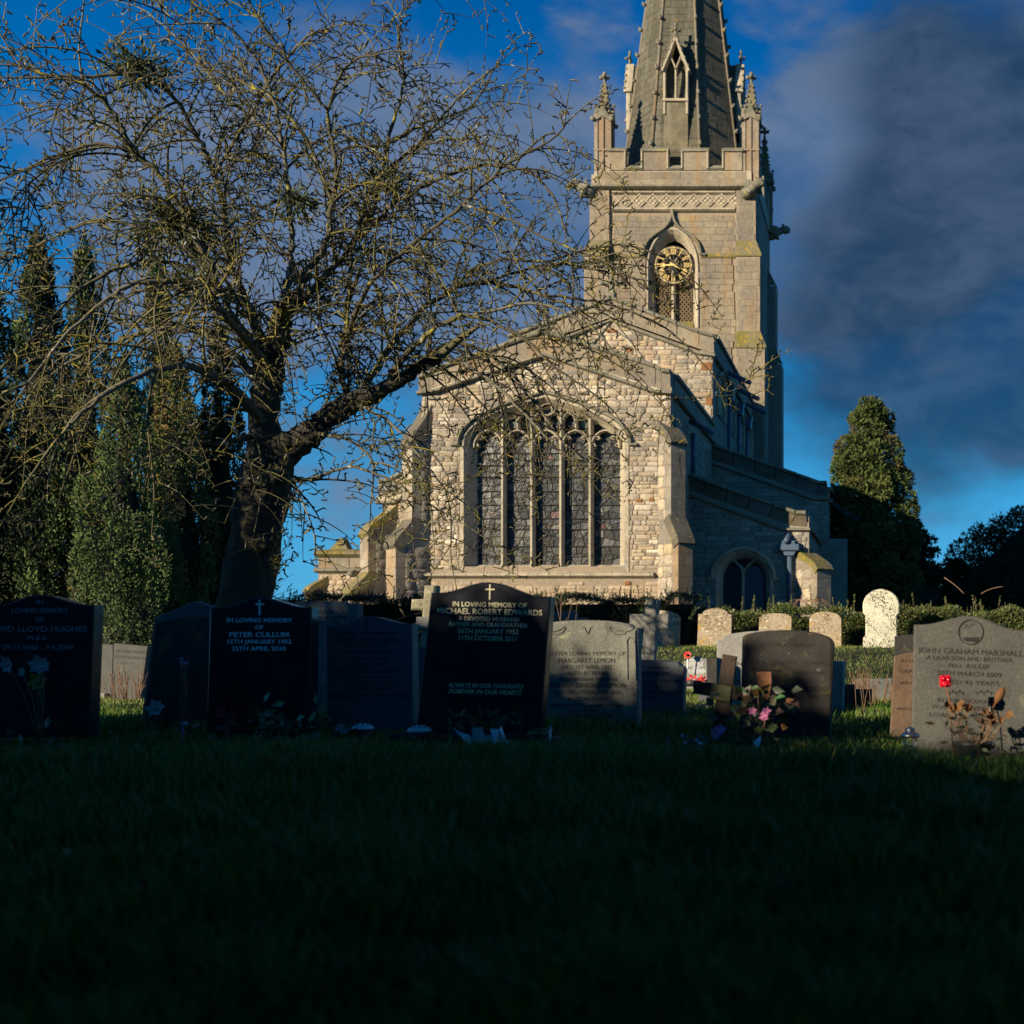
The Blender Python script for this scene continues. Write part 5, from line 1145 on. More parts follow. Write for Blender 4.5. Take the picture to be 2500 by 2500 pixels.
grave('gravestone', 'round topped grey stone whose crown just shows behind the light grey granite gravestone', 'gravestone', hump(1405, 1440, 1520, 1520, (1422, 1507), 1610, kind='arc'), 25, 'lichengrave', .14)
stone_cross('plain grey stone cross leaning slightly in front of the dark hedge', 1592, 1464, 1640, 14.5, 15.5, (1517, 1540, 1637), 18, 'greycross', .07)
grave('gravestone', 'rounded old headstone with white lichen patches behind the plain grey cross', 'gravestone', hump(1556, 1659, 1506, 1506, (1605, 1490), 1600, 1558, 1657, 'arc', sh=.02), 26.3, 'oldgrave', .15)
grave('gravestone', 'dark blue headstone with a notched right shoulder beside the light grey granite gravestone', 'gravestone', [(1540, 1790), (1666, 1780), (1672, 1634), (1669, 1628), (1662, 1626), (1655, 1616), (1600, 1612), (1540, 1610)], 9.0, 'slate', .12,
    [('IN MEMORY OF', 1608, 1630, 50, 6), ('FLORENCE', 1600, 1645, 70, 8), ('BELOVED OF GEORGE', 1613, 1663, 100, 8), ('DIED', 1600, 1676, 60, 7), ('FLORENCE MARY', 1612, 1690, 100, 9), ('DIED', 1592, 1703, 50, 8)], 'lblack')
grave('gravestone', 'orange lichened headstone with a round head, half in shadow beside the ivy mound', 'gravestone', hump(1705, 1787, 1499, 1499, (1748, 1485), 1600, 1701, 1784, 'arc', sh=.12), 26.2, 'oldgrave', .16)
grave('gravestone', 'orange lichened flat headed stone rising behind the dark arched gravestone', 'gravestone', hump(1854, 1933, 1506, 1504, (1893, 1497), 1600, 1849, 1931, 'arc', sh=.05), 26.2, 'oldgrave', .16)
grave('gravestone', 'orange lichened headstone with a rounded head in front of the sunlit hedge', 'gravestone', hump(1976, 2054, 1508, 1508, (2012, 1493), 1600, 1976, 2055, 'arc', sh=.03), 26.2, 'oldgrave', .16)
WT = thing('memorial', 'tall white marble memorial with a rounded head and black lichen, by the hedge', 'memorial', P(2150, 1595, 25.8)); q = Q(25.8)
mb = MB(); hd = [(2107+0, 1497), (2106, 1478)]+bez((2106, 1478), (2108, 1452), (2130, 1439), (2150, 1438), 8)+bez((2150, 1438), (2172, 1439), (2194, 1452), (2196, 1478), 8)+[(2196, 1497), (2190, 1503), (2190, 1552), (2198, 1560), (2198, 1600), (2107, 1600), (2107, 1558), (2113, 1550), (2113, 1503)]
mb.prism(q(hd), 25.8, 26., .02); mb.build('slab', 'whitegrave', WT)
WR = grave('gravestone', 'small grey memorial tablet with white lettering and a red poppy on its corner', 'gravestone', hump(1669, 1727, 1613, 1608, (1697, 1602), 1700, 1671, 1727, 'serp'), 19.5, 'granite', .1,
    [('WRIGHT', 1698, 1611, 30, 5.5), ('In Loving Memory of', 1698, 1616, 40, 4), ('HOWETT JACK', 1699, 1621, 36, 4.5), ('Died 8th Nov. 2007', 1699, 1625.5, 36, 4), ('Aged 88', 1699, 1629.5, 16, 4), ('also of his beloved wife', 1698, 1634, 44, 4), ('MARJORIE ELEANOR', 1699, 1638.5, 48, 5), ('Died 2nd Oct. 2011', 1700, 1643, 36, 4)], 'lwhite', .01, bold=.01)
grave('gravestone', 'dark narrow stone standing right beside the small tablet with the poppy', 'gravestone', [(1727, 1700), (1757, 1700), (1757, 1608), (1727, 1608)], 18.5, 'darkgrave', .15)
grave('gravestone', 'small blue stone block in the grass under the tablet with the poppy', 'gravestone', [(1697, 1760), (1760, 1760), (1760, 1720), (1697, 1720)], 11.5, 'lichengrave', .2)
grave('gravestone', 'low pale footstone behind the leaning wooden cross, standing on lit grass', 'gravestone', [(1705, 1730), (1742, 1730), (1742, 1695), (1705, 1697)], 13.5, 'slate', .2)
grave('gravestone', 'grey granite headstone partly hidden behind the dark arched gravestone', 'gravestone', hump(1750, 2000, 1561, 1560, (1870, 1540), 1800, 1748, 1990, 'arc', sh=.04), 8.6, 'granite', .12, [('IN', 1803, 1620, 14, 9), ('JA', 1796, 1662, 20, 9)], 'lblack')
grave('gravestone', 'dark weathered gravestone with an arched mossy top behind the two wooden crosses', 'gravestone', hump(1812, 2036, 1556, 1571, (1925, 1538), 1830, 1805, 2026, 'arc', sh=.0), 7.2, 'darkgrave', .12,
    [('IN LOVING MEMORY', 1922, 1574, 130, 9), ('OF', 1885, 1597, 20, 9), ('THOMAS WALTER STEWARD', 1920, 1617, 210, 12), ('BORN 1906', 1872, 1637, 72, 9), ('DIED 1987', 1975, 1642, 70, 9), ('ALSO', 1918, 1659, 30, 9), ('ANNIE MAUD STEWARD', 1920, 1680, 205, 12), ('DIED 1991', 1965, 1703, 66, 9)], 'lblack', .01, math.radians(-1))
grave('gravestone', 'narrow speckled granite headstone seen edge on beside the dark arched gravestone', 'gravestone', [(2026, 1780), (2056, 1780), (2061, 1614), (2031, 1614)], 9.2, 'granite', .35)
grave('gravestone', 'brown weathered headstone half hidden behind the big grey gravestone on the right', 'gravestone', [(2172, 1800), (2290, 1800), (2290, 1592), (2235, 1592), (2215, 1594), (2185, 1602), (2182, 1606)], 6.9, 'browngrave', .1,
    [('IN LOVING', 2235, 1613, 70, 8), ('GRACE', 2222, 1638, 55, 10), ('WHO DIED', 2220, 1667, 48, 7), ('WHO DIED', 2215, 1730, 52, 7)], 'lblack', .01)
grave('gravestone', 'dark rounded headstone in shadow at the foot of the sunlit hedge', 'gravestone', hump(2184, 2290, 1553, 1553, (2237, 1549), 1625, kind='arc', sh=.08), 12., 'darkgrave', .12)
MG = grave('gravestone', 'grey granite gravestone on the right with a round emblem and black lettering', 'gravestone', hump(2232, 2506, 1525, 1538, (2368, 1504), 1868, 2224, 2510), 5.75, 'granitedim', .085,
    [('JOHN GRAHAM MARSHALL', 2369, 1591, 256, 14), ('A DEAR SON AND BROTHER', 2367, 1608, 210, 10.5), ('FELL ASLEEP', 2366, 1626, 100, 10), ('20TH MARCH 2009', 2366, 1645, 157, 12), ('AGED 43 YEARS', 2366, 1666, 145, 11), ('IN OUR THOUGHTS', 2360, 1711, 142, 10), ('YOU ARE EVER', 2340, 1727, 135, 10), ('LOVED AND MISSED', 2345, 1747, 150, 10)], 'lblack', .008, math.radians(-2.2))
mb = MB(); r = 30*5.75/F; c = P(2370, 1543, 5.75)
mb.bar([(c.x+r*math.cos(a), c.z+r*math.sin(a)) for a in [k*PI/20 for k in range(41)]], .004, 5.745, 5.76, .8); mb.build('emblem_ring', 'lblack', MG)
mb = MB(); mb.prism([(c.x-.036, c.z-.026), (c.x-.026, c.z-.042), (c.x+.03, c.z-.046), (c.x+.04, c.z-.024)], 5.747, 5.755); mb.build('emblem_boat', 'lblack', MG)
mb = MB()
for ox, oz in ((-.022, .03), (-.008, .022), (.006, .034), (-.03, .018)): mb.bar([(c.x+ox-.008, c.z+oz+.004), (c.x+ox, c.z+oz), (c.x+ox+.008, c.z+oz+.005)], .0025, 5.747, 5.756, .8)
mb.build('emblem_birds', 'lblack', MG, kind='stuff')
for sx in (-1, 1):
    mb = MB(); cx_ = 2366+sx*34; mb.bar(q_ := [(PX(cx_-24, 5.75), PZ(1689-sx*1, 5.75)), (PX(cx_+24, 5.75), PZ(1690+sx*1, 5.75))], .0022, 5.747, 5.756, .8)
    for k in range(5): mb.bar([(PX(cx_-16+k*8, 5.75), PZ(1690, 5.75)), (PX(cx_-12+k*8, 5.75), PZ(1684 if k % 2 else 1696, 5.75))], .005, 5.746, 5.756, .6)
    mb.build('carved_sprig', 'lblack', MG)
for i, (xa, ya, xb, yb, D, mk, lb) in enumerate([(2058, 1672, 2128, 1790, 9.6, 'darkgrave', 'stepped dark low stone behind the narrow granite headstone'), (2105, 1735, 2160, 1795, 8.8, 'darkgrave', 'small black planter block in the grass left of the brown headstone'),
                                   (2090, 1657, 2180, 1740, 13., 'lichengrave', 'low grey wide stone with dry stems, left of the brown headstone')]):
    T = thing('low_stone', lb, 'grave kerb', P((xa+xb)/2, yb, D)); mb = MB(); mb.prism(Q(D)([(xa, yb), (xb, yb), (xb, ya+(12 if i == 0 else 0)), (xa+30 if i == 0 else xb, ya+(12 if i == 0 else 0)), (xa+30 if i == 0 else xb, ya), (xa, ya)] if i == 0 else [(xa, yb), (xb, yb), (xb, ya), (xa, ya)]), D, D+.25, .015); mb.build('block', mk, T)

# ------------------------------------------------------------------ wooden crosses
def wood_cross(label, D, up, arm, plate, mk, pk, th=.03):
    T = thing('wooden_cross', label, 'grave cross', P(*up[0], D)); q = Q(D)
    mb = MB(); mb.prism(q(up), D, D+th, .004); mb.build('upright', mk, T)
    mb = MB(); mb.prism(q(arm), D-.006, D+th+.004, .004); mb.build('crossbar', mk, T)
    mb = MB(); mb.prism(q(plate), D-.014, D-.004, .003); O = mb.build('name_plate', pk, T)
    mb = MB()
    xs_ = [p[0] for p in plate]; ys_ = [p[1] for p in plate]
    for x, y in ((min(xs_)+7, min(ys_)+6), (max(xs_)-7, min(ys_)+8), (min(xs_)+7, max(ys_)-6), (max(xs_)-6, max(ys_)-6)): mb.blob(P(x, y, D-.016), .003, 6, 4, 0); 
    mb.build('screw', 'iron', O); return T
wood_cross('dark leaning wooden cross with a brass name plate in front of the granite headstones', 6.3, [(1730, 1830), (1771, 1830), (1799, 1603), (1764, 1597)], [(1692, 1693), (1835, 1715), (1838, 1680), (1694, 1662)], [(1733, 1706), (1783, 1714), (1788, 1676), (1739, 1668)], 'wood', 'brass')
wood_cross('brown wooden cross with a lit orange crossbar end behind the flowering plant', 6.6, [(1852, 1830), (1890, 1830), (1884, 1640), (1847, 1640)], [(1812, 1735), (1938, 1741), (1938, 1705), (1812, 1699)], [(1862, 1738), (1888, 1738), (1888, 1712), (1860, 1712)], 'woodlight', 'slate')
grave('gravestone', 'small varnished wooden marker block behind the leaning wooden cross', 'marker', [(1724, 1722), (1742, 1722), (1742, 1703), (1724, 1703)], 9.9, 'woodlight', .03)

# ------------------------------------------------------------------ flowers and ornaments
def petals(mb, c, r, n, nrm, cup=.45, w=.75, tint=(1, 1, 1)):
    c = Vector(c); nrm = Vector(nrm).normalized(); u = nrm.orthogonal().normalized(); v = nrm.cross(u); ph = R.uniform(0, 6)
    for k in range(n):
        a = ph+2*PI*k/n; d = u*math.cos(a)+v*math.sin(a); e = nrm.cross(d); rr = r*R.uniform(.85, 1.1)
        mb.add([c, c+d*rr*.5+e*rr*w*.5+nrm*rr*cup*.4, c+d*rr+nrm*rr*cup*.7, c+d*rr*.5-e*rr*w*.5+nrm*rr*cup*.4, c+d*rr*.55+nrm*rr*cup*.25], [(0, 4, 1), (1, 4, 2), (2, 4, 3), (3, 4, 0)], tint, 0, True)
def leafp(mb, a, d, l, w, tint):
    a = Vector(a); d = Vector(d).normalized(); s = d.cross(Vector((R.uniform(-.3, .3), R.uniform(-1, -.3), R.uniform(-.2, .6)))).normalized()*w; up_ = s.cross(d).normalized()*w*.35
    mb.add([a, a+d*l*.4+s+up_, a+d*l, a+d*l*.4-s+up_, a+d*l*.45], [(0, 4, 1), (1, 4, 2), (2, 4, 3), (3, 4, 0)], tint, 0, True)
GL = [(.03, .06, .02), (.045, .075, .025), (.06, .09, .03), (.035, .05, .03)]
def bunch(name, label, cat, base, stems, D, leaves=30, spread=.12, height=.2, lc=GL, ll=.06):
    """stems: list of (x,y px, radius, petal count, material)"""
    T = thing(name, label, cat, base); b = Vector(base); mb = MB()
    for x, y, r, n, mk in stems:
        p = P(x, y, D+R.uniform(-.03, .03)); mb.tube([b+Vector((R.uniform(-.02, .02), 0, 0)), b.lerp(p, .6)+Vector((R.uniform(-.02, .02), 0, .01)), p], .0035, 4)
        m2 = MB(); petals(m2, p, r, n, (R.uniform(-.4, .4), -1, R.uniform(-.1, .5))); m2.blob(p-Vector((0, r*.15, 0)), r*.18, 6, 4); m2.build('bloom', mk, T)
    mb.build('stems', 'stem', T)
    for _ in range(leaves):
        m2 = MB(); p = b+Vector((R.gauss(0, spread*.6), R.gauss(0, .04), R.uniform(.01, height*.8))); leafp(m2, p, (R.uniform(-1, 1), R.uniform(-.6, .2), R.uniform(-.2, 1)), ll*R.uniform(.7, 1.3), ll*.28, R.choice(lc)); m2.build('leaf', 'leaf', T)
    return T
gz0 = lambda x, D: Vector((PX(x, D), D, ground_z(PX(x, D), D)))
bunch('lily_bunch', 'white and yellow lilies in front of the black gravestone at the left edge', 'flowers', gz0(100, 6.4), [(20, 1622, .05, 6, 'petalwhite'), (95, 1625, .055, 6, 'petalwhite'), (105, 1630, .04, 5, 'petalwhite'), (95, 1665, .06, 6, 'petalyellow'), (55, 1640, .03, 5, 'petalwhite')], 6.35, 16, .12, .25)
bunch('lily', 'single pale blue white lily in front of the leaning panelled gravestone', 'flowers', gz0(384, 7.3), [(383, 1730, .06, 6, 'petalwhite')], 7.25, 8, .06, .08)
bunch('orchid', 'pink and red flower spray in front of the leaning panelled gravestone', 'flowers', gz0(447, 7.3), [(450+R.uniform(-7, 7), y+R.uniform(-4, 4), .016, 5, m_) for y, m_ in ((1610, 'petalpink'), (1614, 'petalpink'), (1616, 'petalpink'), (1620, 'petalpink'), (1640, 'petalred'), (1644, 'petalred'), (1662, 'petalred'), (1666, 'petalred'), (1670, 'petalred'))], 7.25, 6, .05, .08)
bunch('red_ribbon_bow', 'red artificial flower low in front of the navy gravestone', 'flowers', gz0(555, 6.75), [(542, 1740, .035, 4, 'petalred'), (568, 1742, .035, 4, 'petalred'), (554, 1760, .03, 4, 'petalred'), (554, 1782, .025, 4, 'petalred')], 6.7, 5, .08, .06)
VG = thing('variegated_plant', 'leafy variegated plant at the foot of the navy gravestone', 'plant', gz0(690, 6.7))
for k in range(120):
    m2 = MB(); p = Vector(VG.location)+Vector((R.gauss(0, .14), R.gauss(0, .07), abs(R.gauss(.04, .09)))); leafp(m2, p, (R.uniform(-1, 1), R.uniform(-.8, .1), R.uniform(-.3, .8)), R.uniform(.04, .08), R.uniform(.014, .022), R.choice(GL) if R.random() < .78 else (.32, .34, .2)); m2.build('leaf', 'leaf', VG)
bunch('heather_posy', 'small pale dried posy beside the pierced lid before the slate gravestone', 'flowers', gz0(835, 7.0), [(828, 1780, .025, 6, 'petalwhite'), (838, 1777, .03, 6, 'petalwhite'), (825, 1786, .02, 5, 'petalred'), (842, 1782, .03, 6, 'petalwhite')], 6.95, 4, .05, .05)
# pierced flower-vase lids
def vase(label, x, y, D, r, mk, base=True):
    T = thing('flower_vase', label, 'vase', P(x, y+6, D)); c = P(x, y+5, D); mb = MB()
    mb.lathe([(r*1.0, 0), (r, .006), (r*.8, .022), (r*.4, .033), (.004, .036)], c, 20); mb.build('lid', mk, T)
    for k, (rr, n) in enumerate(((.72, 10), (.38, 6))):
        for i in range(n):
            a = 2*PI*i/n; m2 = MB(); m2.lathe([(r*.11, 0), (r*.1, .008)], (c.x+r*rr*math.cos(a), c.y+r*rr*math.sin(a), c.z+(.019 if k == 0 else .031)), 7); m2.build('hole', 'dark', T)
    if base: mb = MB(); mb.lathe([(r*.8, -.05), (r*.9, -.005)], c, 16); mb.build('pot', 'iron', T)
vase('pale pierced vase lid in the grass before the slate gravestone', 886, 1775, 7.0, .06, 'disc'); vase('pale pierced vase lid on the left end of the black plinth', 1024, 1781, 6.3, .062, 'disc'); vase('tarnished pierced vase lid on the right end of the black plinth', 1316, 1788, 6.3, .062, 'brass')
# wrapped bouquet before the tall black stone
BQ = thing('bouquet', 'paper wrapped bouquet lying against the plinth of the tall black gravestone', 'bouquet', gz0(1180, 6.12))
def sheet(pts, D, mk, name, dd): mb = MB(); vs = [P(x, y, D+d) for (x, y), d in zip(pts, dd)]; n = len(vs); mb.add(vs+[v+Vector((0, .004, 0)) for v in vs], [tuple(range(n)), tuple(range(n, 2*n))[::-1]]+[(i, n+i, n+(i+1) % n, (i+1) % n) for i in range(n)]); return mb.build(name, mk, BQ)
sheet([(1160, 1838), (1103, 1775), (1120, 1786), (1146, 1795)], 6.02, 'paper', 'wrapping', (-.03, .06, .02, -.01)); sheet([(1208, 1832), (1196, 1779), (1218, 1780), (1224, 1773), (1236, 1812)], 6.02, 'paper', 'wrapping', (-.04, .03, -.02, .05, 0)); sheet([(1236, 1836), (1232, 1803), (1264, 1826), (1275, 1838)], 6.04, 'paper', 'wrapping', (-.04, .03, 0, .02))
sheet([(1152, 1800), (1158, 1778), (1176, 1774), (1183, 1795), (1168, 1804)], 6.0, 'petalwhite', 'gift_card', (-.02, 0, .02, 0, -.03)); sheet([(1176, 1838), (1150, 1800), (1200, 1795), (1205, 1838)], 6.06, 'disc', 'printed_wrapping', (0, 0, .02, .02))
for k in range(46):
    m2 = MB(); p = P(1068+R.gauss(108, 45), R.uniform(1748, 1782), 6.1+R.uniform(-.05, .1)); leafp(m2, p, (R.uniform(-1, 1), R.uniform(-.6, .2), R.uniform(0, 1)), R.uniform(.03, .07), .012, R.choice(GL)); m2.build('leaf', 'leaf', BQ)
for x, y, mk in ((1157, 1765, 'petalred'), (1204, 1767, 'driedflower'), (1214, 1771, 'driedflower'), (1120, 1768, 'driedflower'), (1160, 1783, 'petalwhite')): m2 = MB(); petals(m2, P(x, y, 6.05), .022, 7, (0, -1, .4)); m2.build('bloom', mk, BQ)
mb = MB(); mb.tube([P(1343, 1840, 6.2), P(1343, 1772, 6.2)], .005, 5); T = thing('plant_marker', 'thin metal plant marker stuck in the grass beside the black plinth', 'marker', P(1343, 1840, 6.2)); mb.build('stake', 'metal', T); mb = MB(); mb.box(P(1343, 1802, 6.2), P(1372, 1799, 6.21)); mb.build('tag', 'metal', T)
T = thing('solar_light', 'thin garden stake with a small white head in the grass on the left', 'garden light', gz0(447, 6.4)); mb = MB(); mb.tube([gz0(445, 6.4), P(447, 1770, 6.4)], .006, 6); mb.build('stake', 'pipe', T); mb = MB(); mb.blob(P(452, 1767, 6.4), (.016, .016, .012)); mb.build('head', 'petalwhite', T)
# poppy and wreath on the small tablet
T = thing('poppy', 'red artificial poppy at the top left corner of the small white lettered tablet', 'flower', P(1678, 1640, 19.3)); mb = MB(); c = P(1679, 1599, 19.35); petals(mb, c, .065, 6, (0, -1, .2), .25, 1.1); mb.build('bloom', 'poppy', T); mb = MB(); mb.blob(c-Vector((0, .02, 0)), .022); mb.build('centre', 'dark', T); mb = MB(); mb.tube([c, P(1676, 1690, 19.4)], .008, 5); mb.build('stem', 'leafdull', T)
T = thing('wreath', 'red flower wreath at the foot of the small tablet with the poppy', 'flowers', P(1698, 1665, 19.2))
for k in range(34): m2 = MB(); petals(m2, P(1698+R.gauss(0, 16), 1658+R.gauss(0, 3.5), 19.2+R.uniform(-.1, .1)), R.uniform(.02, .035), 6, (R.uniform(-.5, .5), -1, R.uniform(0, 1))); m2.build('bloom', R.choice(['petalred', 'petalred', 'poppy', 'petalwhite']), T)
T = thing('flower_basket', 'dark basket of red flowers in the grass under the small tablet', 'flowers', P(1690, 1675, 18.6)); mb = MB(); mb.lathe([(.1, 0), (.14, .09)], P(1690, 1676, 18.6), 10); mb.build('basket', 'iron', T)
for k in range(8): m2 = MB(); petals(m2, P(1678+R.uniform(-8, 24), 1668+R.uniform(-3, 5), 18.55), .03, 6, (0, -1, .4)); m2.build('bloom', 'petalred', T)
# flowering plant between the wooden crosses
FP = thing('flowering_plant', 'tall leafy plant with pink flowers between the two wooden crosses', 'plant', gz0(1845, 6.15)); mb = MB()
for x, y in ((1850, 1690), (1870, 1745), (1830, 1740), (1900, 1760), (1815, 1790), (1790, 1790)): mb.tube([Vector(FP.location), Vector(FP.location).lerp(P(x, y, 6.1), .6)+Vector((.01, 0, 0)), P(x, y, 6.1)], .005, 5)
mb.build('stems', 'stem', FP)
for x, y, l, w, t in ((1842, 1700, .055, .022, (.09, .06, .02)), (1858, 1698, .05, .02, (.12, .10, .03)), (1890, 1706, .075, .025, (.06, .16, .05)), (1822, 1692, .04, .015, (.05, .13, .05)), (1835, 1715, .06, .024, (.08, .05, .025)), (1868, 1716, .05, .02, (.13, .11, .03)), (1905, 1770, .05, .022, (.15, .075, .025)), (1880, 1720, .05, .02, (.12, .12, .07)), (1890, 1740, .06, .024, (.06, .03, .02)), (1810, 1725, .05, .02, (.05, .05, .02))):
    m2 = MB(); leafp(m2, P(x, y, 6.08), (R.uniform(-.8, .8), -.3, R.uniform(-.2, .8)), l, w, t); m2.build('leaf', 'leaf', FP)
for k in range(70): m2 = MB(); leafp(m2, Vector(FP.location)+Vector((R.gauss(.0, .09), R.gauss(0, .05), R.uniform(.02, .32))), (R.uniform(-1, 1), R.uniform(-.6, .2), R.uniform(-.4, .7)), R.uniform(.04, .08), R.uniform(.015, .025), R.choice(GL+[(.05, .03, .02), (.04, .03, .015)])); m2.build('leaf', 'leaf', FP)
for x, y, r, mk in ((1838, 1736, .025, 'petalpink'), (1868, 1745, .03, 'petalpink'), (1872, 1738, .025, 'petalpink'), (1843, 1742, .018, 'petalwhite'), (1866, 1752, .025, 'petalpink'), (1746, 1790, .034, 'petalpink'), (1760, 1784, .03, 'petalpink'), (1750, 1798, .03, 'petalpink')): m2 = MB(); petals(m2, P(x, y, 6.05), r, 5, (R.uniform(-.5, .5), -1, .5), .6, .8); m2.build('bloom', mk, FP)
bunch('silver_plant', 'small silvery green plant in the grass left of the leaning wooden cross', 'plant', gz0(1690, 6.0), [(1700, 1808, .012, 5, 'disc'), (1710, 1815, .012, 5, 'disc'), (1672, 1812, .012, 5, 'disc'), (1665, 1795, .01, 5, 'disc')], 5.95, 26, .07, .09, [(.06, .12, .12), (.09, .16, .15)], .03)
T = thing('plastic_label', 'small white torn plastic label lying in the grass near the leaning wooden cross', 'label', P(1688, 1838, 5.95)); mb = MB(); mb.add([P(1668, 1832, 5.95), P(1708, 1838, 5.93), P(1708, 1842, 5.9), P(1668, 1837, 5.9)], [(0, 3, 2, 1)]); mb.build('strip', 'disc', T)
T = thing('paper_cone', 'folded white paper under the flowering plant', 'paper', P(1850, 1830, 6.0)); mb = MB(); mb.add([P(1838, 1812, 6.0), P(1857, 1796, 6.02), P(1858, 1808, 5.98), P(1850, 1829, 5.96)], [(0, 3, 2, 1)]); mb.build('sheet', 'paper', T)
# solar rose, dried flowers and lantern by the right-hand stone
T = thing('glass_rose', 'shiny red glass flower ornament on a stake before the emblem gravestone', 'ornament', gz0(2322, 5.45)); c = P(2308, 1663, 5.45); mb = MB()
mb.prism([(c.x+.026*a, c.z+.026*b) for a, b in ((-1, -.8), (-.8, -1), (.8, -1), (1, -.8), (1, .8), (.8, 1), (-.8, 1), (-1, .8))], c.y-.02, c.y+.02, .006); mb.blob((c.x-.01, c.y-.02, c.z+.012), .012); mb.blob((c.x+.012, c.y-.02, c.z+.008), .012); mb.blob((c.x, c.y-.02, c.z-.013), .013); mb.build('bloom', 'redglass', T)
mb = MB(); mb.tube([P(2310, 1680, 5.45), P(2318, 1712, 5.45), gz0(2330, 5.45)], .003, 5); mb.build('stake', 'woodlight', T)
T = thing('tulip_stake', 'dark dried seed head on a wooden stake at the right edge', 'ornament', gz0(2400, 5.45)); mb = MB(); c = P(2441, 1697, 5.4); mb.tube([c+Vector((-.018, 0, -.035)), c+Vector((-.008, 0, -.015)), c, c+Vector((.012, 0, .022)), c+Vector((.02, 0, .036))], [.008, .017, .021, .015, .002], 8); mb.build('seed_head', 'driedflower', T); mb = MB(); mb.tube([c+Vector((-.016, 0, -.03)), P(2405, 1760, 5.42), gz0(2380, 5.45)], .004, 5); mb.build('stake', 'woodlight', T)
DF = thing('dried_bouquet', 'dead brown flowers in a pot at the foot of the emblem gravestone', 'flowers', gz0(2375, 5.4))
mb = MB(); heads = [(2312, 1722), (2322, 1728), (2335, 1728), (2352, 1722), (2362, 1728), (2410, 1745), (2420, 1738), (2432, 1752), (2440, 1758), (2425, 1765), (2460, 1745), (2405, 1755)]
for x, y in heads:
    p = P(x, y, 5.38); b = Vector(DF.location)+Vector((R.uniform(-.03, .03), 0, .05)); mb.tube([b, b.lerp(p, .55)+Vector((R.uniform(-.01, .01), 0, -.01)), p], .003, 4)
    for _ in range(2): m2 = MB(); petals(m2, p+Vector((R.uniform(-.01, .01), R.uniform(-.01, .01), R.uniform(-.01, .01))), R.uniform(.018, .026), 7, (R.uniform(-1, 1), -.6, R.uniform(-.3, 1)), .5, .7); m2.build('bloom', 'driedflower', DF)
mb.build('stems', 'stem', DF)
for k in range(70): m2 = MB(); leafp(m2, Vector(DF.location)+Vector((R.gauss(0, .07), R.gauss(-.02, .04), R.uniform(.03, .24))), (R.uniform(-1, 1), R.uniform(-.5, .2), R.uniform(-.6, .6)), R.uniform(.03, .06), .009, R.choice([(.05, .04, .02), (.04, .045, .02), (.08, .05, .025)])); m2.build('leaf', 'leaf', DF)
mb = MB(); mb.lathe([(.06, 0), (.085, .1), (.09, .11)], Vector(DF.location), 12); mb.build('pot', 'iron', DF)
LN = thing('lantern', 'small silver candle lantern standing in the grass left of the emblem gravestone', 'lantern', P(2222, 1850, 5.45)); b = P(2222, 1848, 5.45); mb = MB()
mb.lathe([(.033, 0), (.036, .006), (.03, .012)], b, 16); mb.build('base', 'metal', LN); mb = MB()
mb.lathe([(.03, .085), (.042, .087), (.042, .1), (.038, .104), (.024, .112), (.022, .118), (.024, .12), (.02, .128), (.004, .135)], b, 18); mb.build('cap', 'metal', LN)
for k in range(6): a = k*PI/3+.2; m2 = MB(); m2.tube([(b.x+.03*math.cos(a), b.y+.03*math.sin(a), b.z+.01), (b.x+.03*math.cos(a), b.y+.03*math.sin(a), b.z+.088)], .003, 5); m2.build('post', 'metal', LN)
mb = MB(); mb.lathe([(.014, .012), (.014, .05), (.003, .052)], b, 10); mb.build('candle', 'petalwhite', LN)
# dry stems
def stems(label, base, D, n, h, sp, r=.004, top=None):
    T = thing('dry_stems', label, 'dead plant', base); mb = MB(); b = Vector(base)
    for k in range(n):
        x = R.uniform(-sp, sp); l = h*R.uniform(.55, 1.); lean = R.uniform(-.25, .25)+x*.5
        pts = [b+Vector((x, R.uniform(-.05, .05), -.02)), b+Vector((x+lean*l*.4, 0, l*.5)), b+Vector((x+lean*l, R.uniform(-.05, .05), l))]; mb.tube(pts, [r, r*.8, r*.4], 4)
        if R.random() < .6: mb.tube([pts[1], pts[1]+Vector((R.uniform(-.12, .12), 0, l*.25))], [r*.6, r*.3], 4)
    mb.build('stems', 'stem', T, kind='stuff')
stems('dry brown stems in front of the low leaning grey headstone', gz0(305, 14.2), 14.2, 26, .5, .2, .006); stems('dead stalks rising behind the light grey granite gravestone', Vector((PX(1375, 9.5), 9.5, ground_z(0, 9.5))), 9.5, 16, .98, .2, .004); stems('two dry stalks behind the crest of the light grey granite gravestone', Vector((PX(1450, 9.3), 9.3, ground_z(0, 9.3))), 9.3, 7, .84, .12, .004)
stems('tangle of pale dry stems between the low stones and the brown headstone', gz0(2140, 11.5), 11.5, 46, .36, .22, .005); stems('thin dry stems leaning beside the narrow granite headstone', gz0(2080, 8.9), 8.9, 9, .5, .15, .003)
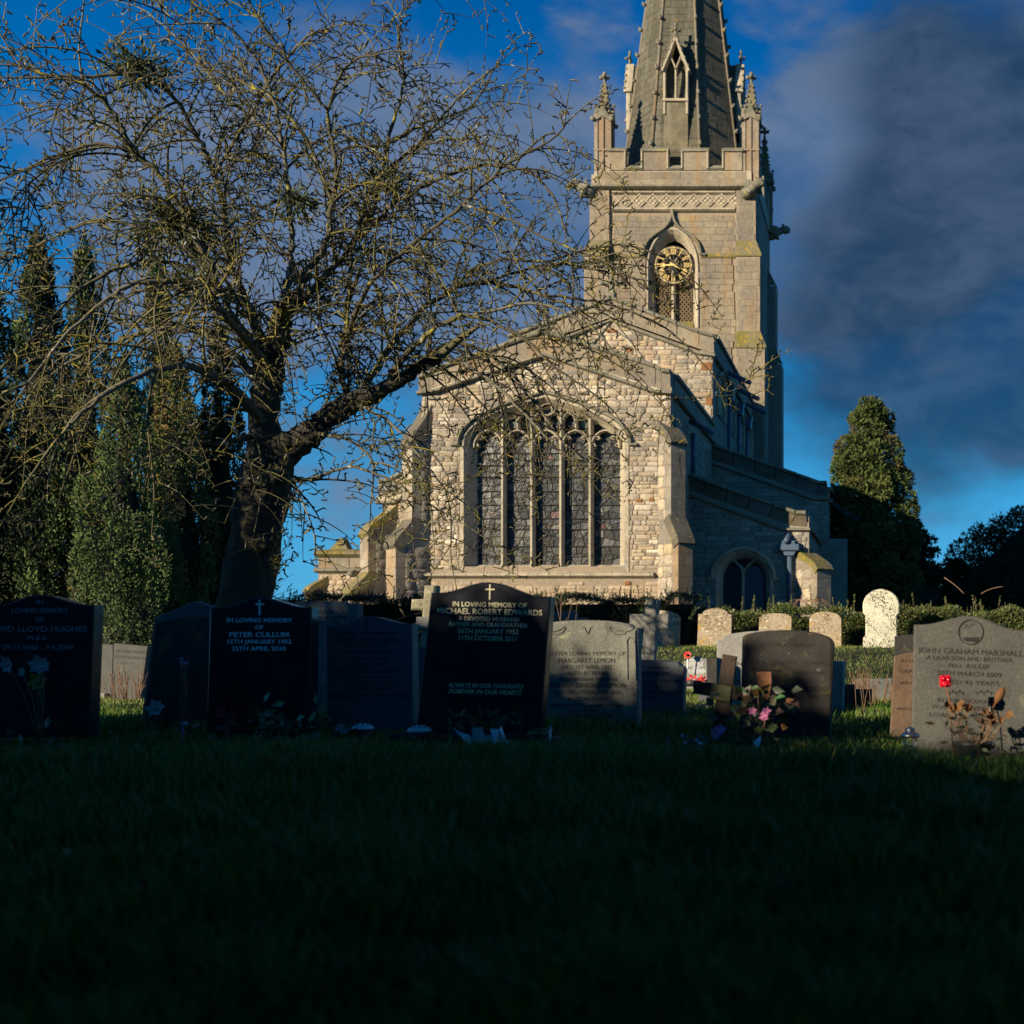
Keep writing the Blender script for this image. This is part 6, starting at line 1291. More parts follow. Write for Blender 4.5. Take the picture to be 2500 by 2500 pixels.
# ------------------------------------------------------------------ apple tree
AT = thing('apple_tree', 'old bare apple tree with mossy trunk and spurred lichened branches, spreading over the graves', 'tree', P(590, 1715, 12.))
TD = 12.; tsc = TD/F
def L3(l): return [(PX(x, TD+d), TD+d, PZ(y, TD+d), r*tsc) for x, y, d, r in l]
LIMBS = [
 [(650, 1130, 0, 52), (645, 1040, .05, 46), (652, 950, .1, 44), (668, 860, .1, 38), (690, 780, .1, 30)],
 [(690, 790, .1, 22), (705, 700, .2, 17), (712, 600, .2, 14), (705, 480, .2, 12), (690, 350, .1, 10), (660, 220, 0, 8), (610, 120, -.2, 7), (540, 60, -.4, 5), (430, 60, -.6, 4)],
 [(690, 780, .1, 20), (740, 690, 0, 17), (790, 600, -.1, 14), (812, 500, -.2, 12), (818, 380, -.3, 10), (800, 270, -.4, 8), (850, 160, -.5, 7), (930, 130, -.6, 5)],
 [(685, 800, .1, 20), (780, 690, .4, 16), (880, 570, .6, 13), (935, 430, .7, 11), (950, 330, .7, 9), (985, 210, .6, 7), (975, 90, .5, 6), (985, 0, .5, 4)],
 [(660, 870, .1, 24), (600, 740, .3, 20), (560, 620, .5, 17), (545, 500, .5, 15), (515, 400, .4, 13), (470, 310, .2, 12), (420, 235, 0, 11), (340, 180, -.3, 10), (230, 185, -.5, 8), (90, 190, -.7, 6), (0, 188, -.8, 4)],
 [(655, 900, .0, 22), (560, 760, -.5, 17), (470, 560, -.8, 14), (390, 430, -1, 12), (325, 365, -1.1, 11), (270, 265, -1.2, 9), (200, 205, -1.4, 7), (100, 180, -1.5, 5), (10, 150, -1.6, 3)],
 [(330, 372, -1.1, 9), (240, 352, -1.2, 8), (140, 378, -1.3, 7), (50, 420, -1.4, 5), (-20, 450, -1.5, 4)],
 [(520, 430, .4, 9), (600, 300, .3, 8), (680, 170, .1, 7), (750, 90, 0, 6), (840, 60, -.1, 4)],
 [(470, 310, .2, 8), (400, 330, .4, 7), (300, 300, .5, 6), (200, 330, .6, 5), (110, 420, .7, 3)],
 [(668, 1120, 0, 54), (740, 1070, -.1, 40), (800, 1020, -.1, 34), (860, 985, -.1, 30), (930, 955, -.2, 23), (1010, 905, -.2, 19), (1070, 870, -.2, 16)],
 [(850, 990, -.1, 20), (838, 930, -.1, 16), (835, 850, 0, 14), (850, 740, .2, 12), (860, 620, .3, 11), (900, 480, .4, 9), (960, 400, .3, 8), (1050, 350, .2, 6), (1140, 340, .1, 4)],
 [(870, 980, -.1, 20), (930, 880, .2, 16), (1000, 790, .5, 14), (1080, 720, .7, 12), (1170, 690, .8, 12), (1240, 695, .8, 11), (1320, 720, .8, 9), (1400, 750, .7, 7), (1470, 790, .6, 4)],
 [(930, 955, -.2, 17), (1000, 860, -.4, 14), (1080, 790, -.6, 12), (1160, 770, -.7, 10), (1280, 830, -.8, 8), (1360, 900, -.8, 6), (1450, 960, -.8, 4)],
 [(1010, 905, -.2, 14), (1100, 840, .1, 12), (1200, 870, .2, 10), (1290, 960, .2, 8), (1360, 1060, .1, 6), (1430, 1130, 0, 4)],
 [(1070, 870, -.2, 13), (1150, 900, -.3, 10), (1230, 960, -.4, 8), (1310, 1040, -.5, 6), (1380, 1120, -.5, 4)],
 [(900, 560, .4, 11), (960, 500, .2, 10), (1060, 440, 0, 10), (1160, 408, -.1, 9), (1260, 410, -.2, 8), (1330, 450, -.2, 7), (1370, 530, -.2, 5), (1385, 600, -.2, 3)],
 [(840, 850, 0, 12), (900, 700, -.4, 10), (1000, 600, -.7, 9), (1130, 500, -.9, 8), (1240, 400, -1, 7), (1340, 345, -1, 5), (1385, 300, -1, 4)],
 [(1130, 500, -.9, 7), (1250, 540, -1, 6), (1350, 590, -1, 5), (1480, 640, -1, 4), (1560, 690, -1, 3)],
 [(1080, 720, .7, 9), (1200, 640, .6, 8), (1330, 640, .5, 7), (1460, 660, .4, 5), (1600, 690, .4, 3)],
 [(1170, 690, .8, 9), (1320, 650, .9, 7), (1450, 640, .9, 5), (1570, 650, .9, 3)],
 [(645, 1040, 0, 26), (570, 950, -.6, 20), (470, 900, -1.1, 16), (380, 900, -1.5, 12), (260, 960, -1.9, 9), (150, 1060, -2.1, 7), (60, 1180, -2.2, 4)],
 [(650, 950, .1, 24), (540, 840, .4, 18), (420, 800, .6, 14), (300, 830, .8, 11), (180, 880, .9, 8), (60, 960, 1, 6), (-20, 1010, 1, 4)],
 [(655, 900, .1, 22), (560, 780, -.9, 17), (460, 700, -1.5, 13), (340, 690, -1.9, 11), (250, 740, -2.1, 8), (140, 840, -2.3, 6), (60, 950, -2.4, 4)],
 [(560, 660, .5, 14), (460, 610, .9, 12), (350, 560, 1.1, 10), (230, 540, 1.3, 8), (110, 590, 1.4, 6), (0, 650, 1.4, 4)],
 [(600, 740, .3, 14), (500, 690, .0, 12), (420, 640, -.2, 10), (300, 650, -.5, 9), (180, 720, -.7, 7), (90, 820, -.9, 4)],
 [(640, 1060, 0, 16), (540, 1080, -.5, 11), (430, 1090, -.9, 8), (320, 1150, -1.2, 6), (240, 1240, -1.4, 4)],
 [(680, 1180, 0, 14), (760, 1170, -.4, 9), (850, 1140, -.7, 7), (940, 1165, -.9, 6), (1030, 1220, -1, 5), (1150, 1290, -1.1, 3)],
 [(760, 1060, -.1, 10), (850, 1075, -.6, 7), (910, 1130, -.8, 6), (905, 1230, -.9, 3)],
 [(860, 985, -.1, 10), (950, 1030, -.6, 7), (1030, 1120, -.8, 6), (1090, 1200, -.9, 3)],
 [(1320, 720, .8, 8), (1430, 732, .8, 7), (1540, 760, .8, 6), (1640, 812, .8, 5), (1720, 890, .8, 4), (1775, 955, .8, 3), (1838, 915, .8, 2)],
 [(1330, 640, .5, 7), (1440, 610, .5, 6), (1540, 600, .5, 5), (1640, 640, .5, 4), (1700, 690, .5, 3)],
 [(1160, 770, -.7, 8), (1300, 740, -.8, 7), (1430, 790, -.8, 6), (1520, 880, -.8, 4), (1600, 960, -.8, 3)],
 [(1250, 410, -.2, 6), (1330, 330, -.2, 5), (1390, 345, -.2, 4), (1440, 390, -.2, 3)],
 [(815, 500, -.2, 10), (740, 330, .2, 9), (640, 230, .5, 8), (520, 170, .8, 6), (420, 150, .9, 4)],
 [(950, 350, .7, 9), (1040, 300, .9, 8), (1150, 260, 1, 6), (1215, 150, 1, 4)],
 [(935, 430, .7, 9), (1040, 330, .4, 8), (1130, 230, .2, 6), (1220, 155, .1, 4)],
 [(800, 270, -.4, 8), (720, 170, -.6, 7), (640, 60, -.8, 6), (600, -20, -.9, 5)],
 [(690, 350, .1, 9), (560, 240, .6, 8), (450, 110, .9, 6), (360, 30, 1.1, 4)],
]
# trunk: gnarled tube with a flared foot
mb = MB(); tr = catmull(L3([(572, 1745, 0, 78), (588, 1590, 0, 66), (602, 1450, 0, 59), (622, 1300, 0, 55), (645, 1195, 0, 58), (660, 1115, 0, 52), (655, 1065, 0, 40)]), 7)
n = 18; vs = []
for i, (x, y, z, r) in enumerate(tr):
    for k in range(n):
        a = 2*PI*k/n; q = 1+.10*math.sin(3*a+i*.31)+.07*math.sin(5*a-i*.5+1)+R.uniform(-.05, .05)+.09*max(0, math.sin(i*1.1+2*a))**4
        vs.append((x+r*q*math.cos(a), y+r*q*math.sin(a), z))
mb.add(vs, [(i*n+k, i*n+(k+1) % n, (i+1)*n+(k+1) % n, (i+1)*n+k) for i in range(len(tr)-1) for k in range(n)], (1, 1, 1), 0, True); mb.build('trunk', 'bark', AT)
for x, y, r in ((690, 1130, 26), (640, 1330, 18), (600, 1250, 16), (700, 1075, 22)): m2 = MB(); c = P(x, y, TD-.18); m2.blob(c, (r*tsc, r*tsc*.9, r*tsc), 9, 6, .2); m2.build('burr', 'bark', AT)
TW = MB(); YG = [(.09, .078, .034), (.075, .066, .024), (.11, .10, .05), (.20, .165, .02), (.045, .036, .025), (.10, .09, .04), (.19, .175, .11), (.035, .03, .022), (.13, .12, .03)]
def rv(): 
    v = Vector((R.gauss(0, 1), R.gauss(0, 1), R.gauss(0, 1))); return v.normalized()
def spur(p, d, s=1.):
    d = (d+Vector((0, 0, .35))).normalized(); l = R.uniform(.04, .09)*s; t = R.choice(YG)
    a = p+d*l*.55+rv()*.012; b = a+(d+rv()*.7).normalized()*l*.5; r = R.uniform(.0055, .009)
    TW.tube([p, a, b], [r, r*.95, r*1.1], 3, t, cap=False)
    for _ in range(R.choice((1, 2, 2, 3))): e = b+(d+rv()*1.1).normalized()*l*R.uniform(.25, .5); TW.tube([b, e], [r*.9, r*.5], 3, t, cap=False)
def twig(p, d, L, r, lvl, droop):
    n_ = max(3, int(L/.075)); pts = [Vector(p)]; d = Vector(d).normalized(); st = L/n_; sw = rv()*.055
    for i in range(n_):
        if i % 4 == 3: sw = rv()*.055
        d = (d+Vector((0, 0, -droop*st))+sw+rv()*.05).normalized(); pts.append(pts[-1]+d*st)
    t = R.choice(YG); TW.tube(pts, [r*(1-.65*i/n_) for i in range(n_+1)], 4 if lvl == 1 else 3, t, cap=False)
    for i in range(1, n_+1):
        dd = (pts[i]-pts[i-1]).normalized()
        if R.random() < (.5 if lvl == 1 else .55):
            o = dd.cross(rv()).normalized(); spur(pts[i], o*.9+dd*.35, 1. if lvl == 1 else .85)
        if lvl < 3 and R.random() < (.32 if lvl == 1 else .10):
            o = dd.cross(rv()).normalized(); twig(pts[i], o+dd*.5+Vector((0, 0, .2)), L*R.uniform(.25, .55), max(.006, r*.6), lvl+1, droop*R.uniform(.5, 1.6))
for li, l in enumerate(LIMBS):
    main = li in (0, 9); c = catmull(L3(l), 6); mb = MB(); pts = [Vector(q[:3])+rv()*min(.02, q[3]*.35) for q in c]
    rad = [q[3]*(.8 if main else .42+.12*min(1, q[3]/.08))*R.uniform(.9, 1.1) for q in c]
    big = main or max(rad) > .055; mb.tube(pts, rad, 10 if main else 7); t_ = (1, 1, 1) if main else R.choice([(.085, .075, .05), (.11, .10, .075), (.07, .06, .04), (.14, .13, .10)]); mb.t = [t_]*len(mb.t)
    mb.build('limb', 'bark' if main else 'twig', AT)
    acc = 0
    for i in range(1, len(pts)):
        seg = (pts[i]-pts[i-1]); acc += seg.length; dd = seg.normalized(); r = rad[i]
        if r > .13: continue
        low = XP+pts[i].x/pts[i].y*F < 600 and pts[i].z < 3.5
        while acc > (.15 if low else .06):
            acc -= (.15 if low else .06); o = dd.cross(rv()).normalized()
            if R.random() < (.62 if pts[i].z > 5.4 else 1.)*((.55 if r < .06 else .25) if not (XP+pts[i].x/pts[i].y*F > 1000 or (XP+pts[i].x/pts[i].y*F > 720 and pts[i].z < 2.95)) else .2):
                twig(pts[i], o*.75+dd*.8+Vector((0, 0, .12)), R.uniform(.3, 1.5)*(1 if r < .06 else .8)*(.45 if XP+pts[i].x/pts[i].y*F > 1380 else 1), min(.013, max(.0075, r*.6)), 1, R.uniform(.6, 1.9))
            if r < .05 and R.random() < .55: spur(pts[i]+o*r*.6, o+dd*.3, 1.15)
    twig(pts[-1], (pts[-1]-pts[-2]), .5, max(.006, rad[-1]), 1, .8)
for _ in range(26):                                            # thin whips from the foot of the trunk
    p = Vector(P(655+R.uniform(-15, 15), R.uniform(1340, 1470), TD-.1)); twig(p, (R.uniform(.3, 1), R.uniform(-.5, .2), R.uniform(.2, 1)), R.uniform(.15, .4), .004, 3, -.3)
TW.build('twigs', 'twig', AT, kind='stuff'); print('twig verts', len(TW.v))
# mistletoe clumps
def mistletoe(label, x, y, D, r, n):
    T = thing('mistletoe', label, 'mistletoe', P(x, y, D), 'mistletoe clumps in the apple tree'); c = P(x, y, D); mb = MB(); st = MB()
    for k in range(n):
        d = rv(); d.z -= .15; p = c+Vector((d.x*1.25, d.y, d.z*.8))*r*R.uniform(.3, 1.05)
        if k % 3 == 0: st.tube([c+rv()*r*.2, p], .004, 3, (.06, .065, .02), cap=False)
        leafp(mb, p, d+rv()*.6, R.uniform(.05, .09), .012, R.choice([(.045, .06, .015), (.06, .07, .02), (.035, .045, .015)]))
    mb.build('leaves', 'mistletoe', T, kind='stuff'); st.build('stems', 'mistletoe', T, kind='stuff')
mistletoe('large mistletoe clump high in the upper left of the apple tree', 335, 160, 11.9, .30, 520); mistletoe('broad mistletoe clump on the left side of the apple tree above the cypresses', 420, 540, 11.3, .42, 620)
mistletoe('mistletoe clump beside the two pale upright limbs in the apple tree', 720, 490, 11.9, .2, 200); mistletoe('small mistletoe clump right of the middle upright limb of the apple tree', 930, 440, 12.2, .17, 140); mistletoe('mistletoe clump low on the left over the cypress tops', 470, 690, 11.2, .26, 220)

# ------------------------------------------------------------------ leaf clouds
def leaf_cloud(name, c, d, size, matk, tints, parent=None, aspect=.4, up=0., **kw):
    """one bent diamond leaf per row of c, pointing along d"""
    n = len(c); d = d/np.maximum(1e-6, np.linalg.norm(d, axis=1, keepdims=True)); rr = NR.normal(size=(n, 3)); s = np.cross(d, rr); s /= np.maximum(1e-6, np.linalg.norm(s, axis=1, keepdims=True))
    size = np.asarray(size).reshape(-1, 1)*np.ones((n, 1)); w = size*aspect*.5; k = np.cross(s, d)*size*.10
    v = np.stack([c, c+d*size*.45+s*w+k, c+d*size, c+d*size*.45-s*w+k], 1).reshape(-1, 3); f = np.arange(n*4).reshape(-1, 4)
    t = np.repeat(tints, 4, axis=0); return np_mesh(name, v, f, t, matk, parent, **kw)
def pick(pal, n, j=.25): p = np.array(pal)[NR.integers(0, len(pal), n)]; return p*(1+NR.uniform(-j, j, (n, 1)))
def conifer(name, label, cat, x, D, top, base, hw, nl, pal, shape='column', clumps=70, size=.07, up=1., group=None, trunk=True, cz=None, flat=.6):
    """crown of leaf clumps around a dark lumpy core; px of axis, crest and half-width"""
    s = D/F; X = PX(x, D); z0 = PZ(base, D) if base else ground_z(X, D); z1 = PZ(top, D); g = ground_z(X, D); H = z1-z0; Rm = hw*s
    T = thing(name, label, cat, (X, D, g), group)
    prof = {'column': lambda f: (min(1, (f+.06)*5)**.5)*(1-f**1.9)**.9+.04*(1-f), 'cone': lambda f: min(1, (f+.05)*5)**.6*(1-f)**.72+.03, 'yew': lambda f: min(1, (f+.2)*2.2)*(1-f)**.47+.02, 'dome': lambda f: math.sqrt(max(.02, 1-f*f*.98))}[shape]
    cs = []; rs = []
    for k in range(clumps):
        f = R.random()**(.75 if shape != 'cone' else 1.15); a = R.uniform(0, 2*PI); r = Rm*prof(f)*(R.uniform(.6, 1.1) if shape != 'yew' else R.uniform(.6, 1.15))
        cs.append((X+r*math.cos(a), D+r*math.sin(a), z0+f*H)); rs.append(Rm*(R.uniform(.13, .26) if shape == 'column' else R.uniform(.13, .28))*(.4+.6*prof(f))*(.45 if shape == 'dome' else 1))
    if shape == 'yew':
        for q in range(70):
            f = R.uniform(.02, .9)**1.2; a = R.uniform(0, 2*PI); r = Rm*prof(f)*R.uniform(1.02, 1.3); cs.append((X+r*math.cos(a), D+r*math.sin(a), z0+f*H)); rs.append(Rm*R.uniform(.06, .11))
    for q in range(6): cs.append((X+R.uniform(-.06, .06)*Rm, D, z1-.05-q*H*.02)); rs.append(Rm*(.07+.025*q))
    cs = np.array(cs); rs = np.array(rs); idx = NR.choice(len(cs), nl, p=rs**2/np.sum(rs**2))
    v = NR.normal(size=(nl, 3)); v /= np.linalg.norm(v, axis=1, keepdims=True); out = cs[idx]-np.array([X, D, 0]); out[:, 2] = 0; out /= np.maximum(.05, np.linalg.norm(out, axis=1, keepdims=True))
    v = v+out*.5; v /= np.linalg.norm(v, axis=1, keepdims=True)
    rad = rs[idx][:, None]*NR.uniform(.75, 1.08, (nl, 1)); p = cs[idx]+v*rad*np.array([1, 1, 3.4 if shape == 'column' else 1.])
    d = v+np.array([0, 0, up])+NR.normal(size=(nl, 3))*.45; tn_ = pick(pal, len(cs), .2)[idx]*(1+NR.uniform(-.2, .2, (nl, 1)))
    leaf_cloud('foliage', p, d, NR.uniform(.6, 1.4, nl)*size, 'leafdull', tn_, T, .38, kind='stuff')
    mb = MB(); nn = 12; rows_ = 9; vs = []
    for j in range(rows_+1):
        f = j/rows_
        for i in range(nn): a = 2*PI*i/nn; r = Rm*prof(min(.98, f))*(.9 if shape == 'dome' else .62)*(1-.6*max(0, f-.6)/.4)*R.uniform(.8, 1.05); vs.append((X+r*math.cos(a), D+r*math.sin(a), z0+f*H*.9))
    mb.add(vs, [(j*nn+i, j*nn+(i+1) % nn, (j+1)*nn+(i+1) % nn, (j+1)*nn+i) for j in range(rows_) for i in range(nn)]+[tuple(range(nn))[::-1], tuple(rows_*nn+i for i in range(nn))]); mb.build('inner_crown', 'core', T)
    if trunk: mb = MB(); mb.tube([(X, D, g-.1), (X+.05, D, g+H*.3), (X, D, z0+H*.5)], [.16, .12, .06], 8); mb.build('trunk', 'treebark', T)
    return T
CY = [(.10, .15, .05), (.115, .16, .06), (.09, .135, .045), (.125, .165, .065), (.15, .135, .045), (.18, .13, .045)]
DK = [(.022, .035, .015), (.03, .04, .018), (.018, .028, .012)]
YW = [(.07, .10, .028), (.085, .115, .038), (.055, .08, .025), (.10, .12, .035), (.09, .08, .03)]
GC = 'cypresses in a clump on the left'
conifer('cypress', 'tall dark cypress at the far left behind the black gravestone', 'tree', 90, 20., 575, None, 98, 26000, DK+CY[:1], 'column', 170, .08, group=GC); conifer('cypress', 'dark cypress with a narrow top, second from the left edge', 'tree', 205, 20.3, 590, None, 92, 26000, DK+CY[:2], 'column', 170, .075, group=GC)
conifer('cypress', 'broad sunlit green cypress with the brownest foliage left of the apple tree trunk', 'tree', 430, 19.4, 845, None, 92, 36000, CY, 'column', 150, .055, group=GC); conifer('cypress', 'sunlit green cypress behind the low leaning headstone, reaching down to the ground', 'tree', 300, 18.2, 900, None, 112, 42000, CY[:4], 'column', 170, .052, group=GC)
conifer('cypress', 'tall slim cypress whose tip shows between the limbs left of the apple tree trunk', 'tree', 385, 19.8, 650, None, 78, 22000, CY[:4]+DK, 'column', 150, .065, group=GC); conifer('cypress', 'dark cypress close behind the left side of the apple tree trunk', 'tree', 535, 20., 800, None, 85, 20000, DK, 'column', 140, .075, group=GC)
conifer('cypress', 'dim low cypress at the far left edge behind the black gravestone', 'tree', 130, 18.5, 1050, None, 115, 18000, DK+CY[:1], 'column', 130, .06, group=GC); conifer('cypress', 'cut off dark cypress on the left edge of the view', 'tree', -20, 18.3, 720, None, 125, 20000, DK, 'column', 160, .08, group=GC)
x_, y_ = -9.0, 8.87; conifer('cypress', 'slim dark cypress added outside the left edge to shade the apple tree trunk', 'tree', XP+x_/y_*F, y_, 20, None, 300, 20000, DK, 'column', 160, .07, group=GC)  # unseen tree added so that its shadow darkens the trunk
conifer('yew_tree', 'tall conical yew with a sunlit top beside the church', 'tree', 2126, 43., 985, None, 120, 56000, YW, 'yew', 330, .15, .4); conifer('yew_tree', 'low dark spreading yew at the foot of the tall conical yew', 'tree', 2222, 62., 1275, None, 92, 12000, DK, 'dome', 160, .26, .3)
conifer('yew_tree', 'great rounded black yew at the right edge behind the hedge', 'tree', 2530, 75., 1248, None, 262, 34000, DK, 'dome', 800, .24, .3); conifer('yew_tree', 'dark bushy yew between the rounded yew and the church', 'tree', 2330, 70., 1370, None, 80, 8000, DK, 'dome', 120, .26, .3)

# ------------------------------------------------------------------ hedges
def hedge(label, x0, x1, D, ytop, pal, n, size, depth=1.1, sprigs=60, bump=6, sp=.3):
    X0, X1 = PX(x0, D), PX(x1, D); g = ground_z((X0+X1)/2, D)-.05; zt = PZ(ytop, D); T = thing('hedge', label, 'hedge', ((X0+X1)/2, D, g))
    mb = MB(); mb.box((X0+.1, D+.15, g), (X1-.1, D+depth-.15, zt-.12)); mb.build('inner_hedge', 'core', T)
    k1 = int(n*.62); u = NR.uniform(X0, X1, n); lump = .06*np.sin(u*2.3)+.05*np.sin(u*5.1+1)+.04*np.sin(u*9.7)
    z = np.where(np.arange(n) < k1, NR.uniform(g, 1, n)*0+g+(zt+lump-g)*NR.uniform(0, 1, n)**.85, zt+lump+NR.normal(0, .035, n)); y = np.where(np.arange(n) < k1, D+.07*np.sin(u*3+z*4)+NR.normal(.02, .05, n), D+NR.uniform(0, depth, n))
    d = NR.normal(size=(n, 3))*.6+np.where((np.arange(n) < k1)[:, None], np.array([[0, -1, .5]]), np.array([[0, -.2, 1]]))
    leaf_cloud('foliage', np.stack([u, y, z], 1), d, NR.uniform(.6, 1.3, n)*size, 'leaf', pick(pal, n, .35), T, .55, kind='stuff')
    cs = []; ds = []; st = MB()                                   # upright sprigs along the top
    for k in range(sprigs):
        x = R.uniform(X0+.1, X1-.1); y = D+R.uniform(.05, depth*.8); h = abs(R.gauss(.14, .1))*sp/.3; p0 = Vector((x, y, zt-.05)); p1 = p0+Vector((R.uniform(-.06, .06), 0, h+.05)); st.tube([p0, p1], [.006, .003], 3, cap=False)
        for i in range(int(10+h*120)):
            q = p0.lerp(p1, R.random()); cs.append(q); ds.append((R.uniform(-1, 1), R.uniform(-1, 1), .7))
    st.build('sprig_stems', 'stem', T, kind='stuff')
    if cs: leaf_cloud('sprig_leaves', np.array(cs), np.array(ds), NR.uniform(.6, 1.2, len(cs))*size*.8, 'leaf', pick(pal, len(cs), .3), T, .5, kind='stuff')
    return T
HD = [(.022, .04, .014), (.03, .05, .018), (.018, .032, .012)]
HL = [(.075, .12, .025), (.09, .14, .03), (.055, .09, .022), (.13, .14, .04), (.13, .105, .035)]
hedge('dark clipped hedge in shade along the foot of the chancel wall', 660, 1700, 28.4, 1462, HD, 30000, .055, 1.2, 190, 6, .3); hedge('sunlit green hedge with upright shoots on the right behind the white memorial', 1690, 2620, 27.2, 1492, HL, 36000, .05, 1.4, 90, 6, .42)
T = thing('ivy_mound', 'round ivy covered stump beside the half shaded lichened headstone', 'ivy', P(1722, 1590, 26.9)); c = P(1718, 1550, 26.95); n = 2600; v = NR.normal(size=(n, 3)); v /= np.linalg.norm(v, axis=1, keepdims=True); v[:, 2] = np.abs(v[:, 2])*1.2-.25
leaf_cloud('ivy_leaves', np.array(c)+v*np.array([.38, .25, .62]), v+NR.normal(size=(n, 3))*.5, NR.uniform(.04, .07, n), 'leaf', pick([(.05, .07, .03), (.07, .085, .045), (.035, .05, .02)], n), T, .8, kind='stuff'); mb = MB(); mb.blob(c, (.32, .2, .55), 10, 7); mb.build('stump', 'core', T)
T = thing('bramble', 'arching red brown bramble stems on the hedge below the church buttress', 'bramble', P(1950, 1480, 27.3)); mb = MB()
for k in range(12): x = 1925+k*6+R.uniform(-8, 8); a = P(x, 1488, 27.4); mb.tube(bez(a, a+Vector((R.uniform(-.1, .1), 0, .3)), a+Vector((R.uniform(.1, .4), 0, R.uniform(.2, .38))), a+Vector((R.uniform(.3, .6), 0, R.uniform(.0, .2))), 8), .006, 4, (.3, .1, .08))
mb.build('stems', 'stem', T, kind='stuff')
T = thing('bramble', 'two long bare bramble canes above the hedge at the far right', 'bramble', P(2350, 1460, 27.5)); mb = MB(); mb.tube(bez(P(2305, 1410, 27.6), P(2330, 1425, 27.6), P(2345, 1440, 27.6), P(2354, 1450, 27.6), 6), .012, 4); mb.tube(bez(P(2450, 1432, 27.6), P(2430, 1434, 27.6), P(2412, 1438, 27.6), P(2395, 1450, 27.6), 6), .010, 4); mb.build('stems', 'stem', T, kind='stuff')

# ------------------------------------------------------------------ grass
def blades(name, x, y, h, w, pal, **kw):
    n = len(x); z = np.array([ground_z(a, b) for a, b in zip(x, y)]); a = NR.uniform(0, 2*PI, n); b = np.stack([x, y, z-.01], 1)
    s = np.stack([np.cos(a), np.sin(a), a*0], 1)*w[:, None]; ln = NR.normal(0, .28, (n, 2))*h[:, None]; m_ = b+np.stack([ln[:, 0]*.35, ln[:, 1]*.35, h*.6], 1); t = b+np.stack([ln[:, 0]*1.1, ln[:, 1]*1.1, h*NR.uniform(.8, 1., n)], 1)
    v = np.stack([b-s, b+s, m_+s*.7, m_-s*.7, t], 1).reshape(-1, 3); o = np.arange(n)[:, None]*5
    f = np.concatenate([o+np.array([[0, 1, 2]]), o+np.array([[0, 2, 3]]), o+np.array([[3, 2, 4]])], 1).reshape(-1, 3); return np_mesh(name, v, f, np.repeat(pick(pal, n, .3), 5, axis=0), 'grass', None, **kw)
GP = [(.06, .15, .01), (.08, .17, .012), (.095, .18, .018), (.12, .17, .02), (.05, .125, .008), (.22, .2, .05)]
n = 250000; yy = 1.25+(10.5-1.25)*NR.uniform(0, 1, n)**1.15; xx = NR.uniform(-.78, .16, n)*yy+NR.normal(0, .1, n)
cl = np.sin(xx*3.1+np.sin(yy*2.3)*2)*np.sin(yy*3.7+np.sin(xx*1.9)*2)*.6+np.sin(xx*9.3+yy*4.1+np.sin(yy*7)*1.3)*np.sin(yy*8.1-xx*3.3)*.5; keep = NR.uniform(-1.5, 1, n) < cl+.35; xx, yy, cl = xx[keep], yy[keep], cl[keep]
blades('lawn_grass', xx, yy, (.04+.06*np.clip(cl+.8, 0, 2)*.5)*NR.uniform(.5, 1.9, len(xx))*(1+.35*np.exp(-((yy-4.7)/.7)**2))*np.where((yy > 5.15) & (yy < 7.4), .55, 1.), NR.uniform(.0016, .003, len(xx))*(1+yy*.08), GP, kind='stuff', label='long unmown grass in front of the gravestones')
n = 500; yy = NR.uniform(2.2, 9, n); xx = NR.uniform(-.75, .15, n)*yy; zz = np.array([ground_z(a, b) for a, b in zip(xx, yy)])+NR.uniform(.005, .05, n)
leaf_cloud('fallen_leaves', np.stack([xx, yy, zz], 1), NR.normal(size=(n, 3))*np.array([1, 1, .3]), NR.uniform(.03, .06, n), 'leaf', pick([(.16, .09, .03), (.12, .07, .03), (.2, .14, .05)], n), None, .6, kind='stuff', label='brown fallen leaves scattered in the grass')
n = 120000; yy = NR.uniform(10.5, 28.2, n); xx = PX(NR.uniform(-100, 2560, n), yy)
GB = [(.13, .18, .03), (.16, .20, .035), (.11, .155, .028), (.20, .20, .06), (.10, .14, .025)]
blades('bank_grass', xx, yy, NR.uniform(.03, .085, n), NR.uniform(.004, .008, n), GB, kind='stuff', label='short sunlit grass on the bank below the hedge')

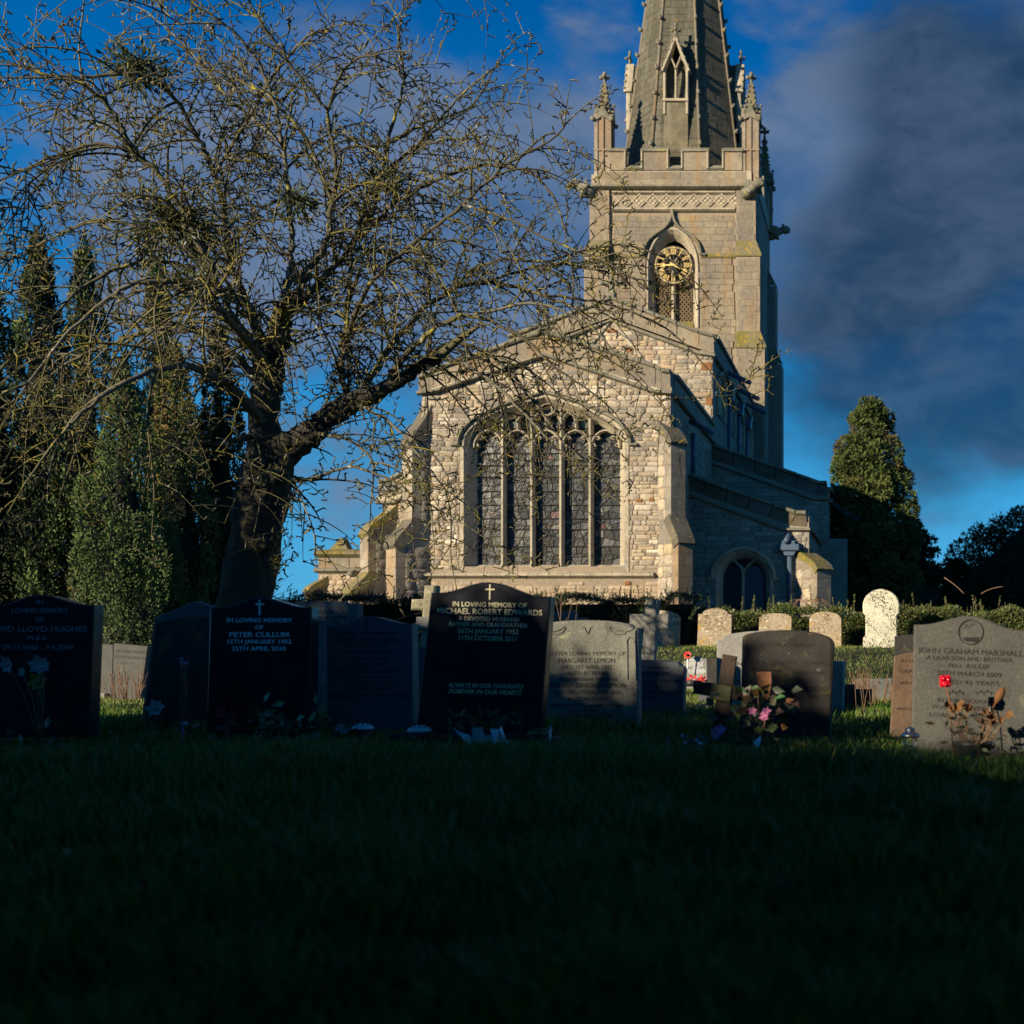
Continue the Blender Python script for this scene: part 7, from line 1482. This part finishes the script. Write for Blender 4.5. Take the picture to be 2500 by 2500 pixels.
# ------------------------------------------------------------------ unseen planting added around the view to shade the near graves and grass
def sun_uv(u, t): return (t*math.sin(SUN_AZ)+u*math.cos(SUN_AZ), t*math.cos(SUN_AZ)-u*math.sin(SUN_AZ))
def shade_hedge(label, us, t, hs, nl=7000, size=.16, th=.8):
    """an unseen evergreen screen added to block the low sun; us/hs: where along it and how tall"""
    x0, y0 = sun_uv(us[0], t); T = thing('added_shade_screen', label, 'hedge', (x0, y0, ground_z(x0, y0))); mb = MB(); vs = []
    for u, h in zip(us, hs):
        for dt, z in ((-th/2, -.1), (-th/2, h-.1), (th/2, h-.1), (th/2, -.1)): x, y = sun_uv(u, t+dt); vs.append((x, y, z))
    k = len(us); mb.add(vs, [(i*4+j, (i+1)*4+j, (i+1)*4+(j+1) % 4, i*4+(j+1) % 4) for i in range(k-1) for j in range(4)]+[(0, 1, 2, 3), tuple((k-1)*4+j for j in (3, 2, 1, 0))]); mb.build('inner_hedge', 'core', T)
    u = NR.uniform(us[0], us[-1], nl); h = np.interp(u, us, hs); top = NR.uniform(0, 1, nl) < .5; z = np.where(top, h+np.abs(NR.normal(0, .09, nl))*NR.uniform(.2, 1.6, nl)-.05, h*NR.uniform(0, 1, nl)); dt = np.where(top, NR.uniform(-th/2, th/2, nl), NR.choice([-1, 1], nl)*(th/2+.05)); tt = t+dt
    p = np.stack([tt*math.sin(SUN_AZ)+u*math.cos(SUN_AZ), tt*math.cos(SUN_AZ)-u*math.sin(SUN_AZ), z], 1)
    leaf_cloud('foliage', p, NR.normal(size=(nl, 3))+np.array([0, 0, .6]), NR.uniform(.6, 1.4, nl)*size, 'leafdull', pick(DK, nl), T, .5, kind='stuff')
shade_hedge('tall evergreen screen added behind the camera to cast shade on the near graves', [-10.2, -8.6, -7.4, -7.05, -6.85, -6.6, -6.2, -5.7, -5.4, -5.25, -4.9, -4.75, -4.5, -3.6, -2.4, -.5, 3., 6.], -6.5,
            [3.9, 3.95, 3.9, 3.8, 3.6, 3.4, 3.42, 3.5, 3.55, 3.55, 3.45, 3.25, 3.12, 3.0, 2.95, 2.9, 2.9, 2.9])  # heights shaped to set the shadow line on each gravestone
shade_hedge('lower evergreen screen added out of view on the left to shade the chancel hedge', [-29.5, -28, -26, -24, -23.2], 5., [4.6, 4.9, 5., 4.7, 4.3], 3000, .2)  # unseen screen added so the hedge below the chancel falls in shade

# unseen yew added over the camera to darken the nearest grass
T = thing('yew_tree', 'unseen yew added behind the camera to darken the near grass', 'tree', (2.4, -3.2, ground_z(2.4, -3.2)))
mb = MB(); mb.tube([(2.4, -3.2, -.1), (2.3, -3.1, 1.2), (2.0, -2.8, 2.6), (1.2, -2.0, 4.2)], [.42, .34, .3, .15], 10); mb.build('trunk', 'treebark', T)
mb = MB()
for ax, ay, az in ((-2.2, -.2, 2.6), (-.6, 1.4, 2.7), (1.6, 1.4, 2.8), (3.6, .4, 2.6), (-2., -3., 2.6)): mb.tube(bez((2.1, -2.9, 2.), (1.5, -2., 3.2), (ax*.6, ay*.5-.6, 3.2), (ax, ay, az), 8), [.14, .13, .12, .1, .09, .07, .06, .04, .03], 7)
mb.build('limb', 'treebark', T, kind='stuff')
n = 26000; a = NR.uniform(0, 2*PI, n); r = np.sqrt(NR.uniform(0, 1, n)); px_ = .9+3.5*r*np.cos(a); py_ = -1.95+3.6*r*np.sin(a); zz = 2.35+.18*np.sin(px_*2.1)+.15*np.sin(py_*2.7+1)+np.abs(NR.normal(0, .7, n))
leaf_cloud('foliage', np.stack([px_, py_, zz], 1), NR.normal(size=(n, 3))+np.array([0, 0, -.5]), NR.uniform(.14, .3, n), 'leafdull', pick(DK, n), T, .5, kind='stuff')

def bush(label, x, y, r, h, n):  # unseen bushes added beside the view to darken its lower corners
    T = thing('added_shade_bush', label, 'bush', (x, y, ground_z(x, y))); v = NR.normal(size=(n, 3)); v /= np.linalg.norm(v, axis=1, keepdims=True); k = 1+.12*np.sin(v[:, :1]*9+v[:, 2:]*7)
    p = np.array([x, y, h*.48])+v*k*np.array([r, r, h*.52])*NR.uniform(.85, 1.05, (n, 1)); p[:, 2] = np.maximum(p[:, 2], .02)
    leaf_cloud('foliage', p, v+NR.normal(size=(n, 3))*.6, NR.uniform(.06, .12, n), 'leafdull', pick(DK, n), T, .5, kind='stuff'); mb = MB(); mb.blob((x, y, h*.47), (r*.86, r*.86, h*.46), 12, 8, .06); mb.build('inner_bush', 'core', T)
bush('dark evergreen bush added outside the right edge to darken the near grass', 2.35, 3.1, 1.25, 2.5, 7000)
bush('low dark evergreen bush added outside the left edge to darken the near grass', -4.3, 2.5, 1.0, 1.6, 5000)
